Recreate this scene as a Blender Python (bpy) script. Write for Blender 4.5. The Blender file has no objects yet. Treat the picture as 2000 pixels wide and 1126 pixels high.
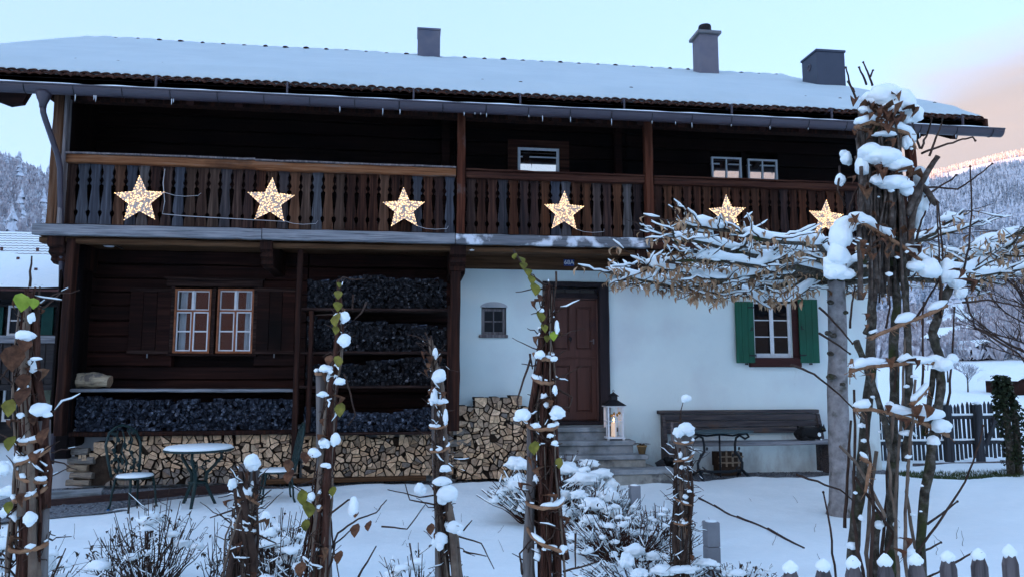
import bpy, math, random
from mathutils import Vector, Matrix, noise as MN
R = math.radians
rnd = random.Random(7)
sc = bpy.context.scene
# ---------------------------------------------------------------- camera, sky, sun, exposure
CH = 1.65; F = 1450.0; YAW = R(7.5); PITCH = math.atan(164 / F)
cam = bpy.data.cameras.new('camera'); camo = bpy.data.objects.new('camera', cam); sc.collection.objects.link(camo)
cam.sensor_width = 36; cam.lens = 36 * F / 2000; cam.clip_start = .05; cam.clip_end = 20000
camo.location = (0, 0, CH); camo.rotation_euler = (R(90) + PITCH, 0, -YAW); sc.camera = camo

SUN_EL, SUN_AZ = R(2.6), R(232)          # azimuth clockwise from +Y (behind and left of the camera)
sunv = Vector((math.sin(SUN_AZ) * math.cos(SUN_EL), math.cos(SUN_AZ) * math.cos(SUN_EL), math.sin(SUN_EL)))
w = bpy.data.worlds.new('World'); sc.world = w; w.use_nodes = True
nt = w.node_tree; nt.nodes.clear(); L = nt.links.new
def N(t, **k):
    n = nt.nodes.new(t)
    for a, b in k.items(): setattr(n, a, b)
    return n
sky = N('ShaderNodeTexSky', sky_type='NISHITA'); sky.sun_disc = False
sky.sun_elevation = R(7); sky.sun_rotation = SUN_AZ; sky.air_density = 1.0; sky.dust_density = 2.0; sky.ozone_density = 2.2; sky.altitude = 900
bg = N('ShaderNodeBackground'); out = N('ShaderNodeOutputWorld')
tint = N('ShaderNodeMix', data_type='RGBA', blend_type='MULTIPLY'); tint.inputs[0].default_value = 1
tint.inputs[7].default_value = (1.05, .84, .74, 1)
L(sky.outputs[0], tint.inputs[6])
veil = N('ShaderNodeMix', data_type='RGBA'); veil.inputs[0].default_value = .72; veil.inputs[7].default_value = (.64, .98, 1.60, 1); L(tint.outputs[2], veil.inputs[6])   # thin high haze evens the clear sky
tc = N('ShaderNodeTexCoord'); sep = N('ShaderNodeSeparateXYZ'); L(tc.outputs['Generated'], sep.inputs[0])
# bank of pink evening cloud over the valley to the right
cn = N('ShaderNodeTexNoise'); cn.inputs['Scale'].default_value = 2.2; cn.inputs['Detail'].default_value = 5; cn.inputs['Roughness'].default_value = .5
cm = N('ShaderNodeMapping'); cm.inputs['Scale'].default_value = (1, 1, 4.5); L(tc.outputs['Generated'], cm.inputs[0]); L(cm.outputs[0], cn.inputs[0])
dot = N('ShaderNodeVectorMath', operation='DOT_PRODUCT'); dot.inputs[1].default_value = (0.4227, 0.0580, -0.9044); L(tc.outputs['Generated'], dot.inputs[0])
e2 = N('ShaderNodeMath', operation='MULTIPLY_ADD'); e2.inputs[1].default_value = .16; L(cn.outputs[0], e2.inputs[0]); L(dot.outputs['Value'], e2.inputs[2])
e3 = N('ShaderNodeMath', operation='SUBTRACT'); L(e2.outputs[0], e3.inputs[0]); e3.inputs[1].default_value = .028
cr = N('ShaderNodeMapRange', interpolation_type='SMOOTHSTEP'); cr.inputs['From Min'].default_value = 0.0; cr.inputs['From Max'].default_value = .075; L(e3.outputs[0], cr.inputs['Value'])
up = N('ShaderNodeMapRange'); up.inputs['From Min'].default_value = .38; up.inputs['From Max'].default_value = .85; up.inputs['To Min'].default_value = 1.0; up.inputs['To Max'].default_value = .25; L(sep.outputs['Z'], up.inputs['Value'])
cf = N('ShaderNodeMath', operation='MULTIPLY'); L(cr.outputs[0], cf.inputs[0]); L(up.outputs[0], cf.inputs[1])
ccol = N('ShaderNodeMix', data_type='RGBA'); ccol.inputs[6].default_value = (.82, .72, .72, 1); ccol.inputs[7].default_value = (1.02, .80, .71, 1)
c2 = N('ShaderNodeMapRange'); c2.inputs['From Min'].default_value = .38; c2.inputs['From Max'].default_value = .6; L(cn.outputs[0], c2.inputs['Value']); L(c2.outputs[0], ccol.inputs[0])
cmix = N('ShaderNodeMix', data_type='RGBA'); L(cf.outputs[0], cmix.inputs[0]); L(veil.outputs[2], cmix.inputs[6]); L(ccol.outputs[2], cmix.inputs[7])
L(cmix.outputs[2], bg.inputs[0]); bg.inputs[1].default_value = .12; L(bg.outputs[0], out.inputs[0])

sl = bpy.data.lights.new('sun', 'SUN'); sl.energy = 2.0; sl.angle = R(.5); sl.color = (1, .38, .10)
so = bpy.data.objects.new('sun', sl); sc.collection.objects.link(so); so.rotation_euler = sunv.to_track_quat('Z', 'Y').to_euler(); so.location = (0, 0, 30)
sc.view_settings.view_transform = 'Standard'; sc.view_settings.look = 'None'; sc.view_settings.gamma = 1; sc.view_settings.use_curve_mapping = False
sc.view_settings.exposure = 2.97
sc.cycles.max_bounces = 6; sc.cycles.diffuse_bounces = 3; sc.cycles.transparent_max_bounces = 12

# ---------------------------------------------------------------- helpers
def ray(px, py):
    x = (px - 1000) / F; u = -(py - 563) / F; c, s = math.cos(PITCH), math.sin(PITCH)
    X, Y, Z = x, c - u * s, s + u * c
    return Vector((X * math.cos(YAW) + Y * math.sin(YAW), -X * math.sin(YAW) + Y * math.cos(YAW), Z))
def at(px, py, Y):                       # survey: photo point -> metres, on the vertical plane at depth Y
    d = ray(px, py); t = Y / d.y; return Vector((t * d.x, Y, CH + t * d.z))
def atz(px, py, z=0.0):                  # same, on the level z
    d = ray(px, py); t = (z - CH) / d.z; return Vector((t * d.x, t * d.y, z))
def ss(a, b, x):
    t = max(0, min(1, (x - a) / (b - a))); return t * t * (3 - 2 * t)
def lerp(a, b, t): return a + (b - a) * t
def pw(x, pts):
    if x <= pts[0][0]: return pts[0][1]
    for (a, b), (c, d) in zip(pts, pts[1:]):
        if x <= c: return b + (d - b) * (x - a) / (c - a)
    return pts[-1][1]
def nz(p, s=1.0): return MN.noise(Vector(p) * s)
C = sc.collection
def tag(o, label=None, cat=None, group=None, kind=None):
    if label: o['label'] = label
    if cat: o['category'] = cat
    if group: o['group'] = group
    if kind: o['kind'] = kind
    return o
def worldloc(o):
    v = Vector((0, 0, 0))
    while o is not None: v = v + o.location if o.parent is None else v; o = o.parent
    return v
def attach(o, parent):                   # all children are modelled in world metres; parents carry no rotation
    if parent is None: return
    o.parent = parent
    W = Vector((0, 0, 0)); q = parent
    M = parent_matrix(parent); o.matrix_parent_inverse = M.inverted()
def parent_matrix(o):
    M = Matrix.Translation(o.location)
    if o.parent: M = parent_matrix(o.parent) @ o.matrix_parent_inverse @ M
    return M
def thing(name, label, cat, loc, group=None):
    o = bpy.data.objects.new(name, None); C.objects.link(o); o.location = loc; o.empty_display_size = .2
    return tag(o, label, cat, group)
def inst(name, me, parent, loc, rot=(0, 0, 0), scl=(1, 1, 1)):
    o = bpy.data.objects.new(name, me); C.objects.link(o)
    attach(o, parent); o.location = loc; o.rotation_euler = rot; o.scale = scl
    return o

class MB:
    def __init__(s): s.v = []; s.f = []; s.m = []; s.sm = []
    def add(s, vs, fs, mi=0, smooth=False):
        b = len(s.v); s.v += [tuple(p) for p in vs]
        for f in fs: s.f.append(tuple(i + b for i in f)); s.m.append(mi); s.sm.append(smooth)
    def box(s, a, b, mi=0, ch=0.0, rot=None, piv=None):
        x0, y0, z0 = [min(a[i], b[i]) for i in range(3)]; x1, y1, z1 = [max(a[i], b[i]) for i in range(3)]
        if ch <= 0:
            vs = [(x, y, z) for z in (z0, z1) for y in (y0, y1) for x in (x0, x1)]
            fs = [(0, 2, 3, 1), (4, 5, 7, 6), (0, 1, 5, 4), (2, 6, 7, 3), (0, 4, 6, 2), (1, 3, 7, 5)]
        else:
            c = min(ch, (x1 - x0) * .45, (y1 - y0) * .45, (z1 - z0) * .45); vs = []; idx = {}
            for sx in (0, 1):
                for sy in (0, 1):
                    for sz in (0, 1):
                        X = (x0, x1)[sx]; Y = (y0, y1)[sy]; Z = (z0, z1)[sz]; dx = c * (1 - 2 * sx); dy = c * (1 - 2 * sy); dz = c * (1 - 2 * sz)
                        for k, p in enumerate(((X, Y + dy, Z + dz), (X + dx, Y, Z + dz), (X + dx, Y + dy, Z))):
                            idx[(sx, sy, sz, k)] = len(vs); vs.append(p)
            fs = []
            def q(l): fs.append(tuple(idx[i] for i in l))
            for t in (0, 1):
                q([(t, 0, 0, 0), (t, 1, 0, 0), (t, 1, 1, 0), (t, 0, 1, 0)]); q([(0, t, 0, 1), (1, t, 0, 1), (1, t, 1, 1), (0, t, 1, 1)]); q([(0, 0, t, 2), (1, 0, t, 2), (1, 1, t, 2), (0, 1, t, 2)])
            for a1 in (0, 1):
                for a2 in (0, 1):
                    q([(a1, a2, 0, 0), (a1, a2, 1, 0), (a1, a2, 1, 1), (a1, a2, 0, 1)])
                    q([(a1, 0, a2, 0), (a1, 1, a2, 0), (a1, 1, a2, 2), (a1, 0, a2, 2)])
                    q([(0, a1, a2, 1), (1, a1, a2, 1), (1, a1, a2, 2), (0, a1, a2, 2)])
                    for a3 in (0, 1): q([(a1, a2, a3, 0), (a1, a2, a3, 1), (a1, a2, a3, 2)])
        if rot is not None:
            p0 = Vector(piv if piv is not None else ((x0 + x1) / 2, (y0 + y1) / 2, (z0 + z1) / 2))
            vs = [p0 + rot @ (Vector(v) - p0) for v in vs]
        s.add(vs, fs, mi)
    def prism(s, poly, y0, y1, mi=0, mside=None):      # polygon in (x,z), extruded along y
        n = len(poly); vs = [(x, y0, z) for x, z in poly] + [(x, y1, z) for x, z in poly]
        s.add(vs, [tuple(range(n)), tuple(range(2 * n - 1, n - 1, -1))], mi)
        b = len(s.v) - 2 * n
        for i in range(n):
            j = (i + 1) % n; s.f.append((b + i, b + n + i, b + n + j, b + j)); s.m.append(mi if mside is None else mside); s.sm.append(False)
    def prismx(s, poly, x0, x1, mi=0):                 # polygon in (y,z), extruded along x
        n = len(poly); vs = [(x0, y, z) for y, z in poly] + [(x1, y, z) for y, z in poly]
        fs = [tuple(range(n)), tuple(range(2 * n - 1, n - 1, -1))] + [(i, n + i, n + (i + 1) % n, (i + 1) % n) for i in range(n)]
        s.add(vs, fs, mi)
    def timber(s, p0, p1, wd, ht, mi=0, seg=8, jit=.004, seed=0, ch=.012):   # hewn beam with uneven edges
        p0, p1 = Vector(p0), Vector(p1); d = (p1 - p0).normalized(); upv = Vector((0, 0, 1)) if abs(d.z) < .9 else Vector((0, 1, 0))
        a = d.cross(upv).normalized(); b = a.cross(d).normalized(); rr = random.Random(seed); vs = []; fs = []
        hw, hh = wd / 2, ht / 2; c = min(ch, hw * .5, hh * .5)
        sec = [(-hw, -hh + c), (-hw + c, -hh), (hw - c, -hh), (hw, -hh + c), (hw, hh - c), (hw - c, hh), (-hw + c, hh), (-hw, hh - c)]
        for i in range(seg + 1):
            o = p0.lerp(p1, i / seg); ja, jb = rr.uniform(-jit, jit), rr.uniform(-jit, jit)
            for (u, v) in sec: vs.append(o + a * (u + ja + rr.uniform(-jit, jit) * .5) + b * (v + jb + rr.uniform(-jit, jit) * .5))
        for i in range(seg):
            for k in range(8): fs.append((i * 8 + k, i * 8 + (k + 1) % 8, (i + 1) * 8 + (k + 1) % 8, (i + 1) * 8 + k))
        fs.append(tuple(range(7, -1, -1))); fs.append(tuple(seg * 8 + k for k in range(8)))
        s.add(vs, fs, mi)
    def tube(s, pts, rad, n=6, mi=0, smooth=True, fl=(1, 1), cap=True):
        pts = [Vector(p) for p in pts]; m = len(pts); vs = []; fs = []
        if not isinstance(rad, (list, tuple)): rad = [rad] * m
        pa = None
        for i, p in enumerate(pts):
            d = (pts[min(i + 1, m - 1)] - pts[max(i - 1, 0)])
            if d.length < 1e-9: d = Vector((0, 0, 1))
            d.normalize()
            if pa is None:
                upv = Vector((0, 0, 1)) if abs(d.z) < .8 else Vector((0, 1, 0)); pa = d.cross(upv).normalized()
            a = (pa - d * pa.dot(d)); a = a.normalized() if a.length > 1e-6 else d.orthogonal().normalized(); pa = a; b = a.cross(d)
            for k in range(n):
                t = 2 * math.pi * k / n; vs.append(p + a * math.cos(t) * rad[i] * fl[0] + b * math.sin(t) * rad[i] * fl[1])
        for i in range(m - 1):
            for k in range(n): fs.append((i * n + k, i * n + (k + 1) % n, (i + 1) * n + (k + 1) % n, (i + 1) * n + k))
        if cap: fs.append(tuple(range(n - 1, -1, -1))); fs.append(tuple((m - 1) * n + k for k in range(n)))
        s.add(vs, fs, mi, smooth)
    def lathe(s, c, prof, n=16, mi=0, smooth=True):
        vs = []; fs = []
        for r, z in prof:
            for k in range(n): t = 2 * math.pi * k / n; vs.append((c[0] + r * math.cos(t), c[1] + r * math.sin(t), c[2] + z))
        for i in range(len(prof) - 1):
            for k in range(n): fs.append((i * n + k, i * n + (k + 1) % n, (i + 1) * n + (k + 1) % n, (i + 1) * n + k))
        fs.append(tuple(range(n - 1, -1, -1))); fs.append(tuple((len(prof) - 1) * n + k for k in range(n)))
        s.add(vs, fs, mi, smooth)
    def blob(s, c, r, seed=0, lump=.25, freq=1.6, sub=2, flat=.0, mi=0):   # irregular rounded lump; flat>0 flattens the underside
        vs0, fs0 = ICO[sub]; o = Vector((seed * 3.17 + 5, seed * 1.31, seed * .77)); vs = []; c = Vector(c)
        for v in vs0:
            k = 1 + lump * MN.noise(v * freq + o) + lump * .45 * MN.noise(v * freq * 2.7 + o)
            if sub >= 3: k += .08 * MN.noise(v * 6 + o) + .045 * MN.noise(v * 12 + o)
            if flat and v.z < .25: k += .30 * MN.noise(v * 4.5 + o) * min(1, .25 - v.z + .3)
            z = v.z * k
            if flat and z < 0: z *= (1 - flat)
            vs.append((c.x + v.x * k * r[0], c.y + v.y * k * r[1], c.z + z * r[2]))
        s.add(vs, fs0, mi, True)
    def mesh(s, name, mats):
        me = bpy.data.meshes.new(name); me.from_pydata(s.v, [], s.f)
        for m in (mats if isinstance(mats, (list, tuple)) else [mats]): me.materials.append(m)
        me.polygons.foreach_set('material_index', s.m); me.polygons.foreach_set('use_smooth', s.sm)
        me.update(); return me
    def build(s, name, mats, parent=None, kind=None, loc=None):
        o = bpy.data.objects.new(name, s.mesh(name, mats)); C.objects.link(o)
        if loc is not None: o.location = loc
        if parent is not None: attach(o, parent)
        if loc is not None and parent is not None: o.location = loc
        if kind: o['kind'] = kind
        return o
ICO = {}
import bmesh
for k_ in (1, 2, 3, 4):
    b_ = bmesh.new(); bmesh.ops.create_icosphere(b_, subdivisions=k_, radius=1)
    ICO[k_] = ([v.co.copy() for v in b_.verts], [tuple(v.index for v in f.verts) for f in b_.faces]); b_.free()

# ---------------------------------------------------------------- materials
def mat(name, cols, nscale=4, stretch=(1, 1, 1), detail=6, rough=.85, bump=.3, bdist=.01, spec=.25, rand=None, rmix=.6, metal=0, lo=.3, hi=.7,
        second=None, emit=None, sub=0):
    """cols: ramp of colours along a stretched noise in metres; rand: ramp picked by each object's own random number; second: (colour, scale, lo, hi) patches"""
    m = bpy.data.materials.new(name); m.use_nodes = True; t = m.node_tree; n = t.nodes; l = t.links.new
    p = n['Principled BSDF']; p.inputs['Roughness'].default_value = rough; p.inputs['Specular IOR Level'].default_value = spec; p.inputs['Metallic'].default_value = metal
    g = n.new('ShaderNodeNewGeometry'); oi = n.new('ShaderNodeObjectInfo')
    ofs = n.new('ShaderNodeVectorMath'); ofs.operation = 'MULTIPLY_ADD'; ofs.inputs[1].default_value = (7, 13, 5); 
    cx = n.new('ShaderNodeCombineXYZ')
    for i in range(3): l(oi.outputs['Random'], cx.inputs[i])
    l(cx.outputs[0], ofs.inputs[0]); l(g.outputs['Position'], ofs.inputs[2])
    mp = n.new('ShaderNodeMapping'); mp.inputs['Scale'].default_value = stretch; l((ofs if rand else g).outputs[0], mp.inputs[0])
    no = n.new('ShaderNodeTexNoise'); no.inputs['Scale'].default_value = nscale; no.inputs['Detail'].default_value = detail; no.inputs['Roughness'].default_value = .62; l(mp.outputs[0], no.inputs['Vector'])
    def ramp(cs, a, b):
        r = n.new('ShaderNodeValToRGB'); e = r.color_ramp.elements
        while len(e) < len(cs): e.new(.5)
        for i, cc in enumerate(cs): e[i].position = a + (b - a) * (i / max(1, len(cs) - 1)); e[i].color = (*cc, 1)
        return r
    r1 = ramp(cols, lo, hi); l(no.outputs[0], r1.inputs[0]); col = r1.outputs[0]
    if rand:
        r2 = ramp(rand, 0, 1); l(oi.outputs['Random'], r2.inputs[0])
        mx = n.new('ShaderNodeMix'); mx.data_type = 'RGBA'; mx.inputs[0].default_value = rmix; l(col, mx.inputs[6]); l(r2.outputs[0], mx.inputs[7]); 
        m2 = n.new('ShaderNodeMix'); m2.data_type = 'RGBA'; m2.blend_type = 'MULTIPLY'; m2.inputs[0].default_value = .7
        r3 = ramp([(.35, .35, .35), (1.25, 1.25, 1.25)], lo, hi); l(no.outputs[0], r3.inputs[0]); l(mx.outputs[2], m2.inputs[6]); l(r3.outputs[0], m2.inputs[7]); col = m2.outputs[2]
    if second:
        n2 = n.new('ShaderNodeTexNoise'); n2.inputs['Scale'].default_value = second[1]; n2.inputs['Detail'].default_value = 5; l(g.outputs['Position'], n2.inputs['Vector'])
        mr = n.new('ShaderNodeMapRange'); mr.inputs['From Min'].default_value = second[2]; mr.inputs['From Max'].default_value = second[3]; l(n2.outputs[0], mr.inputs['Value'])
        mx2 = n.new('ShaderNodeMix'); mx2.data_type = 'RGBA'; l(mr.outputs[0], mx2.inputs[0]); l(col, mx2.inputs[6]); mx2.inputs[7].default_value = (*second[0], 1); col = mx2.outputs[2]
    l(col, p.inputs['Base Color'])
    if bump:
        bn = n.new('ShaderNodeBump'); bn.inputs['Strength'].default_value = bump; bn.inputs['Distance'].default_value = bdist; l(no.outputs[0], bn.inputs['Height']); l(bn.outputs[0], p.inputs['Normal'])
    if emit: p.inputs['Emission Color'].default_value = (*emit[0], 1); p.inputs['Emission Strength'].default_value = emit[1]
    if sub: p.inputs['Subsurface Weight'].default_value = sub; p.inputs['Subsurface Radius'].default_value = (.03, .04, .06)
    return m
def frost(name, dark, snow, lo=.0, hi=.55, ns=.8, amt=.5):      # snow caught on what faces up
    m = mat(name, [dark, tuple(c * 1.7 for c in dark)], nscale=ns * 3, bump=0)
    t = m.node_tree; n = t.nodes; l = t.links.new; p = n['Principled BSDF']; src = p.inputs['Base Color'].links[0].from_socket
    g = n.new('ShaderNodeNewGeometry'); s = n.new('ShaderNodeSeparateXYZ'); l(g.outputs['Normal'], s.inputs[0])
    no = n.new('ShaderNodeTexNoise'); no.inputs['Scale'].default_value = ns; no.inputs['Detail'].default_value = 6; no.inputs['Roughness'].default_value = .75; l(g.outputs['Position'], no.inputs['Vector'])
    a = n.new('ShaderNodeMath'); a.operation = 'MULTIPLY_ADD'; a.inputs[1].default_value = amt * 3; a.inputs[2].default_value = -amt * 1.5; l(no.outputs[0], a.inputs[0])
    b = n.new('ShaderNodeMath'); b.operation = 'ADD'; l(a.outputs[0], b.inputs[0]); l(s.outputs['Z'], b.inputs[1])
    r = n.new('ShaderNodeMapRange'); r.inputs['From Min'].default_value = lo; r.inputs['From Max'].default_value = hi; l(b.outputs[0], r.inputs['Value'])
    x = n.new('ShaderNodeMix'); x.data_type = 'RGBA'; l(r.outputs[0], x.inputs[0]); l(src, x.inputs[6]); x.inputs[7].default_value = (*snow, 1); l(x.outputs[2], p.inputs['Base Color'])
    return m
def glassmat(name, col, refl, trans=0.0, rough=.02):
    m = bpy.data.materials.new(name); m.use_nodes = True; t = m.node_tree; n = t.nodes; n.clear(); l = t.links.new
    o = n.new('ShaderNodeOutputMaterial'); gl = n.new('ShaderNodeBsdfGlossy'); gl.inputs['Roughness'].default_value = rough
    if trans: d = n.new('ShaderNodeBsdfTransparent'); d.inputs[0].default_value = (trans, trans, trans, 1)
    else: d = n.new('ShaderNodeBsdfDiffuse'); d.inputs[0].default_value = (*col, 1)
    x = n.new('ShaderNodeMixShader'); x.inputs[0].default_value = refl; l(d.outputs[0], x.inputs[1]); l(gl.outputs[0], x.inputs[2]); l(x.outputs[0], o.inputs[0])
    return m

SX = (.35, 6, 9); SZ = (9, 6, .35); SY = (9, .35, 9)
M = {}
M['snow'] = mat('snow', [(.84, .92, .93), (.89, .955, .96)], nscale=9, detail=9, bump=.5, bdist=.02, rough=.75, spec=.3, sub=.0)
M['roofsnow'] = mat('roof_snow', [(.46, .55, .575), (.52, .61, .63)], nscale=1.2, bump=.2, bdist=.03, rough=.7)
M['logwall'] = mat('brown_black_wall_timber', [(0.0074, 0.0037, 0.0031), (0.0279, 0.0099, 0.0068), (0.0558, 0.0198, 0.0124)], stretch=SX, nscale=3, rough=.8, rand=[(0.0074, 0.0037, 0.0031), (0.0341, 0.0105, 0.0074), (0.0124, 0.0056, 0.0050), (0.0248, 0.0087, 0.0068)], second=((0.0037, 0.0031, 0.0031), .9, .5, .75), spec=0.12)
M['blackwall'] = mat('near_black_wall_timber', [(0.0044, 0.0022, 0.0022), (0.0165, 0.0072, 0.0055)], stretch=SX, nscale=3, rand=[(0.0033, 0.0022, 0.0022), (0.0165, 0.0066, 0.0050), (0.0066, 0.0039, 0.0033)], second=((0.0017, 0.0017, 0.0022), .8, .45, .7), spec=0.12)  # near-black tone for upper wall, left side wall and end boards
M['grey'] = mat('weathered_grey_beam', [(.07, .075, .085), (.20, .21, .23), (.30, .30, .31)], stretch=SX, nscale=5, bump=.6, bdist=.01)
M['frostbeam'] = mat('grey_beam_with_rime', [(.07, .075, .085), (.20, .21, .23)], stretch=SX, nscale=5, bump=.6, second=((.62, .66, .72), 5, .5, .62))
M['tan'] = mat('tan_soffit_board', [(0.0385, 0.0176, 0.0088), (0.0935, 0.0468, 0.0231), (0.1430, 0.0770, 0.0413)], stretch=SX, nscale=4, bump=.4, spec=0.12)
M['railtan'] = mat('orange_brown_hand_rail', [(0.0350, 0.0154, 0.0084), (0.1540, 0.0595, 0.0245), (0.2380, 0.1050, 0.0490), (0.1540, 0.1400, 0.1330)], stretch=SX, nscale=3.2, bump=.5, second=((0.0280, 0.0126, 0.0084), 1.1, .5, .62), spec=0.12)
M['raildark'] = mat('dark_hand_rail', [(0.0124, 0.0062, 0.0050), (0.0496, 0.0186, 0.0124), (0.0868, 0.0372, 0.0217)], stretch=SX, nscale=3.2, bump=.5, spec=0.12)
M['board'] = mat('weathered_baluster_wood', [(0.0102, 0.0076, 0.0068), (0.0595, 0.0340, 0.0238), (0.1700, 0.1105, 0.0765)], stretch=SZ, nscale=3.4, bump=.5, rand=[(0.0298, 0.0340, 0.0442), (0.0425, 0.0467, 0.0578), (0.0595, 0.0340, 0.0238), (0.0255, 0.0136, 0.0102), (0.1360, 0.0595, 0.0298), (0.0765, 0.0527, 0.0408), (0.0382, 0.0170, 0.0119), (0.0510, 0.0553, 0.0680)], rmix=.72, lo=.35, hi=.68, spec=0.12)
M['boardg'] = mat('blue_grey_baluster_wood', [(0.0160, 0.0176, 0.0240), (0.0560, 0.0600, 0.0720), (0.1280, 0.1280, 0.1440)], stretch=SZ, nscale=3.4, bump=.5, rand=[(0.0400, 0.0464, 0.0640), (0.0600, 0.0640, 0.0800), (0.0280, 0.0320, 0.0440), (0.0720, 0.0720, 0.0800), (0.0960, 0.0800, 0.0720)], rmix=.72, lo=.35, hi=.68, spec=0.12)
M['boardb'] = mat('brown_baluster_wood', [(0.0076, 0.0046, 0.0038), (0.0456, 0.0182, 0.0106), (0.1140, 0.0456, 0.0228)], stretch=SZ, nscale=3.4, bump=.5, rand=[(0.0380, 0.0137, 0.0084), (0.0190, 0.0091, 0.0076), (0.0760, 0.0266, 0.0129), (0.0228, 0.0228, 0.0274), (0.0342, 0.0129, 0.0084), (0.0912, 0.0380, 0.0190), (0.0152, 0.0076, 0.0061)], rmix=.62, lo=.35, hi=.68, spec=0.12)
M['post'] = mat('red_brown_post', [(0.0124, 0.0062, 0.0050), (0.0744, 0.0217, 0.0112), (0.1240, 0.0496, 0.0279)], stretch=SZ, nscale=3, bump=.5, second=((0.1054, 0.0930, 0.0868), 2.2, .56, .68), spec=0.12)
M['postl'] = mat('tan_brown_corner_post', [(0.0320, 0.0160, 0.0112), (0.1040, 0.0480, 0.0240), (0.1600, 0.0960, 0.0640)], stretch=SZ, nscale=3, bump=.5, second=((0.0800, 0.0720, 0.0800), 1.6, .5, .66), spec=0.12)
M['postgrey'] = mat('grey_weathered_post', [(.05, .045, .05), (.16, .14, .14), (.28, .25, .24)], stretch=SZ, nscale=3, bump=.5)
M['darkpost'] = mat('dark_rack_post', [(0.0048, 0.0030, 0.0030), (0.0210, 0.0090, 0.0066), (0.0600, 0.0210, 0.0120)], stretch=SZ, nscale=3, bump=.4, spec=0.12)
M['darkshelf'] = mat('dark_shelf_board', [(0.0048, 0.0036, 0.0036), (0.0240, 0.0120, 0.0096), (0.0720, 0.0420, 0.0330)], stretch=SX, nscale=4, bump=.4, spec=0.12)
M['plaster'] = mat('white_lime_plaster', [(.68, .785, .775), (.74, .845, .825)], nscale=1.5, bump=.35, bdist=.012, rough=.92, spec=.1, second=((.56, .575, .60), .7, .5, .8))
M['plinth'] = mat('grey_plaster_plinth', [(.36, .38, .40), (.52, .54, .55)], nscale=2, bump=.4, rough=.95, spec=.1, second=((.30, .31, .31), .8, .5, .7))
M['tile'] = mat('clay_roof_tile', [(0.0245, 0.0126, 0.0098), (0.0770, 0.0336, 0.0224)], nscale=20, rand=[(0.0350, 0.0168, 0.0126), (0.0840, 0.0315, 0.0196), (0.0245, 0.0154, 0.0140), (0.0560, 0.0245, 0.0175)], bump=.3, spec=0.12)
M['fascia'] = mat('dark_fascia', [(0.0036, 0.0030, 0.0036), (0.0108, 0.0072, 0.0072)], stretch=SX, nscale=3, spec=0.12)
M['gutter'] = mat('brown_painted_gutter', [(.032, .027, .040), (.055, .046, .062)], stretch=(.6, 3, 3), nscale=2, bump=.1, rough=.42, spec=.5)
M['chim'] = mat('mauve_grey_chimney_sheet', [(0.1275, 0.1275, 0.1575), (0.1800, 0.1650, 0.1875)], nscale=1.8, bump=.1, rough=.55, second=((0.0975, 0.1050, 0.1425), 1.4, .48, .65), spec=0.12)
M['chimdark'] = mat('blue_grey_chimney_sheet', [(.038, .048, .075), (.055, .066, .092)], nscale=1.5, bump=.08, rough=.5)
M['capmetal'] = mat('dull_cap_metal', [(.13, .13, .14), (.2, .2, .2)], nscale=5, rough=.5)
M['black'] = mat('black_metal', [(.008, .008, .010), (.02, .02, .024)], nscale=9, rough=.45, bump=.1)
M['white'] = mat('white_painted_wood', [(.62, .64, .66), (.76, .78, .80)], nscale=14, bump=.15, rough=.6)
M['orange'] = mat('orange_brown_window_wood', [(.16, .05, .02), (.34, .12, .05)], nscale=9, bump=.2, rough=.6)
M['dooor'] = mat('maroon_door_paint', [(0.062, 0.024, 0.018), (0.10, 0.042, 0.031)], stretch=SZ, nscale=3, bump=.2, rough=.55, second=((0.0400, 0.0220, 0.0240), 1.6, .5, .7), spec=0.20)
M['doortrim'] = mat('pale_red_door_bead', [(.12, .06, .05), (.22, .12, .10)], stretch=SZ, nscale=3)
M['doorframe'] = mat('black_brown_door_frame', [(.01, .009, .012), (.03, .02, .022)], stretch=SZ, nscale=3)
M['green'] = mat('green_shutter_paint', [(.006, .072, .042), (.011, .108, .062)], stretch=SZ, nscale=4, bump=.15, rough=.6, second=((.01, .07, .04), 1.3, .5, .7))
M['maroon'] = mat('maroon_sill', [(.035, .012, .012), (.06, .02, .018)], stretch=SX, nscale=4)
M['stone'] = mat('pale_step_stone', [(.16, .18, .20), (.27, .29, .30), (.33, .34, .33)], nscale=6, bump=.4, bdist=.01, rough=.9, second=((.12, .13, .13), 2.5, .52, .66))
M['stonelow'] = mat('rough_riser_stone', [(.20, .20, .18), (.36, .35, .31)], nscale=9, bump=.8, bdist=.015, rough=.95, second=((.09, .09, .09), 4, .52, .62))
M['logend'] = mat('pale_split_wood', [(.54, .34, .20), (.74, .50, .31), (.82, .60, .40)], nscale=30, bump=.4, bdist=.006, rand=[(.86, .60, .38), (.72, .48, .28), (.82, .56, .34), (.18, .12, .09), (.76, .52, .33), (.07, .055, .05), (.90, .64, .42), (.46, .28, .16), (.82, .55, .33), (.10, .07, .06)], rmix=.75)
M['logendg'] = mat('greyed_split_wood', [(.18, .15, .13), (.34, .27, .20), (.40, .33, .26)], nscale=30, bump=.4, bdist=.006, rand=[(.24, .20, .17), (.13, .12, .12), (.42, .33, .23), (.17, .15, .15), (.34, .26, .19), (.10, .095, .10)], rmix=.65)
M['bark'] = mat('firewood_bark', [(0.0240, 0.0162, 0.0120), (0.0720, 0.0480, 0.0330)], nscale=12, bump=.6, spec=0.12)
M['oldwood'] = mat('blackened_old_firewood', [(0.0075, 0.0090, 0.0135), (0.0375, 0.0450, 0.0638), (0.1950, 0.2250, 0.2775)], nscale=16, bump=.5, lo=.36, hi=.70, spec=0.12)  # bluish pale end of the ramp paints glints on the dark wood
M['oldwoodb'] = mat('black_old_firewood', [(.004, .004, .005), (.018, .018, .022), (.20, .20, .21)], nscale=16, bump=.5, lo=.4, hi=.74)  # light end of the ramp is painted glint on black wood
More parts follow.
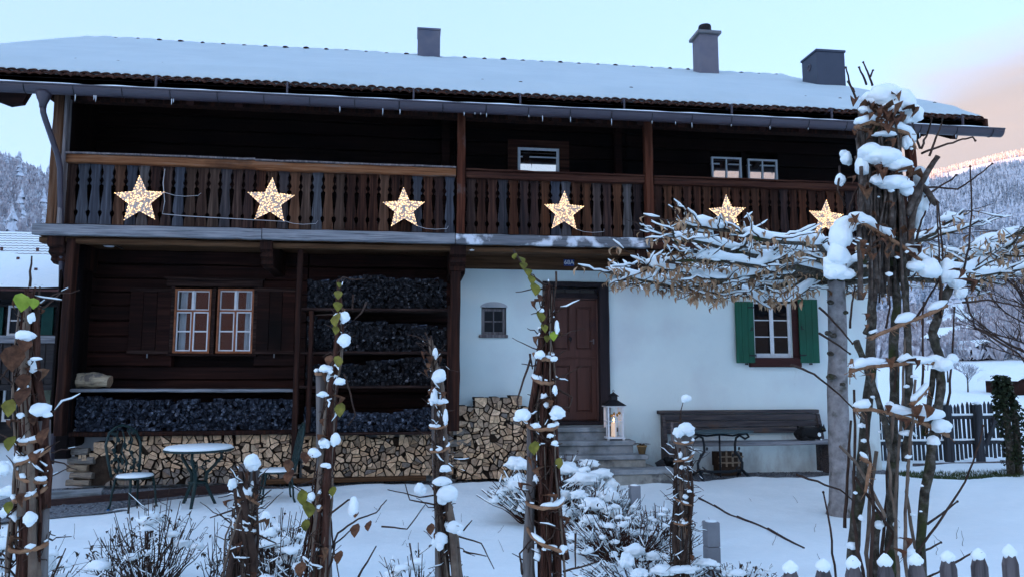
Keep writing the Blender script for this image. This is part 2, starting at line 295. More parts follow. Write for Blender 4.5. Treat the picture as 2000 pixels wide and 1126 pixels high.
M['paneclear'] = glassmat('window_glass', (0, 0, 0), .015, trans=.85)
M['panedark'] = glassmat('dark_window_glass', (.006, .006, .008), .018)
M['panesky'] = glassmat('mirror_like_window_glass', (.01, .012, .016), .85)
M['curtain'] = mat('white_net_curtain', [(.6, .62, .66), (.75, .77, .8)], stretch=(8, 1, .3), nscale=3, bump=.2)
M['room'] = mat('warm_glow_room', [(.03, .010, .005), (.07, .022, .008)], nscale=2.4, bump=0, emit=((.9, .24, .06), .006))  # weak emission stands in for light inside the room
M['roomdark'] = mat('dim_room', [(.012, .009, .009), (.03, .022, .02)], nscale=2, bump=0)
M['gravel'] = mat('grey_gravel', [(.05, .055, .065), (.15, .16, .175), (.34, .36, .38)], nscale=38, detail=3, bump=1, bdist=.02)
M['edging'] = mat('rusty_brown_edging', [(.03, .018, .018), (.07, .04, .035)], stretch=SX, nscale=4)

# ---------------------------------------------------------------- terrain: garden, valley, slopes, unseen ridge added for shade
YW, YB, YE, YR = 11.5, 10.4, 9.9, 15.5
GZ = .10
EDGE = [(-9, 30), (-5.25, 30), (-5.15, 9.3), (-4.9, 8.75), (-3.2, 9.6), (-2.0, 10.55), (-1.2, 10.7), (1.5, 10.65), (3.9, 10.5), (4.6, 10.6), (6.9, 10.75), (7.6, 10.9), (7.75, 11.6)]
def az_of(x, y): return math.degrees(math.atan2(x, y))
def relief(x, y):
    r = math.hypot(x, y); a = az_of(x, y)
    und = MN.noise(Vector((x / 420, y / 420, 3))) * .5 + MN.noise(Vector((x / 130, y / 130, 7))) * .18
    # mountain side to the right
    wr = ss(20, 33, a) * (1 - ss(120, 160, a))
    k = lerp(1.0, 1.06, ss(35.5, 42.5, a)) + .12 * ss(42, 80, a)
    hr = pw(r, [(0, 0), (25, 0), (60, -3.0), (110, -3.5), (200, 1), (330, 12), (420, 13), (520, 32), (800, 100), (1200, 205), (1700, 335), (2200, 470), (2700, 590), (3600, 500), (5000, 300), (7500, 200)]) * k * 1.06
    hr += und * ss(300, 1400, r) * 34
    # wooded hill to the left
    wl = (1 - ss(-14, 0, a)) * ss(-110, -75, a)
    hl = pw(r, [(0, 0), (40, 0), (90, 2), (160, 14), (300, 52), (430, 96), (520, 118), (700, 105), (2000, 150), (5000, 200), (7500, 200)]) * lerp(1.0, 1.13, ss(-23, -29, a)) + und * ss(120, 420, r) * 14
    hc = pw(r, [(0, 0), (60, 0), (300, 10), (1000, 90), (2500, 330), (5000, 300), (7500, 200)])
    h = hr * wr + hl * wl + hc * max(0, 1 - wr - wl) * (1 if abs(a) < 100 else 0)
    # unseen ridge behind the viewer, added and shaped to keep the valley in shade
    s = x * math.sin(SUN_AZ) + y * math.cos(SUN_AZ)
    if s > 500:
        e = ss(1200, 5200, s) * (1 - .4 * ss(5200, 7500, s))
        h = max(h, 0) * (1 - ss(500, 1500, s)) + e * (812 + 60 * MN.noise(Vector((x / 900, y / 900, 1))) + 28 * MN.noise(Vector((x / 260, y / 260, 1))))
    return h
def ground(x, y):
    r = math.hypot(x, y)
    z = .10 * ss(8.0, 10.6, y) if -9 < x < 9 else .10 * ss(8.0, 10.6, y) * (1 - ss(9, 14, abs(x)))
    z += relief(x, y) if r > 24 else 0
    if r < 40:
        f = 1 - ss(20, 40, r)
        z += f * (.035 * nz((x, y, 0), .55) + .030 * nz((x, y, 4), 1.5) + .008 * nz((x, y, 9), 5))
        e = pw(x, EDGE) + .05 * nz((x, 0, 2), 4) + .03 * nz((x, 0, 5), 11)
        if -5.4 < x < 7.75:
            z += .035 * ss(e - .5, e - .12, y) * (1 - ss(e - .1, e, y)) * (.5 + nz((x, 1, 1), 2))
            z -= .11 * ss(e - .04, e + .05, y) * (1 - ss(18, 19, y))
        # bare grass patch near the back fence
        z -= .05 * max(0, 1 - ((x - 8.35) / 1.15) ** 2 - ((y - 10.75) / .42) ** 2 + .5 * nz((x, y, 3), 6)) if 6.8 < x < 10 and 10 < y < 11.6 else 0
    return z
def axis(lo, hi, step, far, g=1.045):
    a = []; v = lo
    while v < hi: a.append(v); v += step
    s = step; v = a[-1]
    while v < far: s *= g; v += s; a.append(v)
    s = step; v = lo; b = []
    while v > -far: s *= g; v -= s; b.append(v)
    return b[::-1] + a
gx = axis(-6.5, 10, .075, 8500); gy = axis(2.5, 12.3, .075, 8500)
gv = [(x, y, ground(x, y)) for y in gy for x in gx]; nx = len(gx)
gf = [(j * nx + i, j * nx + i + 1, (j + 1) * nx + i + 1, (j + 1) * nx + i) for j in range(len(gy) - 1) for i in range(nx - 1)]
g_ = MB(); g_.v = gv; g_.f = gf; g_.m = [0] * len(gf); g_.sm = [True] * len(gf)
ground_o = g_.build('snowy_ground', M['snow']); tag(ground_o, kind='structure')
# gravel strip along the wall
g_ = MB(); xs = [-5.3 + i * .13 for i in range(101)]; vs = []; fs = []
for x in xs:
    e = min(pw(x, EDGE), 11.5) - .25
    for j in range(10):
        y = lerp(e, YW + .3, j / 9); vs.append((x, y, GZ - .035 + .012 * nz((x, y, 0), 9)))
for i in range(100):
    for j in range(9): fs.append((i * 10 + j, (i + 1) * 10 + j, (i + 1) * 10 + j + 1, i * 10 + j + 1))
g_.add(vs, fs, 0, True); tag(g_.build('gravel_strip', M['gravel']), kind='structure')
g_ = MB()
for i in range(2600):
    x = rnd.uniform(-4.9, 7.5); e = pw(x, EDGE); y = rnd.uniform(e - .02, YW - .02); r = rnd.uniform(.008, .022)
    g_.blob((x, y, GZ - .03), (r, r, r * .6), i, .3, 1.6, 1)
tag(g_.build('gravel_stones', M['gravel']), 'loose grey gravel along the foot of the farmhouse', 'gravel', kind='stuff')

# ---------------------------------------------------------------- the farmhouse
H = thing('farmhouse', 'old alpine farmhouse with dark timber balcony, white plaster wall and snow covered roof', 'farmhouse', (1.3, YW, GZ))
XL, XR = -4.95, 7.62
def wall_panel(name, x0, x1, z0, z1, holes, Y, depth, m, parent, step=.22, wav=.006):
    """holes: (x0,x1,z0,z1,arch)"""
    xs = sorted(set([x0, x1] + [h[0] for h in holes] + [h[1] for h in holes])); zs = sorted(set([z0, z1] + [h[2] for h in holes] + [h[3] for h in holes]))
    def fill(a):
        o = []
        for p, q in zip(a, a[1:]):
            n = max(1, int((q - p) / step)); o += [p + (q - p) * i / n for i in range(n)]
        return o + [a[-1]]
    xs, zs = fill(xs), fill(zs); mb = MB(); idx = {}
    def V(i, j):
        if (i, j) not in idx: idx[(i, j)] = len(mb.v); mb.v.append((xs[i], Y - wav * nz((xs[i], zs[j], 1), 1.5) - wav * .5 * nz((xs[i], zs[j], 5), 4), zs[j]))
        return idx[(i, j)]
    for i in range(len(xs) - 1):
        for j in range(len(zs) - 1):
            cx, cz = (xs[i] + xs[i + 1]) / 2, (zs[j] + zs[j + 1]) / 2
            if any(h[0] < cx < h[1] and h[2] < cz < h[3] for h in holes): continue
            mb.f.append((V(i, j), V(i + 1, j), V(i + 1, j + 1), V(i, j + 1))); mb.m.append(0); mb.sm.append(True)
    for h in holes:      # reveals
        a, b, c, d = h[:4]; ya = Y - .004; yb = Y + depth
        mb.add([(a, ya, c), (b, ya, c), (b, ya, d), (a, ya, d), (a, yb, c), (b, yb, c), (b, yb, d), (a, yb, d)], [(0, 4, 5, 1), (1, 5, 6, 2), (2, 6, 7, 3), (3, 7, 4, 0)])
    return mb.build(name, m, parent)
def bld(fn, name, m, parent, kind=None): mb = MB(); fn(mb); return mb.build(name, m, parent, kind)
def box_o(name, a, b, m, parent, ch=0.0, rot=None): mb = MB(); mb.box(a, b, ch=ch, rot=rot); return mb.build(name, m, parent)

# splash stains and grime on the lime plaster, strongest in the lowest half metre
pm = M['plaster']; pt = pm.node_tree; pn = pt.nodes; pl2 = pt.links.new; pb_ = pn['Principled BSDF']; psrc = pb_.inputs['Base Color'].links[0].from_socket
pg_ = pn.new('ShaderNodeNewGeometry'); ps_ = pn.new('ShaderNodeSeparateXYZ'); pl2(pg_.outputs['Position'], ps_.inputs[0]); pno = pn.new('ShaderNodeTexNoise'); pno.inputs['Scale'].default_value = 3.2; pno.inputs['Detail'].default_value = 9; pno.inputs['Roughness'].default_value = .7; pmp = pn.new('ShaderNodeMapping'); pmp.inputs['Scale'].default_value = (1, 1, .45); pl2(pg_.outputs['Position'], pmp.inputs[0]); pl2(pmp.outputs[0], pno.inputs['Vector'])
pr1 = pn.new('ShaderNodeMapRange'); pr1.inputs['From Min'].default_value = 1.0; pr1.inputs['From Max'].default_value = .1; pr1.inputs['To Min'].default_value = -.16; pr1.inputs['To Max'].default_value = .14; pl2(ps_.outputs['Z'], pr1.inputs['Value'])
pa_ = pn.new('ShaderNodeMath'); pa_.operation = 'ADD'; pl2(pno.outputs[0], pa_.inputs[0]); pl2(pr1.outputs[0], pa_.inputs[1]); pr2 = pn.new('ShaderNodeMapRange'); pr2.inputs['From Min'].default_value = .46; pr2.inputs['From Max'].default_value = .72; pr2.inputs['To Max'].default_value = .75; pl2(pa_.outputs[0], pr2.inputs['Value'])
px_ = pn.new('ShaderNodeMix'); px_.data_type = 'RGBA'; pl2(pr2.outputs[0], px_.inputs[0]); pl2(psrc, px_.inputs[6]); px_.inputs[7].default_value = (.40, .42, .40, 1); pl2(px_.outputs[2], pb_.inputs['Base Color'])
# body behind the facade
pb = MB(); pb.box((XL + .05, YW + .9, 0), (XR - .05, 19.3, 5.6)); pb.prism([(XL + .05, 5.6), (XR - .05, 5.6), (XR - .05, 5.75), (XL + .05, 5.75)], 12.5, 18.5)
pb.build('rear_wall', M['plaster'], H)
for sx, nm in ((XL, 'side_wall'), (XR, 'side_wall')):
    a = MB(); a.box((sx - .0 if sx < 0 else sx - .3, YW + .02, 0), (sx + .3 if sx < 0 else sx, 19.5, 3.4)); wl_ = a.build(nm, M['plaster' if sx > 0 else 'blackwall'], H)
    for k in range(11):
        z = 3.41 + k * .22; box_o('timber', (sx if sx < 0 else sx - .2, YW + .02, z), (sx + .2 if sx < 0 else sx, 19.4, z + .213), M['logwall'], wl_)
    a = MB(); a.prismx([(10.6, 5.55), (20.4, 5.55), (15.5, 8.1)], sx + (.0 if sx < 0 else -.15), sx + (.15 if sx < 0 else 0)); a.build('gable_boarding', M['logwall'], wl_)

# white plaster part of the ground floor
XWH = .66
DX0, DX1, DZ0, DZ1 = 2.02, 3.0, .86, 3.06
SWX0, SWX1, SWZ0, SWZ1 = .985, 1.30, 2.23, 2.66
sw = [at(940, 655, YW), at(989, 600, YW)]; SWX0, SWX1, SWZ0, SWZ1 = sw[0].x, sw[1].x, sw[0].z, sw[1].z
rw = [at(1474, 700, YW), at(1544, 588, YW)]; RWX0, RWX1, RWZ0, RWZ1 = rw[0].x, rw[1].x, rw[0].z, rw[1].z
pw_ = wall_panel('plaster_wall', XWH, XR, 0, 3.26, [(SWX0, SWX1, SWZ0, SWZ1), (RWX0, RWX1, RWZ0, RWZ1), (DX0, DX1, DZ0, DZ1)], YW, .22, M['plaster'], H)
# arched head over the small window: a plaster bow
a = MB(); cx = (SWX0 + SWX1) / 2; hw = (SWX1 - SWX0) / 2
pts = [(cx + (hw + .02) * math.cos(t), SWZ1 + .085 * math.sin(t)) for t in [math.pi * i / 12 for i in range(13)]]
a.prism(pts, YW - .012, YW + .1); a.build('window_bow', M['plinth'], pw_)

# grey plinth under the timber half
a = MB(); a.box((XL, YW - .28, 0), (XWH - .01, YW + .3, .88), ch=.02); a.build('plinth', M['plinth'], H)

# ground-floor timber wall, left
LW0, LW1 = XL + .02, XWH - .01
lwin = [at(342, 685, YW), at(494, 568, YW)]
WX0, WX1, WZ0, WZ1 = lwin[0].x - .03, lwin[1].x + .03, lwin[0].z - .03, lwin[1].z + .03
tw = MB(); tw.box((LW0, YW + .16, .85), (WX0, YW + .3, 3.5)); tw.box((WX1, YW + .16, .85), (LW1, YW + .3, 3.5)); tw.box((WX0, YW + .16, .85), (WX1, YW + .3, WZ0)); tw.box((WX0, YW + .16, WZ1), (WX1, YW + .3, 3.5))
tw = tw.build('timber_wall', M['blackwall'], H)
nrow = 12; zz = .89; i = 0
while zz < 3.42:
    hgt = rnd.uniform(.19, .235); 
    if zz + hgt > 3.5: hgt = 3.5 - zz
    segs = [(LW0, -1.62), (-1.6, LW1)]
    if zz + hgt > WZ0 and zz < WZ1: segs = [(LW0, WX0 - .02), (WX1 + .02, -1.62), (-1.6, LW1)]
    for (p, q) in segs:
        a = MB(); yo = rnd.uniform(-.008, .008)
        a.timber((p, YW + .08 + yo, zz + hgt / 2), (q, YW + .08 + yo + rnd.uniform(-.006, .006), zz + hgt / 2), .16, hgt - .012, seg=max(3, int((q - p) / .35)), jit=.004, seed=i, ch=.014); a.build('timber', M['logwall'], tw); i += 1
    zz += hgt

# upper floor timber wall with three windows
UW = [(at(1011, 341, YW), at(1092, 291, YW)), (at(1390, 350, YW), at(1447, 309, YW)), (at(1461, 352, YW), at(1517, 313, YW))]
UWr = []
for k, (p, q) in enumerate(UW):
    z0 = p.z - (.10 if k == 0 else .0); UWr.append((p.x, q.x, z0, q.z))
ub = MB()
cuts = [LW0] + [v for u in UWr for v in (u[0], u[1])] + [XR]
for k in range(0, len(cuts), 2): ub.box((cuts[k], YW + .16, 3.4), (cuts[k + 1], YW + .3, 5.75))
for u in UWr: ub.box((u[0], YW + .16, 3.4), (u[1], YW + .3, u[2])); ub.box((u[0], YW + .16, u[3]), (u[1], YW + .3, 5.75))
uw = ub.build('upper_timber_wall', M['blackwall'], H)
zz = 3.52; i = 100
while zz < 5.7:
    hgt = rnd.uniform(.2, .25); edges = [LW0, .6, 3.4, XR]; segs = []
    for p, q in zip(edges, edges[1:]):
        cur = p
        for u in UWr:
            if p < u[0] < q and zz + hgt > u[2] and zz < u[3]: segs.append((cur, u[0] - .01)); cur = u[1] + .01
        segs.append((cur, q - .01))
    for p, q in segs:
        if q - p < .03: continue
        a = MB(); a.timber((p, YW + .08 + rnd.uniform(-.008, .008), zz + hgt / 2), (q, YW + .08 + rnd.uniform(-.008, .008), zz + hgt / 2), .16, hgt - .012, seg=max(2, int((q - p) / .4)), jit=.004, seed=i, ch=.014); a.build('timber', M['blackwall'], uw); i += 1
    zz += hgt
# cross timbers with protruding wall ends on the upper wall
for x in (.45, 2.05, 3.25, 5.0):
    if any(u[0] - .1 < x < u[1] + .1 for u in UWr): continue
    a = MB(); a.timber((x, YW - .05, 3.5), (x, YW - .05, 5.7), .13, .09, seg=6, seed=int(x * 9), jit=.005); a.build('stud', M['logwall'], uw)

# timber band over the white wall
for z0, z1, s in ((3.27, 3.50, 3),):
    for p, q in ((XWH + .02, 3.35), (3.37, XR)):
        a = MB(); a.timber((p, YW + .03, (z0 + z1) / 2), (q, YW + .03, (z0 + z1) / 2), .18, z1 - z0, seg=14, seed=s, jit=.006); a.build('lintel_beam', M['tan'] if q < 4 else M['raildark'], H)

# ---------- windows
def window(name, x0, x1, z0, z1, Y, fw, mw, cols, rows, mframe, mm, mp, parent, fd=.05, tilt=0, bottom=None):
    """a frame with bars; panes and bars are children"""
    a = MB()
    a.box((x0, Y, z0), (x0 + fw, Y + fd, z1)); a.box((x1 - fw, Y, z0), (x1, Y + fd, z1)); a.box((x0 + fw, Y + .001, z1 - fw), (x1 - fw, Y + fd - .001, z1)); a.box((x0 + fw, Y + .001, z0), (x1 - fw, Y + fd - .001, z0 + (bottom or fw)))
    wn = a.build(name, mframe, parent); X0, X1, Z0, Z1 = x0 + fw, x1 - fw, z0 + (bottom or fw), z1 - fw
    for i in range(cols):
        for j in range(rows):
            px0 = lerp(X0, X1, i / cols) + (mw / 2 if i else 0); px1 = lerp(X0, X1, (i + 1) / cols) - (mw / 2 if i < cols - 1 else 0)
            pz0 = lerp(Z0, Z1, j / rows) + (mw / 2 if j else 0); pz1 = lerp(Z0, Z1, (j + 1) / rows) - (mw / 2 if j < rows - 1 else 0)
            box_o('pane', (px0, Y + .022, pz0), (px1, Y + .027, pz1), mp, wn, rot=Matrix.Rotation(-tilt, 3, 'X') if tilt else None)
    for i in range(1, cols): X = lerp(X0, X1, i / cols); box_o('glazing_bar', (X - mw / 2, Y + .006, Z0), (X + mw / 2, Y + .042, Z1), mm, wn)
    for j in range(1, rows):
        Z = lerp(Z0, Z1, j / rows)
        for i in range(cols):
            px0 = lerp(X0, X1, i / cols) + (mw / 2 if i else 0); px1 = lerp(X0, X1, (i + 1) / cols) - (mw / 2 if i < cols - 1 else 0)
            box_o('glazing_bar', (px0, Y + .008, Z - mw / 2), (px1, Y + .040, Z + mw / 2), mm, wn)
    return wn
# pair of small-paned windows in the left timber wall
pr = [(342, 411), (426, 494)]
for k, (pa, pb2) in enumerate(pr):
    A = at(pa, 685, YW); B = at(pb2, 568, YW); x0, x1, z0, z1 = A.x, B.x, A.z, B.z
    a = MB(); t = .028; Y = YW - .03
    a.box((x0 - t, Y - .01, z0 - t), (x0, Y + .12, z1 + t)); a.box((x1, Y - .01, z0 - t), (x1 + t, Y + .12, z1 + t)); a.box((x0, Y - .009, z1), (x1, Y + .119, z1 + t)); a.box((x0, Y - .009, z0 - t), (x1, Y + .119, z0))
    wf = a.build('window', M['orange'], H)
    xm = (x0 + x1) / 2; zm = lerp(z0, z1, .665)
    def sash(xa, xb, za, zb, rows, yoff, fw=.018):
        a = MB(); a.box((xa, Y + yoff, za), (xa + fw, Y + yoff + .03, zb)); a.box((xb - fw, Y + yoff, za), (xb, Y + yoff + .03, zb)); a.box((xa + fw, Y + yoff + .001, za), (xb - fw, Y + yoff + .029, za + fw)); a.box((xa + fw, Y + yoff + .001, zb - fw), (xb - fw, Y + yoff + .029, zb))
        for r in range(1, rows): z = lerp(za, zb, r / rows); a.box((xa + fw, Y + yoff + .002, z - .010), (xb - fw, Y + yoff + .028, z + .010))
        a.build('sash', M['white'], wf)
        for r in range(rows):
            box_o('pane', (xa + fw, Y + yoff + .012, lerp(za, zb, r / rows) + .01), (xb - fw, Y + yoff + .016, lerp(za, zb, (r + 1) / rows) - .01), M['paneclear'], wf)
    box_o('mullion', (xm - .014, Y + .0, z0), (xm + .014, Y + .06, zm - .012), M['orange'], wf); box_o('transom', (x0, Y + .002, zm - .012), (x1, Y + .058, zm + .012), M['orange'], wf)
    box_o('mullion', (xm - .012, Y + .004, zm + .012), (xm + .012, Y + .05, z1), M['white'], wf)
    sash(x0 + .002, xm - .016, z0 + .002, zm - .014, 2, .02); sash(xm + .016, x1 - .002, z0 + .002, zm - .014, 2, -.004 if k == 0 else .004)
    sash(x0 + .002, xm - .013, zm + .013, z1 - .002, 1, .018, .014); sash(xm + .013, x1 - .002, zm + .013, z1 - .002, 1, .018, .014)
    a = MB(); cxa, cxb = (x0 + .01, x0 + .11) if k == 0 else (x1 - .12, x1 - .01)
    vs = []; n = 14
    for i in range(n + 1):
        x = lerp(cxa, cxb, i / n); yy = Y + .13 + .012 * math.sin(i * 2.1)
        for z in (z0, lerp(z0, z1, .5), z1): vs.append((x + (.012 if z == z1 else 0), yy, z))
    a.add(vs, [(i * 3 + j, (i + 1) * 3 + j, (i + 1) * 3 + j + 1, i * 3 + j + 1) for i in range(n) for j in (0, 1)], 0, True); a.build('curtain', M['curtain'], wf)
# dark moulded casing round the pair, head board and sill board
x0, x1, z0, z1 = WX0, WX1, WZ0, WZ1
xm0, xm1 = at(411, 600, YW).x + .03, at(426, 600, YW).x - .03
cs = MB(); cs.box((x0 - .05, YW - .05, z0 - .01), (x0 - .001, YW + .1, z1 + .02)); cs.box((x1 + .001, YW - .05, z0 - .01), (x1 + .05, YW + .1, z1 + .02)); cs.box((xm0, YW - .045, z0), (xm1, YW + .1, z1))
cs.box((x0 - .12, YW - .055, z1 + .022), (x1 + .12, YW + .02, z1 + .13)); cs.box((x0 - .15, YW - .085, z1 + .131), (x1 + .15, YW + .02, z1 + .155)); cs.build('window_casing', M['darkshelf'], H)
cs = MB(); cs.box((x0 - .07, YW - .07, z0 - .04), (x1 + .07, YW + .02, z0 - .011), ch=.006); cs.build('window_sill', M['darkshelf'], H)
# room behind them: interior light is put in as the wall's own glow
a = MB(); a.box((x0 - .3, YW + .62, z0 - .3), (x1 + .3, YW + .66, z1 + .3)); a.build('glowing_room_wall', M['room'], H)
# wooden shutters folded back against the wall
for pa, pb2 in ((248, 336), (498, 578)):
    A = at(pa, 690, YW - .05); B = at(pb2, 562, YW - .05)
    s_ = thing('x', None, None, (0, 0, 0)) if False else None
    a = MB(); n = 3
    a.box((A.x + .02, YW - .03, A.z), (B.x - .02, YW - .012, B.z)); sh = a.build('shutter', M['darkshelf'], H)
    for i in range(n): box_o('plank', (lerp(A.x, B.x, i / n) + .003, YW - .058 + rnd.uniform(-.003, .003), A.z + .02), (lerp(A.x, B.x, (i + 1) / n) - .003, YW - .032, B.z - .02), M['logwall'], sh, ch=.004)
    for z in (A.z - .0, B.z - .06): box_o('ledge', (A.x, YW - .075, z), (B.x, YW - .061, z + .05), M['darkshelf'], sh)
    box_o('shutter_catch', ((A.x + B.x) / 2 - .008, YW - .085, A.z - .06), ((A.x + B.x) / 2 + .008, YW - .07, A.z - .0), M['capmetal'], sh)

# upper windows
for k, u in enumerate(UWr):
    x0, x1, z0, z1 = u
    if k == 0:
        w_ = window('window', x0, x1, z0, z1, YW + .0, .045, .03, 1, 1, M['white'], M['white'], M['panesky'], H, tilt=R(-5))
        c_ = MB(); c_.box((x0 - .16, YW - .03, z0), (x0 - .002, YW + .0, z1 + .12)); c_.box((x1 + .002, YW - .03, z0), (x1 + .16, YW + .0, z1 + .12)); c_.box((x0 - .002, YW - .028, z1 + .003), (x1 + .002, YW + .0, z1 + .12)); c_.build('window_casing', M['raildark'], H)
    else:
        w_ = window('window', x0, x1, z0, z1, YW - .02, .03, .022, 2, 1, M['white'], M['white'], M['panesky'], H, tilt=R(-5))

# small arched window
w_ = window('window', SWX0 + .01, SWX1 - .01, SWZ0 + .02, SWZ1 - .01, YW + .05, .045, .018, 2, 2, M['postgrey'], M['postgrey'], M['panedark'], H)
box_o('window_sill', (SWX0 - .04, YW - .05, SWZ0 - .03), (SWX1 + .02, YW + .08, SWZ0 + .018), M['postgrey'], H, ch=.008)

# casement window with green shutters
w_ = window('window', RWX0, RWX1, RWZ0 + .02, RWZ1, YW + .05, .04, .016, 2, 3, M['white'], M['white'], M['panedark'], H, bottom=.07)
a = MB(); xm = (RWX0 + RWX1) / 2; a.box((xm - .032, YW + .036, RWZ0 + .06), (xm + .032, YW + .049, RWZ1 - .04)); a.build('meeting_stile', M['white'], w_)
for (xa, xb) in ((RWX0 + .05, xm - .04), (xm + .04, RWX1 - .05)):
    a = MB(); vs = []; n = 12
    for i in range(n + 1):
        for z in (lerp(RWZ0, RWZ1, .02), lerp(RWZ0, RWZ1, .97)): vs.append((lerp(xa, xb, i / n), YW + .115 + .01 * math.sin(i * 2.3), z))
    a.add(vs, [(2 * i, 2 * i + 2, 2 * i + 3, 2 * i + 1) for i in range(n)], 0, True); a.build('curtain', M['roomdark'], w_)
A = at(1463, 716, YW); B = at(1562, 704, YW); box_o('window_sill', (A.x, YW - .07, A.z), (B.x, YW + .06, RWZ0 + .018), M['maroon'], H, ch=.006)
a = MB(); a.box((RWX1 + .001, YW - .02, RWZ0 + .02), (at(1558, 600, YW).x + .02, YW + .0, RWZ1 + .02)); a.build('window_casing', M['maroon'], H)
def green_shutter(pts, hinge_left):
    P = [at(x, y, YW - .05) for x, y in pts]; x0 = min(p.x for p in P); x1 = max(p.x for p in P); z0 = min(p.z for p in P); z1 = max(p.z for p in P)
    a = MB(); a.box((x0 + .01, YW - .05, z0 + .01), (x1 - .01, YW - .038, z1 - .01)); s_ = a.build('shutter', M['green'], H)
    n = 3
    for i in range(n): box_o('plank', (lerp(x0, x1, i / n) + .001, YW - .078, z0), (lerp(x0, x1, (i + 1) / n) - .001, YW - .051, z1), M['green'], s_, ch=.003)
    for f in (.12, .55, .9):
        z = lerp(z0, z1, f); a = MB(); hx = x0 if hinge_left else x1; d = 1 if hinge_left else -1
        if f != .55: a.box((hx - .02 * d, YW - .088, z - .010), (hx + .10 * d, YW - .080, z + .010)); a.tube([(hx - .01 * d, YW - .085, z - .03), (hx - .01 * d, YW - .085, z + .03)], .008)
        else: a.box((hx + .03 * d, YW - .088, z - .03), (hx + .045 * d, YW - .080, z + .03)); a.box((hx + .045 * d, YW - .088, z - .03), (hx + .075 * d, YW - .080, z - .018))
        a.build('hinge', M['black'], s_)
    a = MB(); a.box(((x0 + x1) / 2 - .02, YW - .09, z0 - .03), ((x0 + x1) / 2 + .03, YW - .07, z0 - .002)); a.build('shutter_catch', M['black'], s_)
green_shutter([(1434, 588), (1474, 708)], False); green_shutter([(1557, 584), (1600, 708)], True)

# ---------- front door with transom light
dA = at(1075, 815, YW + .12); dB = at(1168, 585, YW + .12)
dx0, dx1, dz0, dz1 = 2.10, 2.90, .90, at(1100, 584, YW + .12).z
D = MB(); D.box((dx0, YW + .15, dz0), (dx1, YW + .19, dz1)); D = D.build('front_door', M['dooor'], H)
zm = at(1120, 698, YW + .12).z
for z0, z1 in ((dz0 + .02, zm - .012), (zm + .012, dz1 - .01)):
    lf = MB(); t = .09
    xm = (dx0 + dx1) / 2
    lf.box((dx0 + .01, YW + .115, z0), (dx0 + t, YW + .149, z1)); lf.box((dx1 - t, YW + .115, z0), (dx1 - .01, YW + .149, z1)); lf.box((xm - .05, YW + .115, z0), (xm + .05, YW + .149, z1))
    for (p, q) in ((dx0 + t, xm - .05), (xm + .05, dx1 - t)):
        lf.box((p, YW + .116, z0), (q, YW + .148, z0 + .11)); lf.box((p, YW + .116, z1 - .11), (q, YW + .148, z1))
    lf = lf.build('door_leaf', M['dooor'], D)
    for (p, q) in ((dx0 + t, xm - .05), (xm + .05, dx1 - t)):
        a = MB(); a.box((p + .025, YW + .128, z0 + .135), (q - .025, YW + .149, z1 - .135), ch=.012); a.build('panel', M['dooor'], D)
box_o('drip_rail', (dx0 + .01, YW + .095, zm - .012), (dx1 - .01, YW + .149, zm + .012), M['dooor'], D, ch=.005)
a = MB(); hz = at(1112, 660, YW).z; a.lathe((0, 0, 0), [(.03, 0), (.03, .006)], 12); a.v = [(dx0 + .36 + v[0], YW + .112 - v[2], hz + v[1]) for v in a.v]; a.tube([(dx0 + .36, YW + .105, hz), (dx0 + .36, YW + .08, hz - .01), (dx0 + .36, YW + .075, hz - .05)], .009); a.build('door_knocker', M['black'], D)
a = MB(); a.box((dx1 - .07, YW + .095, zm + .22), (dx1 - .05, YW + .114, zm + .30)); a.tube([(dx1 - .06, YW + .1, zm + .27), (dx1 - .06, YW + .07, zm + .27), (dx1 - .13, YW + .068, zm + .265)], .008); a.build('door_handle', M['capmetal'], D)
# frame
fr = MB(); fr.timber((2.06, YW + .03, .86), (2.06, YW + .03, 3.0), .12, .1, seg=8, seed=4, jit=.003); fr.timber((2.98, YW + .0, .86), (2.98, YW + .0, 3.06), .16, .14, seg=8, seed=5, jit=.003)
fr.box((2.1, YW + .02, dz1 + .02), (2.91, YW + .15, dz1 + .075)); fr.timber((2.0, YW + .01, 3.04), (3.06, YW + .01, 3.04), .12, .08, seg=5, seed=6, jit=.003); fr.build('door_frame', M['doorframe'], H)
for p, q in (((dx0 - .012, dz0), (dx0 + .008, dz1)), ((dx1 - .004, dz0), (dx1 + .02, dz1))): box_o('door_bead', (p[0], YW + .10, p[1]), (q[0], YW + .148, q[1]), M['doortrim'], H)
box_o('door_bead', (dx0 - .012, YW + .101, dz1 + .001), (dx1 + .02, YW + .149, dz1 + .018), M['doortrim'], H)
w_ = window('transom_window', 2.12, 2.90, dz1 + .078, 2.99, YW + .08, .02, .014, 3, 1, M['doorframe'], M['doorframe'], M['panedark'], H)
box_o('door_sill', (1.98, YW - .03, .84), (3.06, YW + .2, .895), M['doorframe'], H, ch=.01)

# ---------- balcony
BAL = bld(lambda m: [m.box((XL - .0, YB + .03 + i * .185, 3.45), (XR, YB + .03 + i * .185 + .18, 3.49)) for i in range(6)], 'balcony', M['tan'], H)
bz0, bz1 = 3.445, 3.59
for (p, q, mm, yo) in ((-4.98, -2.08, 'grey', 0), (-2.07, .55, 'grey', 0), (.56, 3.38, 'frostbeam', 0), (3.39, XR + .1, 'raildark', .03)):
    a = MB(); a.timber((p, YB - .05 + yo, (bz0 + bz1) / 2), (q, YB - .05 + yo, (bz0 + bz1) / 2 + .003), .10, bz1 - bz0, seg=18, jit=.005, seed=int(p * 7) + 50); a.build('edge_beam', M[mm], BAL)
a = MB(); a.timber((XL, YB + .12, 3.40), (XR, YB + .12, 3.40), .16, .075, seg=30, jit=.006, seed=3); a.build('bearer', M['tan'], BAL)
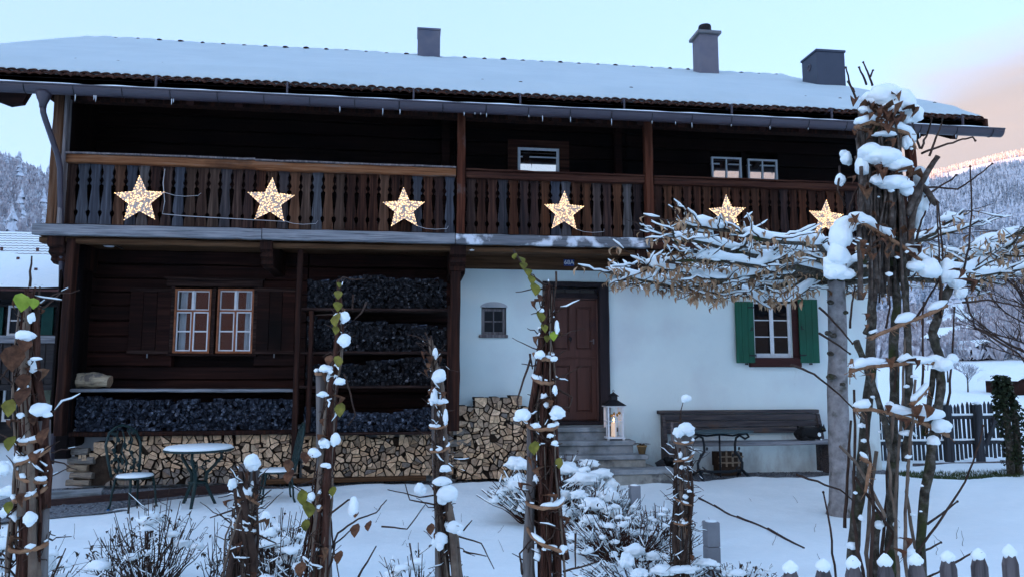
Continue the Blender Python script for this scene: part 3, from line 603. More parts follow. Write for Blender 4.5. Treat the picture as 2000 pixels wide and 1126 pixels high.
# balusters: flat boards with fretwork edges
prof = [(0, .003), (.05, .004), (.09, .012), (.125, .021), (.165, .020), (.195, .009), (.215, .008), (.245, .022), (.27, .032), (.295, .022), (.32, .009), (.335, .011), (.355, .029), (.40, .030), (.50, .022), (.60, .013), (.70, .006), (.745, .006), (.765, .024), (.785, .029), (.82, .022), (.86, .009), (.93, .005), (1, .003)]
bw = .0755; bh0, bh1 = 3.612, 4.46
poly = [(bw - h, -(bh1 - bh0) * t) for t, h in prof] + [(-bw + h, -(bh1 - bh0) * t) for t, h in prof[::-1]]
bm_ = MB(); bm_.prism(poly, -.013, .013)
me1 = bm_.mesh('baluster_board', M['board']); me2 = bm_.mesh('baluster_board', M['boardb']); me3 = bm_.mesh('baluster_board', M['boardg'])
def balrow(x0, x1, z1, brown, seed):
    n = int(round((x1 - x0) / .153)); st = (x1 - x0) / n
    for i in range(n):
        x = x0 + (i + .5) * st; use = me2 if rnd.random() < pw(x, brown) else me1
        if rnd.random() < pw(x, [(-4.5, .7), (-2.8, .4), (-2.2, .15), (.5, .12), (3, .15), (3.5, .0)]): use = me3
        inst('baluster_board', use, BAL, (x, YB + .0 + rnd.uniform(-.004, .004), z1), (0, rnd.uniform(-.007, .007), 0), (st / .153, 1, 1))
balrow(-4.655, .55, bh1 - .02, [(-4.6, 0), (-2, .25), (.5, .6)], 1); balrow(.70, 3.31, bh1 - .03, [(.7, .7), (3, .9)], 2); balrow(3.47, XR - .05, bh1 - .03, [(3, 1), (7, 1)], 3)
for (p, q, z, h, mm) in ((-4.67, -2.2, 4.487, .115, 'railtan'), (-2.2, .555, 4.475, .115, 'railtan'), (.70, 3.32, 4.455, .10, 'raildark'), (3.47, XR, 4.455, .10, 'raildark')):
    a = MB(); a.timber((p, YB - .04, z), (q, YB - .04, z), .10, h, seg=16, jit=.006, seed=int(p * 5) + 70); a.build('hand_rail', M[mm], BAL)
    a = MB(); a.timber((p, YB - .045, z + h / 2 + .012), (q, YB - .045, z + h / 2 + .012), .14, .022, seg=16, jit=.004, seed=int(p * 5) + 71, ch=.004); a.build('rail_cap', M['postgrey' if mm == 'railtan' else 'raildark'], BAL)
    a = MB(); a.timber((p, YB + .0, bh0 - .012), (q, YB + .0, bh0 - .012), .06, .02, seg=6, jit=.002, seed=9, ch=.003); a.build('bottom_rail', M['fascia'], BAL)
for (x, wd, mm) in ((-4.655, .05, 'postgrey'), (-4.70, .02, 'postgrey'), (.63, .115, 'post'), (3.39, .12, 'post'), (XR - .0, .12, 'post')):
    if wd < .04: continue
    a = MB(); a.timber((x, YB - .06, bz1 - .0), (x, YB - .06, 5.5), wd, .13, seg=12, jit=.004, seed=int(x * 11)); a.build('post', M[mm], BAL)
a = MB(); a.timber((-4.755, YB - .04, bz1), (-4.755, YB - .04, 5.5), .13, .13, seg=12, jit=.005, seed=77); a.build('post', M['postl'], BAL)
for i in range(6): box_o('end_board', (-4.76 - .02, YB + .06 + i * .178, 3.5), (-4.75, YB + .06 + i * .178 + .17, 5.7), M['blackwall'], BAL); box_o('end_board', (-4.70 - .02, YB + .16 + i * .16, .86), (-4.69, YB + .16 + i * .16 + .153, 3.43), M['blackwall'], BAL)
# carved brackets and bearer ends under the balcony
def bracket(x, z1, wd, hgt, dep, m, parent, Y0=YB, name='bracket'):
    P = [(Y0 - .02, z1), (Y0 - .02, z1 - hgt * .35), (Y0 + .05, z1 - hgt * .45), (Y0 + .03, z1 - hgt * .62), (Y0 + .12, z1 - hgt * .75), (Y0 + .11, z1 - hgt * .9), (Y0 + .2, z1 - hgt), (Y0 + dep, z1 - hgt), (Y0 + dep, z1)]
    a = MB(); a.prismx(P, x - wd / 2, x + wd / 2); return a.build(name, m, parent)
bracket(-4.72, 3.44, .2, .34, 1.1, M['darkpost'], BAL); bracket(-2.03, 3.44, .16, .34, 1.1, M['darkpost'], BAL); bracket(.60, 3.44, .22, .38, 1.1, M['darkpost'], BAL); bracket(3.3, 3.44, .2, .34, 1.1, M['darkpost'], BAL); bracket(XR - .1, 3.44, .2, .34, 1.1, M['darkpost'], BAL)
# corner post and dark end wall of the storage bay
for (x, wd, y, z0, z1, mm) in ((-4.55, .11, 10.5, .84, 3.42, 'darkpost'), (-4.72, .22, 10.95, .5, 3.44, 'fascia'), (.575, .14, 10.62, .84, 3.42, 'darkpost')):
    a = MB(); a.timber((x, y, z0), (x, y, z1), wd, .16, seg=10, jit=.005, seed=int(abs(x) * 13)); a.build('corner_post', M[mm], H)

# ---------- roof
SL = (8.28 - 5.47) / (YR - YE)
RX0, RX1 = -6.98, 8.58
def rz(y): return 5.47 + (y - YE) * SL if y <= YR else 5.47 + (2 * YR - y - YE) * SL
a = MB(); a.prismx([(YE + .04, 5.43), (YR, rz(YR) - .04), (2 * YR - YE, 5.43), (2 * YR - YE, 5.33), (YR, rz(YR) - .16), (YE + .04, 5.33)], RX0, RX1)
ROOF = a.build('roof', M['darkshelf'], H)
for x in [RX0 + .25 + i * .62 for i in range(25)]:
    a = MB(); a.prismx([(YE + .1, rz(YE) - .16), (12.2, rz(12.2) - .18), (12.2, rz(12.2) - .32), (YE + .16, rz(YE) - .28)], x - .05, x + .05); a.build('rafter', M['logwall'], ROOF)
box_o('fascia_board', (RX0 + .02, YE + .04, 5.29), (RX1 - .02, YE + .07, 5.44), M['fascia'], ROOF)
# purlins with carved ends
for (y, z, s) in ((YB + .02, 5.52, .16), (15.5, 8.0, .18)):
    for (xa, xb) in ((at(50, 215, YB).x, at(1826, 265, YB).x),):
        P = [(xa + .42, z - .22), (xa + .38, z - .19), (xa + .30, z - .22), (xa + .22, z - .14), (xa + .12, z - .15), (xa + .07, z - .06), (xa, z - .04), (xa, z + .1), (xb, z + .1), (xb, z - .04), (xb - .07, z - .06), (xb - .12, z - .15), (xb - .22, z - .14), (xb - .30, z - .24), (xb - .38, z - .2), (xb - .42, z - .24)]
        a = MB(); a.prism(P, y - s / 2, y + s / 2); a.build('purlin', M['darkpost'], ROOF)
for (xa, s) in ((-5.45, 1),):          # scalloped boards below the verge
    pts = [(xa - .9 * s, 5.36)]; 
    for i in range(9): pts.append((xa + (-.9 + i * .16) * s, 5.20 - .045 * (i % 2) - .012 * i))
    pts.append((xa + .5 * s, 5.36)); a = MB(); a.prism(pts if s < 0 else pts, YE + .12, YE + .2); a.build('scalloped_board', M['logwall'], ROOF)
for x in (RX0 + .01, RX1 - .01):                      # barge boards
    a = MB(); a.prismx([(YE - .02, rz(YE) - .2), (YR, rz(YR) - .2), (2 * YR - YE, rz(YE) - .2), (2 * YR - YE, rz(YE) + .0), (YR, rz(YR) + .0), (YE - .02, rz(YE) + .0)], x - .02, x + .02); a.build('barge_board', M['raildark'], ROOF)
# visible eave course: rounded clay tiles in two overlapping layers
tm = MB(); n = 6; up_ = []
for i in range(n + 1):
    t = i / n; x = -.062 + .124 * t; up_.append((x, .022 * math.sin(math.pi * t) ** .6))
P = up_ + [(x, z - .02) for x, z in up_[::-1]]; tm.prism(P, -.0, .34); tme = tm.mesh('roof_tile', M['tile'])
nt_ = int((RX1 - RX0) / .127)
ang = math.atan(SL)
for i in range(nt_):
    x = RX0 + .07 + i * .127
    inst('roof_tile', tme, ROOF, (x + rnd.uniform(-.004, .004), YE - .03 + rnd.uniform(-.012, .012), 5.455 + rnd.uniform(-.004, .004)), (ang + rnd.uniform(-.02, .02), rnd.uniform(-.05, .05), rnd.uniform(-.03, .03)))
    inst('roof_tile', tme, ROOF, (x + .063, YE + .035 + rnd.uniform(-.01, .01), 5.515 + rnd.uniform(-.004, .004)), (ang, rnd.uniform(-.05, .05), rnd.uniform(-.03, .03)))
# snow on the roof: a thick uneven sheet with a soft lip
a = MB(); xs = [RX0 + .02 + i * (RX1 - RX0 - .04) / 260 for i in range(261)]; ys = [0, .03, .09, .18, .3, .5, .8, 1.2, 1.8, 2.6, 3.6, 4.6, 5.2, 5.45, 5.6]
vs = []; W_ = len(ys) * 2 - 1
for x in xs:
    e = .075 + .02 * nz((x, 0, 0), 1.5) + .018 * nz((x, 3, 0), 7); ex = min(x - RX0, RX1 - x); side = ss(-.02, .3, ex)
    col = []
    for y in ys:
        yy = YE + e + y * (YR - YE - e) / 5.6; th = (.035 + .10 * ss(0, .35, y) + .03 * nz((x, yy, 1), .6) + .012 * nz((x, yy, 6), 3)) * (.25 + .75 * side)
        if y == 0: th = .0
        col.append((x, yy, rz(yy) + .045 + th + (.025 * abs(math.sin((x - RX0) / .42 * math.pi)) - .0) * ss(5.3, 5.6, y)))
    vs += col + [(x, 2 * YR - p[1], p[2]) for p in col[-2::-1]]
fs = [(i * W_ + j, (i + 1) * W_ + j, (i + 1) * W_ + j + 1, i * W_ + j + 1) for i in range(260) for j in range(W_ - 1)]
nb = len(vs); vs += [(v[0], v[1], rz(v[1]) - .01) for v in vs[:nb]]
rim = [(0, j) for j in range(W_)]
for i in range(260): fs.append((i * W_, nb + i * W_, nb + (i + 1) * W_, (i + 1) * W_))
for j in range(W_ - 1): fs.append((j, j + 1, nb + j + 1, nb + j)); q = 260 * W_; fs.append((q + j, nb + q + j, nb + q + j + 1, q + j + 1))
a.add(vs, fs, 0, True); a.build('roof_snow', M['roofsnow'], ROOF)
rt = MB(); rt.blob((0, 0, 0), (.085, .12, .055), 3, .1, 1, 2, flat=.6); rtm = rt.mesh('ridge_tile', M['tile'])
x = RX0 + .85
while x < RX1 - .3:
    if not (.0 < x < .62 or 6.2 < x < 6.9): inst('ridge_tile', rtm, ROOF, (x, YR, rz(YR) + .155 + rnd.uniform(-.015, .012)), (0, 0, rnd.uniform(-.4, .4)), (rnd.uniform(.6, .95), .8, rnd.uniform(.6, .9)))
    x += .42
# small melt marks along the lower roof (noses of snow stops)
for i in range(26):
    x = RX0 + 1.2 + i * .56; y = YE + rnd.uniform(.5, .62); inst('snow_stop', rtm, ROOF, (x, y, rz(y) + .158 + .0), (0, 0, 0), (.45, .2, .35)) if rnd.random() < .8 else None
# gutter
def guty(x): return YE - .10
gz_t, gz_b = 5.268, 5.165
a = MB(); prof_ = [(math.cos(t), math.sin(t)) for t in [math.pi + math.pi * i / 10 for i in range(11)]]
def gutter_profile(): 
    o = [(.085 * c_, .105 * s_) for c_, s_ in prof_]; i_ = [(.079 * c_, .098 * s_) for c_, s_ in prof_[::-1]]; return [(guty(0) + y, gz_t + z) for y, z in o + i_]
gp = gutter_profile(); a.prismx(gp, RX0 + .05, RX1 + .14)
a.tube([(RX0 + .05, guty(0) - .085, gz_t), (RX1 + .14, guty(0) - .085, gz_t)], .013, 6)
a.add([(RX1 + .139, y, z) for y, z in gp[:11]], [tuple(range(11))]); GUT = a.build('gutter', M['gutter'], ROOF)
a = MB(); xs = [RX0 + .1 + i * .08 for i in range(int((RX1 - .1 - RX0) / .08))]; vs = []
for x in xs:
    for k, yy in enumerate((-.078, -.05, 0, .05, .078)): vs.append((x, guty(0) + yy, gz_t - .006 + (.040 if 0 < k < 4 else .006) + .012 * nz((x, yy, 0), 3)))
a.add(vs, [(i * 5 + j, (i + 1) * 5 + j, (i + 1) * 5 + j + 1, i * 5 + j + 1) for i in range(len(xs) - 1) for j in range(4)], 0, True); a.build('gutter_snow', M['snow'], GUT)
for i in range(27):
    x = RX0 + .3 + i * .585; a = MB(); a.tube([(x, guty(0) - .088 * math.cos(t), gz_t - .109 * math.sin(t)) for t in [math.pi * k / 8 for k in range(9)]], .006, 4); a.build('gutter_bracket', M['black'], GUT)
for px in (302, 560, 808, 1017, 1220, 1430, 1625, 1880):       # straps of the snow rail
    A = at(px, 170, guty(0) - .06); a = MB(); a.box((A.x - .011, guty(0) - .03, gz_t), (A.x + .011, guty(0) + .0, 5.47)); a.box((A.x - .011, guty(0), 5.45), (A.x + .011, YE + .06, 5.47)); a.build('strap', M['gutter'], ROOF)
ice = mat('icicle_ice', [(.6, .66, .72), (.75, .8, .85)], bump=0, rough=.15)
for k in range(34):
    x = rnd.choice([rnd.uniform(-5, 8.3), RX0 + .3 + .585 * rnd.randrange(4, 26) + .01]); l_ = rnd.uniform(.025, .10); a = MB(); a.tube([(x, guty(0) - .02, gz_b + .01), (x + .002, guty(0) - .02, gz_b - l_ * .5), (x, guty(0) - .02, gz_b - l_)], [.008, .005, .001], 5); a.build('icicle', ice, GUT)
# downpipe at the left corner
dx = at(85, 190, guty(0)).x
a = MB(); a.lathe((dx, guty(0), 4.98), [(.04, 0), (.045, .05), (.09, .17), (.09, .2)], 12)
a.tube([(dx, guty(0), 5.0), (dx + .01, guty(0), 4.92), at(88, 232, 9.85), at(97, 258, 9.95), at(113, 305, 10.15), at(117, 330, 10.25), at(118, 400, 10.3), at(119, 440, 10.36), at(121, 480, 10.5), at(120, 560, 10.66), at(112, 700, 10.7), at(103, 850, 10.72), at(100, 905, 10.72)], [.036] * 13, 10); a.build('downpipe', M['gutter'], H)

# ---------- chimneys
def chimney(pxl, pxr, Y, pytop, pybot, m, lidm, lid=.05, over=.03, hole=False, depth=None):
    A = at(pxl, pybot, Y); B = at(pxr, pytop, Y); wd = B.x - A.x; dp = depth or wd; zb = min(rz(Y), rz(Y + dp)) - .1
    a = MB(); a.box((A.x, Y, zb), (B.x, Y + dp, B.z - lid), ch=.006); c = a.build('chimney', m, ROOF)
    a = MB(); a.box((A.x - over, Y - over, B.z - lid + .002), (B.x + over, Y + dp + over, B.z), ch=.008); a.build('chimney_lid', lidm, c)
    a = MB(); a.box((A.x - .05, Y - .05, rz(Y) + .02), (B.x + .05, Y, rz(Y) + .15)); a.build('flashing', M['chimdark'], c)
    if hole:
        a = MB(); cy, cz = Y + dp * .5, B.z - .27; ring = []
        a.lathe((0, 0, 0), [(.07, 0), (.07, .012), (.052, .016), (.05, .004)], 20); a.v = [(A.x - v[2], cy + v[0], cz + v[1]) for v in a.v]; a.build('vent', M['gutter'], c)
    return c, A, B, wd
chimney(815, 860, 15.25, 56, 121, M['chim'], M['chim'], over=.012, depth=.5)
c2, A2, B2, w2 = chimney(1369, 1402, 14.6, 62, 158, M['chim'], M['capmetal'], lid=.07, over=.06, depth=.42)
a = MB(); cx, cy, cz = (A2.x + B2.x) / 2, 14.6 + .21, B2.z
a.lathe((cx, cy, cz), [(.11, 0), (.14, .015), (.11, .03), (.145, .06), (.11, .075), (.145, .105), (.11, .12), (.145, .15), (.12, .165), (.14, .185), (.13, .215), (.10, .22)], 18); a.build('flue_cap', M['black'], c2)
chimney(1599, 1649, 13.0, 99, 192, M['chimdark'], M['chimdark'], over=.02, hole=True, depth=.56)

# number plate and lamps below the balcony
A = at(1101, 519, YW - .07); B = at(1121, 507, YW - .07)
npl = MB(); npl.box((A.x, YW - .085, A.z), (B.x, YW - .075, B.z), ch=.002); 
NP = npl.build('number_plate', mat('blue_enamel', [(.01, .05, .22), (.015, .07, .28)], rough=.3, bump=0)); tag(NP, 'small blue enamel plate reading 68A on the beam above the door', 'house number')
def text_mesh(s, size, loc, m, name, parent, ext=.001):
    cu = bpy.data.curves.new('t', 'FONT'); cu.body = s; cu.size = size; cu.extrude = ext; cu.align_x = 'CENTER'; cu.align_y = 'CENTER'; cu.offset = size * .02
    to = bpy.data.objects.new('t', cu); C.objects.link(to); dg = bpy.context.evaluated_depsgraph_get(); me = bpy.data.meshes.new_from_object(to.evaluated_get(dg)); bpy.data.objects.remove(to)
    me.materials.clear(); me.materials.append(m); o = bpy.data.objects.new(name, me); C.objects.link(o); attach(o, parent); o.location = loc; o.rotation_euler = (R(90), 0, 0); return o
text_mesh('68A', .095, ((A.x + B.x) / 2, YW - .088, (A.z + B.z) / 2), M['white'], 'lettering', NP)
for sx in (-1, 1): a = MB(); a.box((-.006, -.002, -.006), (.006, .002, .006)); a.build('rivet', M['white'], NP, loc=((A.x + B.x) / 2 + sx * (B.x - A.x) * .44, YW - .087, (A.z + B.z) / 2))
def lamp(px, py, Y, lab):
    P = at(px, py, Y); t = thing('wall_lamp', lab, 'lamp', P)
    a = MB(); a.box((P.x - .015, P.y - .02, P.z + .02), (P.x + .015, P.y + .5, P.z + .05)); a.build('lamp_arm', M['black'], t)
    a = MB(); a.lathe((P.x, P.y, P.z - .02), [(.02, .06), (.05, .03), (.07, .0), (.06, -.01)], 12); a.build('lamp_shade', M['white'], t)
lamp(213, 478, 10.9, 'small flat lamp under the balcony at the farmhouse corner')
lamp(921, 487, 10.5, 'small white lamp beside the carved bracket above the plaster wall')

# ---------------------------------------------------------------- lit stars on the balcony
M['gauze'] = mat('silvery_star_fabric', [(.24, .21, .19), (.62, .56, .50)], nscale=60, bump=.8, bdist=.01, rough=.6)
M['bulb'] = mat('warm_star_bulb', [(1, .7, .4), (1, .7, .4)], bump=0, emit=((1, .62, .28), .40))
M['cable'] = mat('pale_clear_cable', [(.45, .45, .47), (.55, .55, .57)], bump=0, rough=.5)
stars = [(273, 391, 46, 3, 'light star at the left end of the balcony, nearest the corner post'), (529, 393, 44, -2, 'light star on the balcony above the carved bracket end'),
         (789, 408, 40, 2, 'light star on the balcony just left of the first brown post'), (1102, 414, 39, -1, 'light star on the balcony above the front door plate'),
         (1421, 419, 37, 3, 'light star on the balcony partly behind the snowy twigs'), (1613, 427, 35, -4, 'light star on the balcony half hidden by the tall shrub')]
for k, (px, py, r, tilt, lab) in enumerate(stars):
    c = at(px, py, YB - .13); rr_ = r / F * math.hypot(c.x * .13 + c.y * .99, 0); S = thing('light_star', lab, 'star decoration', c, 'lit stars along the balcony')
    def P(i, f=1): 
        t = R(90 + 36 * i + tilt); q = rr_ * (1.06 if i % 2 == 0 else .47) * f; return (c.x + q * math.cos(t), c.z + q * math.sin(t))
    pts = [P(i) for i in range(10)]; a = MB()
    vs = [(x, c.y, z) for x, z in pts] + [(c.x, c.y - .055, c.z), (c.x, c.y + .045, c.z)]
    a.add(vs, [(i, (i + 1) % 10, 10) for i in range(10)] + [((i + 1) % 10, i, 11) for i in range(10)]); a.build('star_body', M['gauze'], S)
    a = MB(); a.tube([(x, c.y, z) for x, z in pts + pts[:1]], .006, 4); a.build('star_frame', M['cable'], S)
    a = MB(); q = random.Random(k)
    def bulb(x, y, z): 
        o = .0066; a.add([(x + o, y, z), (x - o, y, z), (x, y, z + o), (x, y, z - o), (x, y - o, z)], [(0, 2, 4), (2, 1, 4), (1, 3, 4), (3, 0, 4)])
    for i in range(10):
        A, B = pts[i], pts[(i + 1) % 10]
        for j in range(5): t = j / 5; bulb(lerp(A[0], B[0], t), c.y - .012, lerp(A[1], B[1], t))
    for j in range(230):
        i = q.randrange(10); A, B = pts[i], pts[(i + 1) % 10]; u, v = q.random(), q.random()
        if u + v > 1: u, v = 1 - u, 1 - v
        x = c.x + (A[0] - c.x) * u + (B[0] - c.x) * v; z = c.z + (A[1] - c.z) * u + (B[1] - c.z) * v; bulb(x, c.y - .055 * (1 - u - v) - .008, z)
    a.build('bulbs', M['bulb'], S, kind='stuff')
    ld = bpy.data.lights.new('star_light', 'POINT'); ld.energy = .10; ld.color = (1, .5, .18); ld.shadow_soft_size = .06; lo_ = bpy.data.objects.new('star_light', ld); C.objects.link(lo_); attach(lo_, S); lo_.location = (c.x, c.y + .075, c.z)
    a = MB(); x0, z0 = pts[6 if k != 0 else 8]; a.tube([(x0, c.y, z0), (x0 + .12, c.y + .03, z0 - .03), (x0 + .25, c.y + .05, z0 - .035), (x0 + .42, c.y + .05, z0 - .02), (x0 + .44, YB - .02, z0 + .03)], .003, 4); a.build('cable', M['cable'], S)
a = MB(); A = at(322, 330, YB - .06); a.tube([A, A + Vector((-.01, -.01, -.2)), A + Vector((.02, 0, -.45)), A + Vector((.0, 0, -.62)), A + Vector((.3, 0, -.64)), A + Vector((.9, 0, -.66)), A + Vector((1.6, 0, -.68))], .005, 4)
tag(a.build('fairy_light_cable', M['cable']), 'thin pale cable hanging down the balcony boards beside the leftmost star', 'cable')

# ---------------------------------------------------------------- firewood
def clip(poly, nx_, nz_, d):
    o = []
    for i in range(len(poly)):
        a, b = poly[i], poly[(i + 1) % len(poly)]; da = a[0] * nx_ + a[1] * nz_ - d; db = b[0] * nx_ + b[1] * nz_ - d
        if da <= 0: o.append(a)
        if da * db < 0: t = da / (da - db); o.append((a[0] + (b[0] - a[0]) * t, a[1] + (b[1] - a[1]) * t))
    return o
def cells(x0, x1, z0, topf, size, gap0, q, split=.75):
    """packed split-log end faces: jittered cells, many of them cleft once more"""
    pts = []; z = z0 + size * .45; row = 0; mx = max(topf(lerp(x0, x1, i / 30)) for i in range(31))
    while z < mx:
        x = x0 + size * (.5 if row % 2 else .1)
        while x < x1:
            if z < topf(x) - size * .2: pts.append((x + q.uniform(-.34, .34) * size, z + q.uniform(-.3, .3) * size))
            x += size * q.uniform(.85, 1.2)
        z += size * .84; row += 1
    g = {}
    for i, p in enumerate(pts): g.setdefault((int(p[0] / size / 1.5), int(p[1] / size / 1.5)), []).append(i)
    out_ = []
    for i, p in enumerate(pts):
        s = size * .78; poly = [(p[0] - s, p[1] - s), (p[0] + s, p[1] - s), (p[0] + s, p[1] + s), (p[0] - s, p[1] + s)]
        gi, gj = int(p[0] / size / 1.5), int(p[1] / size / 1.5)
        for a in (-1, 0, 1):
            for b in (-1, 0, 1):
                for j in g.get((gi + a, gj + b), ()):
                    if j == i: continue
                    r_ = pts[j]; dx_, dz_ = r_[0] - p[0], r_[1] - p[1]; l_ = math.hypot(dx_, dz_)
                    if l_ < 1e-6 or l_ > size * 2.4: continue
                    dx_ /= l_; dz_ /= l_; poly = clip(poly, dx_, dz_, (p[0] + r_[0]) / 2 * dx_ + (p[1] + r_[1]) / 2 * dz_)
                    if len(poly) < 3: break
        poly = clip(poly, 0, -1, -z0); poly = clip(poly, -1, 0, -x0); poly = clip(poly, 1, 0, x1)
        if len(poly) < 3: continue
        parts_ = [poly]
        if q.random() < split:
            t = q.uniform(0, math.pi); c_, s_ = math.cos(t), math.sin(t); d = p[0] * c_ + p[1] * s_ + q.uniform(-.12, .12) * size
            parts_ = [clip(poly, c_, s_, d), clip(poly, -c_, -s_, -d)]
            if q.random() < .55:
                t += q.uniform(1.0, 2.1); c_, s_ = math.cos(t), math.sin(t); d = p[0] * c_ + p[1] * s_; parts_ = [parts_[0], clip(parts_[1], c_, s_, d) if len(parts_[1]) > 2 else [], clip(parts_[1], -c_, -s_, -d) if len(parts_[1]) > 2 else []]
        for P_ in parts_:
            if len(P_) < 3 or q.random() < .035: continue
            gap = gap0 * q.uniform(.45, 1.9)
            cx_ = sum(v[0] for v in P_) / len(P_); cz_ = sum(v[1] for v in P_) / len(P_)
            R_ = [(cx_ + (v[0] - cx_) * (1 - gap / max(.01, math.hypot(v[0] - cx_, v[1] - cz_))), cz_ + (v[1] - cz_) * (1 - gap / max(.01, math.hypot(v[0] - cx_, v[1] - cz_)))) for v in P_]
            ar = abs(sum(R_[i_][0] * R_[(i_ + 1) % len(R_)][1] - R_[(i_ + 1) % len(R_)][0] * R_[i_][1] for i_ in range(len(R_)))) / 2
            if ar > size * size * .03: out_.append((R_, ar))
    return out_
def woodpile(label, x0, x1, z0, topf, size, Y, depth, q, grey=None, backm=True, kern=()):
    T = thing('firewood_stack', label, 'firewood stack', ((x0 + x1) / 2, Y + depth / 2, z0), 'stacks of pale split firewood along the wall')
    cs_ = [c for c in cells(x0, x1, z0, topf, size, .0095, q, .92) if not any(k[0] < c[0][0][0] < k[1] and k[2] < c[0][0][1] < k[3] for k in kern)]
    cs_.sort(key=lambda c: -c[1]); rest = MB()
    for i, (P_, ar) in enumerate(cs_):
        cx_ = sum(v[0] for v in P_) / len(P_); cz_ = sum(v[1] for v in P_) / len(P_); yo = q.uniform(-.055, .045); tx, tz = q.uniform(-.22, .22), q.uniform(-.12, .12)
        a = rest if i >= 290 else MB(); n = len(P_); o = 0 if i >= 290 else 1
        ox, oz = (cx_, cz_) if o else (0, 0)
        # slight rounding of corners
        Q_ = []
        for j in range(n):
            p, c_, r_ = P_[j - 1], P_[j], P_[(j + 1) % n]
            Q_.append((c_[0] * .93 + p[0] * .07, c_[1] * .93 + p[1] * .07)); Q_.append((c_[0] * .93 + r_[0] * .07, c_[1] * .93 + r_[1] * .07))
        n = len(Q_)
        vs = [(v[0] - ox, Y + yo + (v[0] - cx_) * tx + (v[1] - cz_) * tz, v[1] - oz) for v in Q_] + [(v[0] - ox, Y + depth, v[1] - oz) for v in Q_]
        gm = grey(cx_, cz_) if grey else 0
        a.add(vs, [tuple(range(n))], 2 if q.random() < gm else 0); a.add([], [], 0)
        b = len(a.v) - 2 * n
        for j in range(n): a.f.append((b + j, b + n + j, b + n + (j + 1) % n, b + (j + 1) % n)); a.m.append(1); a.sm.append(False)
        if o: a.build('firewood_log', [M['logend'], M['bark'], M['logendg']], T, loc=(cx_, 0, cz_))
    if rest.v: rest.build('small_logs', [M['logend'], M['bark'], M['logendg']], T, kind='stuff')
    a = MB(); a.prism([(x0 + .04, z0)] + [(x1 - .04, z0)] + [(lerp(x1, x0, i / 12), topf(lerp(x1, x0, i / 12)) - .07) for i in range(13)], Y + .07, Y + depth - .01); a.build('log_core', M['bark'], T)
    return T
YF = 11.02; BASE = GZ + .01
q = random.Random(11)
tL = lambda x: pw(x, [(-4.6, .56), (-4.35, .62), (-4.1, .76), (-3.9, .79), (-1.6, .79)]) + .012 * math.sin(x * 9)
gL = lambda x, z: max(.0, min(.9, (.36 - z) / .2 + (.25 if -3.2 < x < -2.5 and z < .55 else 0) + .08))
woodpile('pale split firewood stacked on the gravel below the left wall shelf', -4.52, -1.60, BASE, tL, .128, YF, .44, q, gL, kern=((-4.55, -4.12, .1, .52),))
tM = lambda x: .785 + .012 * math.sin(x * 11)
woodpile('pale split firewood stacked below the dark wood rack', -1.56, .60, BASE + .06, tM, .126, YF, .44, q, lambda x, z: .08)
tR = lambda x: pw(x, [(.6, 1.16), (.9, 1.2), (1.02, 1.30), (1.35, 1.33), (1.5, 1.24), (1.62, 1.15), (1.78, .8), (1.9, .35)]) + .015 * math.sin(x * 14)
woodpile('tall pale split firewood stack against the white wall beside the steps', .63, 1.86, BASE, tR, .122, YF - .02, .44, q, lambda x, z: .1)
# cross-stacked logs that hold the ends
M['logside'] = mat('split_wood_flank', [(.10, .09, .085), (.24, .22, .19), (.36, .28, .19)], stretch=(.8, 5, 9), nscale=9, bump=.5, rand=[(.17, .17, .17), (.42, .28, .15), (.22, .20, .18), (.3, .27, .23)], rmix=.5)
for (px0, px1, pys, lab) in ((132, 176, (881, 898, 913, 928, 942), 'left end of the log stack'), (880, 915, (843, 864, 886, 906), 'right stack')):
    X0, X1 = at(px0, 900, YF - .03).x, at(px1, 900, YF - .03).x
    T = thing('log_crib', 'greyish logs laid crosswise at the outer end of the firewood stack' if px0 < 500 else 'greyish logs laid crosswise between the two right firewood stacks', 'log crib', ((X0 + X1) / 2, YF + .1, BASE))
    zs_ = [at(150 if px0 < 500 else 900, y_, YF - .03).z for y_ in pys]
    for i, z in enumerate(zs_):
        a = MB(); w_ = (X1 - X0) * (1 if i % 2 else .8); a.timber((X0 - (.01 if i % 3 else -.03), YF + .02 + .02 * (i % 2), z), (X0 + w_ + rnd.uniform(-.03, .06), YF + .03, z + rnd.uniform(-.01, .01)), .12, .085 + rnd.uniform(-.012, .01), seg=4, jit=.008, seed=i * 3 + px0, ch=.02); a.build('log', M['logside'], T)
    a = MB(); a.box((X0 + .03, YF + .1, BASE), (X1, YF + .42, zs_[0] - .01)); a.build('log_core', M['bark'], T)
a = MB(); a.timber((-2.1, YF - .04, BASE + .03), (.2, YF - .04, BASE + .04), .10, .07, seg=10, jit=.004, seed=4)
tag(a.build('ground_beam', M['tan']), 'long brown timber lying on the gravel under the middle firewood stack', 'beam')

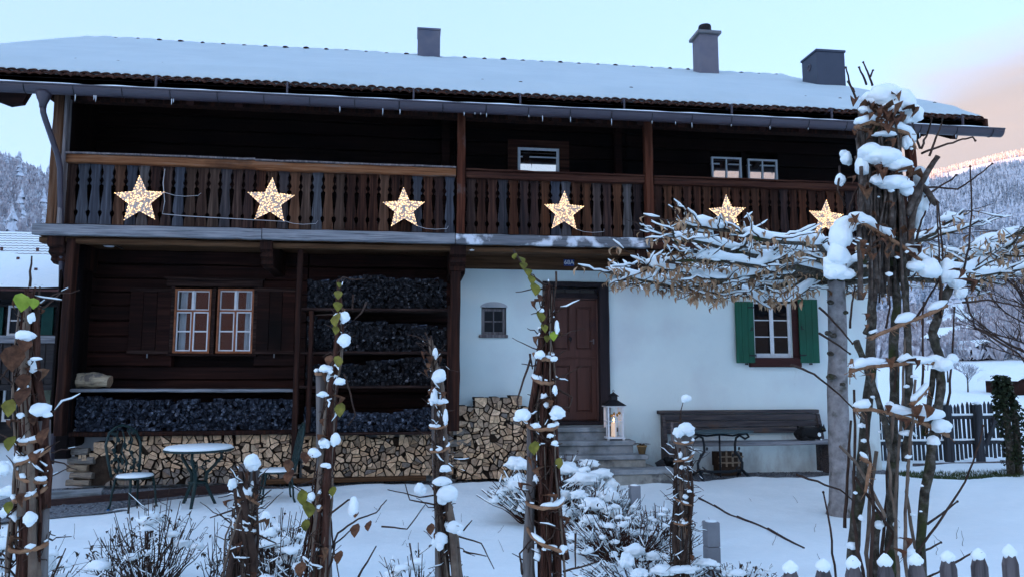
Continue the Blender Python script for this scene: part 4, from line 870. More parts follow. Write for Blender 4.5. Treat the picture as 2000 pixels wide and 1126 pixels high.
def oldstack(label, x0, x1, z0, topf, size, Y, depth, m, q):
    T = thing('old_firewood_stack', label, 'old firewood stack', ((x0 + x1) / 2, Y + depth / 2, z0), 'stacks of blackened old firewood on the wall shelves')
    a = MB()
    for P_, ar in cells(x0, x1, z0, topf, size, .004, q, .45):
        cx_ = sum(v[0] for v in P_) / len(P_); cz_ = sum(v[1] for v in P_) / len(P_); yo = q.uniform(-.045, .045); tx, tz = q.uniform(-.9, .9), q.uniform(-1.1, .9); n = len(P_)
        vs = [(v[0], Y + yo + (v[0] - cx_) * tx + (v[1] - cz_) * tz, v[1]) for v in P_] + [(v[0], Y + .16, v[1]) for v in P_]
        a.add(vs, [tuple(range(n))] + [(j, n + j, n + (j + 1) % n, (j + 1) % n) for j in range(n)])
    a.build('blackened_logs', m, T, kind='stuff')
    # sticks lying loose on top
    for i in range(int((x1 - x0) * 9)):
        x = q.uniform(x0 + .1, x1 - .1); z = topf(x) - .01; a = MB(); t = q.uniform(-.6, .6); l_ = q.uniform(.04, .12)
        a.timber((x - l_ * math.cos(t), Y + q.uniform(0, .1), z - l_ * math.sin(t) * .5), (x + l_ * math.cos(t), Y + q.uniform(0, .1), z + l_ * math.sin(t) * .5 + .01), .03, .022, seg=2, jit=.003, seed=i, ch=.006); a.build('loose_stick', M['oldwood'], T)
    a = MB(); a.prism([(x0 + .01, z0), (x1 - .01, z0)] + [(lerp(x1 - .01, x0 + .01, i / 10), topf(lerp(x1, x0, i / 10)) - .04) for i in range(11)], Y + .1, Y + depth); a.build('log_core', M['fascia'], T)
    return T
# wall shelf with bench top, left
sA = at(130, 757, 10.9); sB = at(578, 762, 10.9)
SH = thing('wall_shelf', 'dark timber bench shelf built along the wall under the small paned windows', 'shelf', ((sA.x + sB.x) / 2, 11.1, .84))
a = MB(); a.timber((sA.x, 10.92, 1.41), (sB.x, 10.92, 1.40), .1, .045, seg=12, jit=.003, seed=2); a.build('front_board', M['grey'], SH)
a = MB(); a.box((sA.x, 10.971, 1.395), (sB.x, YW, 1.43)); a.build('bench_board', M['darkshelf'], SH)
a = MB(); a.timber((sA.x - .02, 10.93, .815), (-1.62, 10.93, .825), .1, .06, seg=12, jit=.004, seed=3); a.box((sA.x, 10.981, .80), (-1.62, YW - .28, .845)); a.build('lower_board', M['darkpost'], SH)
a = MB(); a.timber((sA.x + .04, 10.95, .85), (sA.x + .04, 10.95, 1.385), .06, .05, seg=5, jit=.003, seed=5); a.build('end_post', M['darkpost'], SH)
a = MB(); a.timber((sA.x + .08, 10.9, .72), (sA.x + .08, 11.2, .72), .14, .14, seg=2, seed=6, ch=.03); a.build('support_block', M['fascia'], SH)
q = random.Random(5)
oldstack('blackened split firewood packed in the wall shelf under the bench board', sA.x + .1, -1.70, .85, lambda x: 1.24 + .035 * math.sin(x * 2.3) + .02 * nz((x, 0, 0), 5) + (.04 if x < -3 else 0), .06, 10.99, .4, M['oldwood'], q)
# rack between the posts
RK = thing('firewood_rack', 'tall dark timber rack with four shelves of old firewood beside the plaster wall', 'rack', (-.5, 10.8, .84))
for x, z1 in ((-1.60, 3.42), (-1.42, 2.5), (.50, 2.6)):
    a = MB(); a.timber((x, 10.60, .4 if x < -1.5 else .84), (x, 10.60, z1), .075 if x < -1.5 else .06, .08, seg=12, jit=.004, seed=int(-x * 9) + 3); a.build('rack_post', M['darkpost'], RK)
shz = [2.55, 1.945, 1.47, .83]
for i, z in enumerate(shz):
    a = MB(); a.timber((-1.56, 10.62, z - .02), (.5, 10.62, z - .012), .06, .035, seg=10, jit=.003, seed=i); a.box((-1.56, 10.652, z - .04), (.5, 11.4, z - .008)); a.build('rack_shelf', M['darkshelf'], RK)
tops = [lambda x: 2.92 + .08 * (1 - ((x + .5) / 1.1) ** 2) + .02 * math.sin(x * 7), lambda x: pw(x, [(-1.5, 2.40), (-1, 2.38), (0, 2.33), (.45, 2.28)]), lambda x: 1.80 + .05 * math.sin(x * 2 + 1), lambda x: 1.12 + .05 * math.sin(x * 2.6)]
labs = ['heaped black old firewood on the top shelf of the rack', 'black old firewood on the second shelf of the rack', 'black old firewood on the third shelf of the rack', 'black old firewood on the lowest shelf of the rack']
for z, tf, lb, mm in zip(shz, tops, labs, ('oldwoodb', 'oldwoodb', 'oldwoodb', 'oldwood')): oldstack(lb, -1.50, .46, z, tf, .055, 10.7, .5, M[mm], q)
# the big log on the bench
A = at(140, 750, 11.05); B = at(214, 750, 11.05); a = MB(); z0 = 1.43
q = random.Random(3); pts = []; rad = []
for i in range(9): t = i / 8; pts.append((lerp(A.x, B.x, t), 11.08 + .02 * math.sin(t * 5), z0 + .10 + .018 * math.sin(t * 3.5))); rad.append(.098 + .018 * math.sin(t * 4) + (.012 if 3 < i < 6 else 0))
a.tube(pts, rad, 14, smooth=False, fl=(1.15, .95)); a.v = [(v[0] + .008 * nz(v, 14), v[1] + .018 * nz(v, 11), v[2] + .022 * nz((v[1], v[0], v[2]), 13)) for v in a.v]
M['paleLog'] = mat('pale_log_flank', [(.16, .11, .075), (.46, .36, .24), (.66, .55, .38)], stretch=(.7, 4, 6), nscale=8, bump=.6, second=((.17, .14, .12), 9, .5, .62))
a.m = [1 if i >= len(a.f) - 2 else 0 for i in range(len(a.f))]
tag(a.build('big_log', [M['paleLog'], M['logend']]), 'large pale rough log lying on the left end of the wall bench', 'log')

# ---------------------------------------------------------------- stone steps
ST = thing('stone_steps', 'grey stone steps leading up to the brown front door', 'steps', (2.7, 10.9, GZ))
lv = [(11.02, .835, 2.0, 3.06, .30), (10.78, .655, 1.85, 3.26, .3), (10.5, .48, 1.8, 3.36, .3), (10.18, .315, 1.75, 3.66, .33)]
for k, (yf, z, x0, x1, dp) in enumerate(lv):
    s_ = MB(); s_.box((x0, yf, z - .065), (x1, YW - .02 if k == 0 else yf + .34, z), ch=.008); s_.build('step', M['stone'], ST)
    n = 1 if k < 3 else 2
    for j in range(n):
        a = MB(); a.box((lerp(x0 + .02, x1 - .03, j / n) + .003, yf + .03, GZ - .1), (lerp(x0 + .02, x1 - .03, (j + 1) / n) - .003, YW - .03, z - .067), ch=.006); a.build('riser_block', M['stone'] if k < 2 else M['stonelow'], ST)
# ---------------------------------------------------------------- lantern
P0 = at(1199, 846, 11.0); P0.z = .657; LN = thing('lantern', 'white wooden lantern with a lit candle standing on the steps beside the door', 'lantern', P0)
w2_, h0, h1 = .125, .657, 1.16
a = MB(); a.box((P0.x - w2_ - .015, P0.y - w2_ - .015, h0 + .02), (P0.x + w2_ + .015, P0.y + w2_ + .015, h0 + .045), ch=.004)
for sx in (-1, 1):
    for sy in (-1, 1): a.box((P0.x + sx * (w2_ - .015) - .013, P0.y + sy * (w2_ - .015) - .013, h0 + .046), (P0.x + sx * (w2_ - .015) + .013, P0.y + sy * (w2_ - .015) + .013, h1 - .021)); a.box((P0.x + sx * (w2_ - .01) - .015, P0.y + sy * (w2_ - .01) - .015, h0), (P0.x + sx * (w2_ - .01) + .015, P0.y + sy * (w2_ - .01) + .015, h0 + .019))
a.box((P0.x - w2_ - .02, P0.y - w2_ - .02, h1 - .02), (P0.x + w2_ + .02, P0.y + w2_ + .02, h1), ch=.004); a.build('lantern_body', M['white'], LN)
for sx, sy in ((-1, 0), (1, 0), (0, -1)):
    b_ = MB()
    if sx: 
        X = P0.x + sx * (w2_ - .012); b_.box((X - .005, P0.y - .006, h0 + .047), (X + .005, P0.y + .006, h1 - .022)); b_.box((X - .005, P0.y - w2_ + .03, h0 + .27), (X + .005, P0.y + w2_ - .03, h0 + .284))
    else:
        Y_ = P0.y - w2_ + .012; b_.box((P0.x - .006, Y_ - .005, h0 + .047), (P0.x + .006, Y_ + .005, h1 - .022)); b_.box((P0.x - w2_ + .03, Y_ - .004, h0 + .27), (P0.x + w2_ - .03, Y_ + .004, h0 + .284))
    b_.build('lantern_bar', M['white'], LN)
a = MB(); zt = h1 + .002; R4 = lambda r, z: [(P0.x - r, P0.y - r, z), (P0.x + r, P0.y - r, z), (P0.x + r, P0.y + r, z), (P0.x - r, P0.y + r, z)]
def frus(a, lv_): 
    vs = [];
    for r, z in lv_: vs += R4(r, z)
    n = len(lv_); a.add(vs, [(i * 4 + k, i * 4 + (k + 1) % 4, (i + 1) * 4 + (k + 1) % 4, (i + 1) * 4 + k) for i in range(n - 1) for k in range(4)] + [(3, 2, 1, 0), tuple((n - 1) * 4 + k for k in range(4))])
frus(a, [(w2_ + .03, zt), (w2_ + .03, zt + .008), (.06, zt + .075), (.055, zt + .08)]); frus(a, [(.05, zt + .081), (.05, zt + .135)]); frus(a, [(.068, zt + .136), (.068, zt + .142), (.012, zt + .19), (.004, zt + .2)])
a.tube([(P0.x - .0, P0.y, zt + .2), (P0.x - .018, P0.y, zt + .215), (P0.x, P0.y, zt + .235), (P0.x + .018, P0.y, zt + .215), (P0.x, P0.y, zt + .2)], .004, 5); a.build('lantern_roof', M['black'], LN)
cd = thing('candle', 'lit white pillar candle burning inside the white lantern', 'candle', (P0.x, P0.y, h0 + .045))
a = MB(); a.lathe((P0.x, P0.y, h0 + .046), [(.038, 0), (.04, .01), (.04, .2), (.03, .205)], 16); a.build('wax', mat('glowing_wax', [(.7, .6, .5), (.8, .7, .6)], bump=0, emit=((1, .62, .32), .05)), cd)
a = MB(); a.lathe((P0.x, P0.y, h0 + .255), [(.002, 0), (.013, .02), (.010, .04), (.001, .07)], 8); a.build('flame', mat('candle_flame', [(1, .7, .3), (1, .7, .3)], bump=0, emit=((1, .55, .18), 1.2)), cd)
pl_ = bpy.data.lights.new('candle_light', 'POINT'); pl_.energy = .03; pl_.color = (1, .55, .2); pl_.shadow_soft_size = .03; lo = bpy.data.objects.new('candle_light', pl_); C.objects.link(lo); attach(lo, cd); lo.location = (P0.x, P0.y, h0 + .34)
bl = MB(); q = random.Random(8)
for i in range(5): bl.blob((P0.x + q.uniform(-.07, .07), P0.y - .06 + q.uniform(-.02, .03), h0 + .38 + q.uniform(-.03, .04)), (.025,) * 3, i, .05, 1, 1)
tag(bl.build('glass_baubles', mat('gold_bauble', [(.45, .22, .06), (.6, .35, .12)], metal=.8, rough=.2, bump=0)), 'small gold baubles hanging in the top of the white lantern', 'baubles')
# flower pot on the step
P1 = at(1244, 873, 10.63); P1.z = .482; P1.x = 3.30; T = thing('flower_pot', 'small tan flower pot with a withered plant on the end of the third step', 'flower pot', P1)
a = MB(); a.lathe(P1, [(.045, 0), (.068, .10), (.075, .10), (.075, .125), (.062, .125), (.06, .11)], 16); a.build('pot', mat('tan_pot', [(.18, .11, .05), (.28, .18, .08)], nscale=20, bump=.2), T)
a = MB(); q = random.Random(2)
for i in range(26): t = q.uniform(0, 6.3); l_ = q.uniform(.04, .13); a.tube([(P1.x, P1.y, P1.z + .11), (P1.x + l_ * .5 * math.cos(t), P1.y + l_ * .5 * math.sin(t), P1.z + .15), (P1.x + l_ * math.cos(t), P1.y + l_ * math.sin(t), P1.z + .14)], .003, 3)
a.build('withered_plant', M['bark'], T, kind='stuff')

# ---------------------------------------------------------------- garden bench, cat and table by the white wall
BX0, BX1 = at(1290, 812, 11.3).x, at(1606, 812, 11.3).x
M['benchw'] = mat('weathered_dark_bench_wood', [(.018, .016, .018), (.06, .055, .06), (.13, .10, .08)], stretch=SX, nscale=5, bump=.5, second=((.13, .07, .04), 2, .58, .68))
BN = thing('garden_bench', 'long weathered wooden bench with a boarded back against the white wall', 'bench', ((BX0 + BX1) / 2, 11.2, GZ))
for z0, z1, nm in ((1.005, 1.06, 'top_rail'), (.90, .995, 'back_board'), (.80, .893, 'back_board'), (.70, .792, 'back_board')):
    a = MB(); yo = .04 * (1.0 - z1); a.box((BX0 + (0 if nm == 'top_rail' else .05), YW - .12 - yo, z0), (BX1 - (0 if nm == 'top_rail' else .04), YW - .06 - yo + (.04 if nm == 'top_rail' else -.02), z1), ch=.006); a.build(nm, M['benchw'], BN)
a = MB(); a.timber((BX0 + .1, 11.05, .58), (BX1 + .08, 11.05, .58), .32, .06, seg=10, jit=.004, seed=8); a.build('seat', M['grey'], BN)
for x in (BX0 + .07, BX1 - .03):
    s = 1 if x < 5 else -1
    a = MB(); a.prismx([(YW - .06, GZ), (YW - .18, GZ), (YW - .2, .5), (YW - .24, .62), (YW - .2, .8), (YW - .13, 1.0), (YW - .06, 1.0)], x - .025, x + .025); a.build('end_panel', M['benchw'], BN)
    a = MB(); a.prismx([(11.18, GZ), (10.98, GZ), (10.92, .545), (11.2, .545)], x - .07, x + .05); a.build('leg', M['benchw'], BN)
a = MB(); a.timber((BX0 + .12, 11.12, .88), (BX0 + .06, 10.93, .62), .04, .05, seg=3, seed=1); a.build('arm', M['postgrey'], BN)
# black cat lying on the bench: one body skinned from a skeleton
def skin(name, verts, edges, rads, m, sub=2):
    me = bpy.data.meshes.new(name); me.from_pydata(verts, edges, []); o = bpy.data.objects.new(name, me); C.objects.link(o)
    mo = o.modifiers.new('s', 'SKIN'); mo.use_smooth_shade = True
    for i, r in enumerate(rads): me.skin_vertices[0].data[i].radius = r if isinstance(r, tuple) else (r, r)
    me.skin_vertices[0].data[0].use_root = True; o.modifiers.new('d', 'SUBSURF').levels = sub; o.modifiers['d'].render_levels = sub
    dg = bpy.context.evaluated_depsgraph_get(); me2 = bpy.data.meshes.new_from_object(o.evaluated_get(dg)); bpy.data.objects.remove(o); me2.materials.clear(); me2.materials.append(m)
    return me2
CX, CY, CZ = at(1580, 860, 11.0).x, 11.02, .615
M['fur'] = mat('black_fur', [(.003, .003, .003), (.009, .009, .010)], nscale=60, rough=.8, bump=.6, bdist=.006)
cv = [(CX - .03, CY, CZ + .125), (CX - .13, CY, CZ + .115), (CX - .17, CY + .01, CZ + .075), (CX + .08, CY - .01, CZ + .105), (CX + .145, CY - .02, CZ + .14), (CX + .18, CY - .03, CZ + .165),
      (CX + .10, CY - .06, CZ + .05), (CX + .16, CY - .08, CZ + .022), (CX - .12, CY - .07, CZ + .04), (CX - .06, CY - .10, CZ + .022), (CX - .2, CY - .03, CZ + .03), (CX - .14, CY - .11, CZ + .02), (CX - .02, CY - .125, CZ + .018), (CX + .05, CY - .12, CZ + .016)]
ce = [(0, 1), (1, 2), (0, 3), (3, 4), (4, 5), (3, 6), (6, 7), (1, 8), (8, 9), (2, 10), (10, 11), (11, 12), (12, 13)]
cr_ = [.092, .098, .07, .078, .055, .058, .035, .022, .045, .024, .022, .02, .017, .012]
CT = thing('cat', 'black cat with a white chest patch crouching on the bench end', 'cat', (CX, CY, CZ))
o = inst('body', skin('cat', cv, ce, cr_, M['fur']), CT, (0, 0, 0))
hx, hy, hz = CX + .20, CY - .05, CZ + .165
a = MB(); a.blob((hx, hy, hz), (.058, .06, .05), 1, .03, 1, 3); a.blob((hx + .02, hy - .045, hz - .015), (.03, .022, .02), 2, .03, 1, 2)
for s in (-1, 1): a.add([(hx + s * .045, hy - .02, hz + .03), (hx + s * .012, hy - .02, hz + .045), (hx + s * .036, hy - .01, hz + .085), (hx + s * .03, hy + .015, hz + .035)], [(0, 1, 2), (1, 3, 2), (3, 0, 2)])
a.build('head', M['fur'], CT)
a = MB(); 
for s in (-1, 1): a.blob((hx + .012 + s * .022, hy - .054, hz + .008), (.008, .005, .008), 1, 0, 1, 1)
a.build('eyes', mat('yellow_cat_eye', [(.25, .2, .03), (.3, .24, .04)], bump=0, rough=.2), CT)
a = MB(); a.blob((CX + .14, CY - .085, CZ + .085), (.028, .015, .035), 3, .3, 2, 2); a.blob((CX + .155, CY - .105, CZ + .015), (.016, .014, .012), 3, .1, 2, 2); a.build('white_patch', M['snow'], CT)

def green_tube(): pass
M['iron'] = mat('dark_green_cast_iron', [(.006, .018, .018), (.014, .036, .034)], nscale=18, rough=.5, bump=.3)
M['ironb'] = mat('blackish_cast_iron', [(.006, .010, .014), (.014, .020, .026)], nscale=18, rough=.5, bump=.3)
M['tabletop'] = mat('teal_grey_table_top', [(.02, .045, .055), (.045, .08, .09)], nscale=8, rough=.5)
# ornate iron table in front of the bench
TX, TY = at(1405, 850, 10.72).x, 10.72; IT = thing('iron_table', 'long oval iron table with scrolled legs in front of the bench', 'table', (TX, TY, GZ))
zt = .79; a = MB(); n = 28; vs = [(TX + .52 * math.cos(2 * math.pi * k / n), TY + .30 * math.sin(2 * math.pi * k / n), z) for z in (zt - .018, zt) for k in range(n)]
a.add(vs, [tuple(range(n - 1, -1, -1)), tuple(range(n, 2 * n))] + [(k, (k + 1) % n, n + (k + 1) % n, n + k) for k in range(n)]); a.build('table_top', M['tabletop'], IT)
def scroll(s): return [(TX + s * .42, TY, zt - .03), (TX + s * .46, TY, zt - .09), (TX + s * .40, TY, zt - .12), (TX + s * .32, TY, zt - .07), (TX + s * .26, TY, zt - .10), (TX + s * .24, TY, zt - .2), (TX + s * .24, TY, zt - .3), (TX + s * .30, TY, zt - .38), (TX + s * .345, TY, zt - .47), (TX + s * .34, TY, zt - .57), (TX + s * .28, TY, zt - .60), (TX + s * .24, TY, zt - .55), (TX + s * .28, TY, zt - .52)]
for s in (-1, 1):
    a = MB(); a.tube(scroll(s), [.018, .02, .018, .016, .018, .02, .02, .02, .02, .022, .018, .014, .008], 6)
    a.tube([(TX + s * .33, TY - .0, zt - .57), (TX + s * .36, TY - .2, GZ + .03), (TX + s * .38, TY - .26, GZ)], [.024, .022, .018], 6); a.tube([(TX + s * .33, TY, zt - .57), (TX + s * .36, TY + .2, GZ + .03), (TX + s * .38, TY + .26, GZ)], [.024, .022, .018], 6)
    for d in (-.05, .05): a.blob((TX + s * .25 + d, TY, zt - .31 + d), (.022, .012, .03), 2, .3, 2, 1)
    a.build('leg', M['ironb'], IT)
a = MB(); a.tube([(TX - .33, TY, zt - .57), (TX - .15, TY, zt - .595), (TX + .15, TY, zt - .595), (TX + .33, TY, zt - .57)], [.02, .03, .03, .02], 6, fl=(1, .8)); a.build('stretcher', M['ironb'], IT)
a = MB(); a.tube([(TX - .42, TY, zt - .04), (TX - .2, TY, zt - .07), (TX, TY, zt - .05), (TX + .2, TY, zt - .07), (TX + .42, TY, zt - .04)], .016, 5); a.tube([(TX, TY, zt - .02), (TX, TY, GZ + .02)], .014, 6); a.build('top_brace', M['ironb'], IT)
# slatted crate under the bench
A = at(1405, 893, 11.05); B = at(1452, 866, 11.05); T = thing('slatted_crate', 'small wooden slatted crate standing beneath the bench behind the iron table', 'crate', ((A.x + B.x) / 2, 11.15, GZ))
zb, zt_ = .22, .46
a = MB(); a.box((A.x, 11.1, zb), (B.x, 11.34, zt_ - .03)); a.build('crate_lining', M['bark'], T)
for i in range(4): box_o('slat', (lerp(A.x, B.x, i / 4) + .02, 11.08, zb), (lerp(A.x, B.x, i / 4) + .045, 11.098, zt_), M['logside'], T)
for z in (zb + .05, zb + .14): box_o('slat', (A.x, 11.065, z), (B.x, 11.078, z + .022), M['logside'], T)
a = MB(); a.box((A.x + .02, 11.12, GZ - .02), (B.x - .02, 11.34, zb - .002)); a.build('crate_foot', M['bark'], T)
# dark planter at the foot of the steps
P2 = at(1303, 925, 10.75); T = thing('dark_planter', 'low black planter on the gravel between the steps and the bench', 'planter', (P2.x + .02, 10.75, GZ))
a = MB(); a.lathe((P2.x + .05, 10.75, GZ - .02), [(.07, 0), (.10, .16), (.115, .17), (.115, .19), (.10, .19), (.09, .17)], 14); a.build('pot', M['black'], T)
a = MB()
for i in range(7): a.blob((P2.x + .05 + rnd.uniform(-.06, .06), 10.75 + rnd.uniform(-.05, .05), GZ + .22 + rnd.uniform(-.03, .07)), (.05, .05, .04), i, .4, 2, 2)
a.build('dark_plant', M['fur'], T)
a = MB(); a.box((P2.x - .16, 10.72, GZ + .12), (P2.x - .03, 10.74, GZ + .28), rot=Matrix.Rotation(R(-28), 3, 'Y')); a.build('label_board', M['black'], T)

# ---------------------------------------------------------------- bistro table and chairs on the left
def snowdisc(a, c, r, th, n=26, sx=1, sy=1, seed=0):
    vs = []; 
    for k in range(n): t = 2 * math.pi * k / n; j = 1 + .02 * math.sin(k * 2.7 + seed); vs.append((c[0] + r * sx * j * math.cos(t), c[1] + r * sy * j * math.sin(t), c[2]))
    for k in range(n): t = 2 * math.pi * k / n; vs.append((c[0] + r * .93 * sx * math.cos(t), c[1] + r * .93 * sy * math.sin(t), c[2] + th))
    vs.append((c[0], c[1], c[2] + th * 1.15)); a.add(vs, [(k, (k + 1) % n, n + (k + 1) % n, n + k) for k in range(n)] + [(n + k, n + (k + 1) % n, 2 * n) for k in range(n)] + [tuple(range(n - 1, -1, -1))], 0, True)
bx, by = atz(389, 872, .70).x, atz(389, 872, .70).y
bx, by = at(389, 872, 9.55).x, 9.55
bt_z = at(389, 874, 9.55).z
T = thing('bistro_table', 'round green iron table with a layer of snow in front of the firewood', 'table', (bx, by, 0))
tr = .40; a = MB(); a.lathe((bx, by, bt_z - .03), [(tr - .01, 0), (tr, .008), (tr, .02), (tr - .01, .028)], 28, smooth=False); a.build('table_top', M['iron'], T)
a = MB(); snowdisc(a, (bx, by, bt_z - .002), tr - .004, .028); a.build('snow_layer', M['snow'], T)
for t0 in (0.5, 2.6, 4.7):
    c_, s_ = math.cos(t0), math.sin(t0); a = MB(); a.tube([(bx + r_ * c_, by + r_ * s_, z) for r_, z in ((.26, bt_z - .03), (.27, bt_z - .12), (.18, bt_z - .22), (.10, bt_z - .3), (.09, bt_z - .4), (.14, bt_z - .52), (.22, .06), (.30, .02), (.33, .03))], [.014, .02, .018, .022, .026, .022, .018, .018, .015], 6)
    a.tube([(bx + r_ * c_, by + r_ * s_, z) for r_, z in ((.10, bt_z - .3), (.04, bt_z - .22), (.08, bt_z - .15), (.14, bt_z - .17))], .01, 5); a.build('leg', M['iron'], T)
a = MB(); a.lathe((bx, by, bt_z - .42), [(.02, 0), (.11, .01), (.11, .03), (.02, .04)], 14); a.build('leg_ring', M['iron'], T)
def chair(cx, cy, face, label, tip=0):
    T = thing('iron_chair', label, 'chair', (cx, cy, 0), 'green cast iron chairs at the round table'); cf, sf = math.cos(face), math.sin(face)
    def W(u, v, z): return (cx + u * cf - v * sf, cy + u * sf + v * cf, z)      # u forward, v sideways
    sz = .44
    a = MB(); a.lathe((cx, cy, sz - .02), [(.20, 0), (.215, .01), (.21, .02)], 22, smooth=False); a.build('seat', M['iron'], T)
    a = MB(); snowdisc(a, (cx, cy, sz + .001), .205, .02); a.build('snow_layer', M['snow'], T)
    for (u, v) in ((.14, .14), (.14, -.14), (-.15, .14), (-.15, -.14)):
        a = MB(); a.tube([W(u, v, sz - .02), W(u * 1.2, v * 1.15, sz - .2), W(u * 1.25, v * 1.2, .12), W(u * 1.5, v * 1.4, .01)], [.016, .013, .012, .016], 6); a.build('leg', M['iron'], T)
    a = MB(); lean = -.10
    B_ = lambda v, z: W(-.19 + lean * (z - sz) / .5, v, z)
    a.tube([B_(.17, sz - .01), B_(.20, sz + .18), B_(.22, sz + .36), B_(.17, sz + .50), B_(.08, sz + .56), B_(0, sz + .58), B_(-.08, sz + .56), B_(-.17, sz + .50), B_(-.22, sz + .36), B_(-.20, sz + .18), B_(-.17, sz - .01)], .016, 6); a.build('back_frame', M['iron'], T)
    a = MB(); q = random.Random(int(cx * 100))
    for v0 in (-.1, 0, .1): a.tube([B_(v0, sz + .02), B_(v0 + .03, sz + .15), B_(v0 - .03, sz + .28), B_(v0 + .02, sz + .4), B_(v0 * .6, sz + .52)], .010, 5)
    for i in range(26):
        v0 = q.uniform(-.17, .17); z0 = sz + q.uniform(.05, .5); p_ = B_(v0, z0); a.blob(p_, (.022, .010, .028), i, .5, 2, 1)
    a.build('back_ornament', M['iron'], T)
chair(at(262, 912, 9.35).x - .02, 9.45, R(-38), 'green iron chair with its back to the corner, left of the round table')
chair(at(540, 908, 9.7).x, 9.75, R(196), 'green iron chair right of the round table, seen side on')

# ---------------------------------------------------------------- edging boards, slab, little things on the ground
A = atz(60, 990, .06); B = atz(510, 951, .1); a = MB(); d = (B - A).normalized()
a.timber(A + Vector((0, 0, .01)), B + Vector((0, 0, .02)), .04, .13, seg=8, jit=.002, seed=1, ch=.004); tag(a.build('terrace_edging', M['edging']), 'low rusty brown edging strip along the gravel below the firewood', 'edging')
A = atz(92, 968, .12); a = MB(); a.box((A.x - .1, A.y - .05, .08), (A.x + .55, A.y + .45, .135), ch=.01, rot=Matrix.Rotation(R(18), 3, 'Z')); tag(a.build('paving_slab', M['stone']), 'pale stone slab at the left corner of the house', 'slab')
pts = [atz(x, y, .05) for x, y in ((1365, 975), (1395, 985), (1440, 1003), (1500, 1028), (1570, 1060))]; a = MB()
for i in range(len(pts) - 1): a.timber(pts[i] + Vector((0, 0, .0)), pts[i + 1] + Vector((0, 0, -.012)), .018, .05, seg=4, jit=.0012, seed=i, ch=.006)
a.v = [(v[0], v[1], v[2] - .05 * ss(8.0, 7.2, v[1]) if False else v[2] + ground(v[0], v[1]) - .052) for v in a.v]
tag(a.build('lawn_edging', M['edging']), 'dark edging strip running diagonally through the snow right of the steps', 'edging')
M['blue'] = mat('blue_hose_plastic', [(.01, .12, .32), (.02, .18, .42)], bump=0, rough=.4)
pts = [atz(x, y, .04) for x, y in ((133, 1001), (150, 997), (170, 996), (190, 997), (212, 1000))]; a = MB(); a.tube([(p.x, p.y, ground(p.x, p.y) + .02 - .02 * abs(i - 2) * .5) for i, p in enumerate(pts)], .018, 8)
tag(a.build('garden_hose', M['blue']), 'short bend of blue garden hose showing through the snow', 'hose')
def bollard(px, Y, label):
    p = at(px, 1000, Y); T = thing('bollard_light', label, 'bollard light', (p.x, Y, 0), 'grey bollard lights in the garden'); w_ = .052; z1 = .49; g0 = ground(p.x, Y) - .1
    a = MB(); a.box((p.x - w_, Y - w_, g0), (p.x + w_, Y + w_, .30), ch=.004); a.build('shaft', M['bollard'], T)
    a = MB(); a.box((p.x - w_, Y - w_, .304), (p.x + w_, Y + w_, z1), ch=.004); a.build('light_head', M['bollard'], T)
    a = MB(); a.blob((p.x, Y, z1 + .0), (w_ * .9, w_ * .9, .012), 3, .1, 1, 2, flat=.9); a.build('snow_cap', M['snow'], T)
M['bollard'] = mat('grey_powder_coat', [(.20, .21, .23), (.25, .26, .28)], nscale=8, bump=.05, rough=.55)
bollard(1240, 7.65, 'grey square bollard light standing in the snow between the shrubs and the ribbed post')
bollard(1388, 5.75, 'grey square bollard light nearest the viewer, right of the ribbed vine post')
bollard(1138, 9.9, 'small grey bollard light among the snowy shrubs near the steps')

# ---------------------------------------------------------------- plants: shared makers
M['bark2'] = mat('grey_brown_bark', [(0.0280, 0.0216, 0.0192), (0.0800, 0.0600, 0.0480), (0.1600, 0.1360, 0.1200)], nscale=22, bump=.8, bdist=.008, spec=0.12)
M['mossy'] = mat('mossy_dark_bark', [(0.0153, 0.0136, 0.0102), (0.0595, 0.0510, 0.0382), (0.1445, 0.1275, 0.1105)], nscale=26, bump=.9, bdist=.01, second=((0.0425, 0.0510, 0.0170), 7, .55, .68), spec=0.12)
M['vine'] = mat('red_brown_vine_bark', [(0.0150, 0.0070, 0.0050), (0.0550, 0.0225, 0.0150), (0.1000, 0.0500, 0.0350)], stretch=(12, 12, 2), nscale=5, bump=.8, spec=0.12)
M['twig'] = mat('brown_twig', [(0.0325, 0.0195, 0.0156), (0.0780, 0.0488, 0.0358)], nscale=20, bump=.3, spec=0.12)
M['twigpale'] = mat('pale_shoot_bark', [(.09, .06, .045), (.20, .15, .11)], nscale=14, bump=.4)
M['stake'] = mat('weathered_stake', [(0.0560, 0.0440, 0.0384), (0.1360, 0.1200, 0.1120), (0.2000, 0.1920, 0.1840)], stretch=SZ, nscale=4, bump=.5, spec=0.12)
M['deadleaf'] = mat('dead_brown_leaf', [(.05, .022, .012), (.17, .08, .04)], nscale=40, bump=.4, rand=[(.06, .022, .012), (.18, .08, .04), (.10, .035, .02), (.24, .13, .07)], rmix=.5)
M['paleleaf'] = mat('pale_tan_hanging_leaf', [(.16, .08, .04), (.42, .26, .15), (.55, .38, .24)], nscale=6, detail=2, bump=0, lo=.35, hi=.65)
M['yellowleaf'] = mat('olive_yellow_leaf', [(.10, .10, .015), (.22, .20, .03)], nscale=25, bump=.3, rand=[(.20, .19, .03), (.12, .12, .02), (.26, .22, .05)], rmix=.5)
M['greenleaf'] = mat('yellow_green_leaf', [(.16, .24, .02), (.30, .38, .05)], nscale=25, bump=.3)
M['rosaleaf'] = mat('small_dark_leaf', [(.02, .02, .012), (.08, .05, .035)], nscale=9, bump=0)
M['straw'] = mat('straw_rope', [(.16, .075, .04), (.36, .20, .11)], nscale=40, bump=.9, bdist=.006)
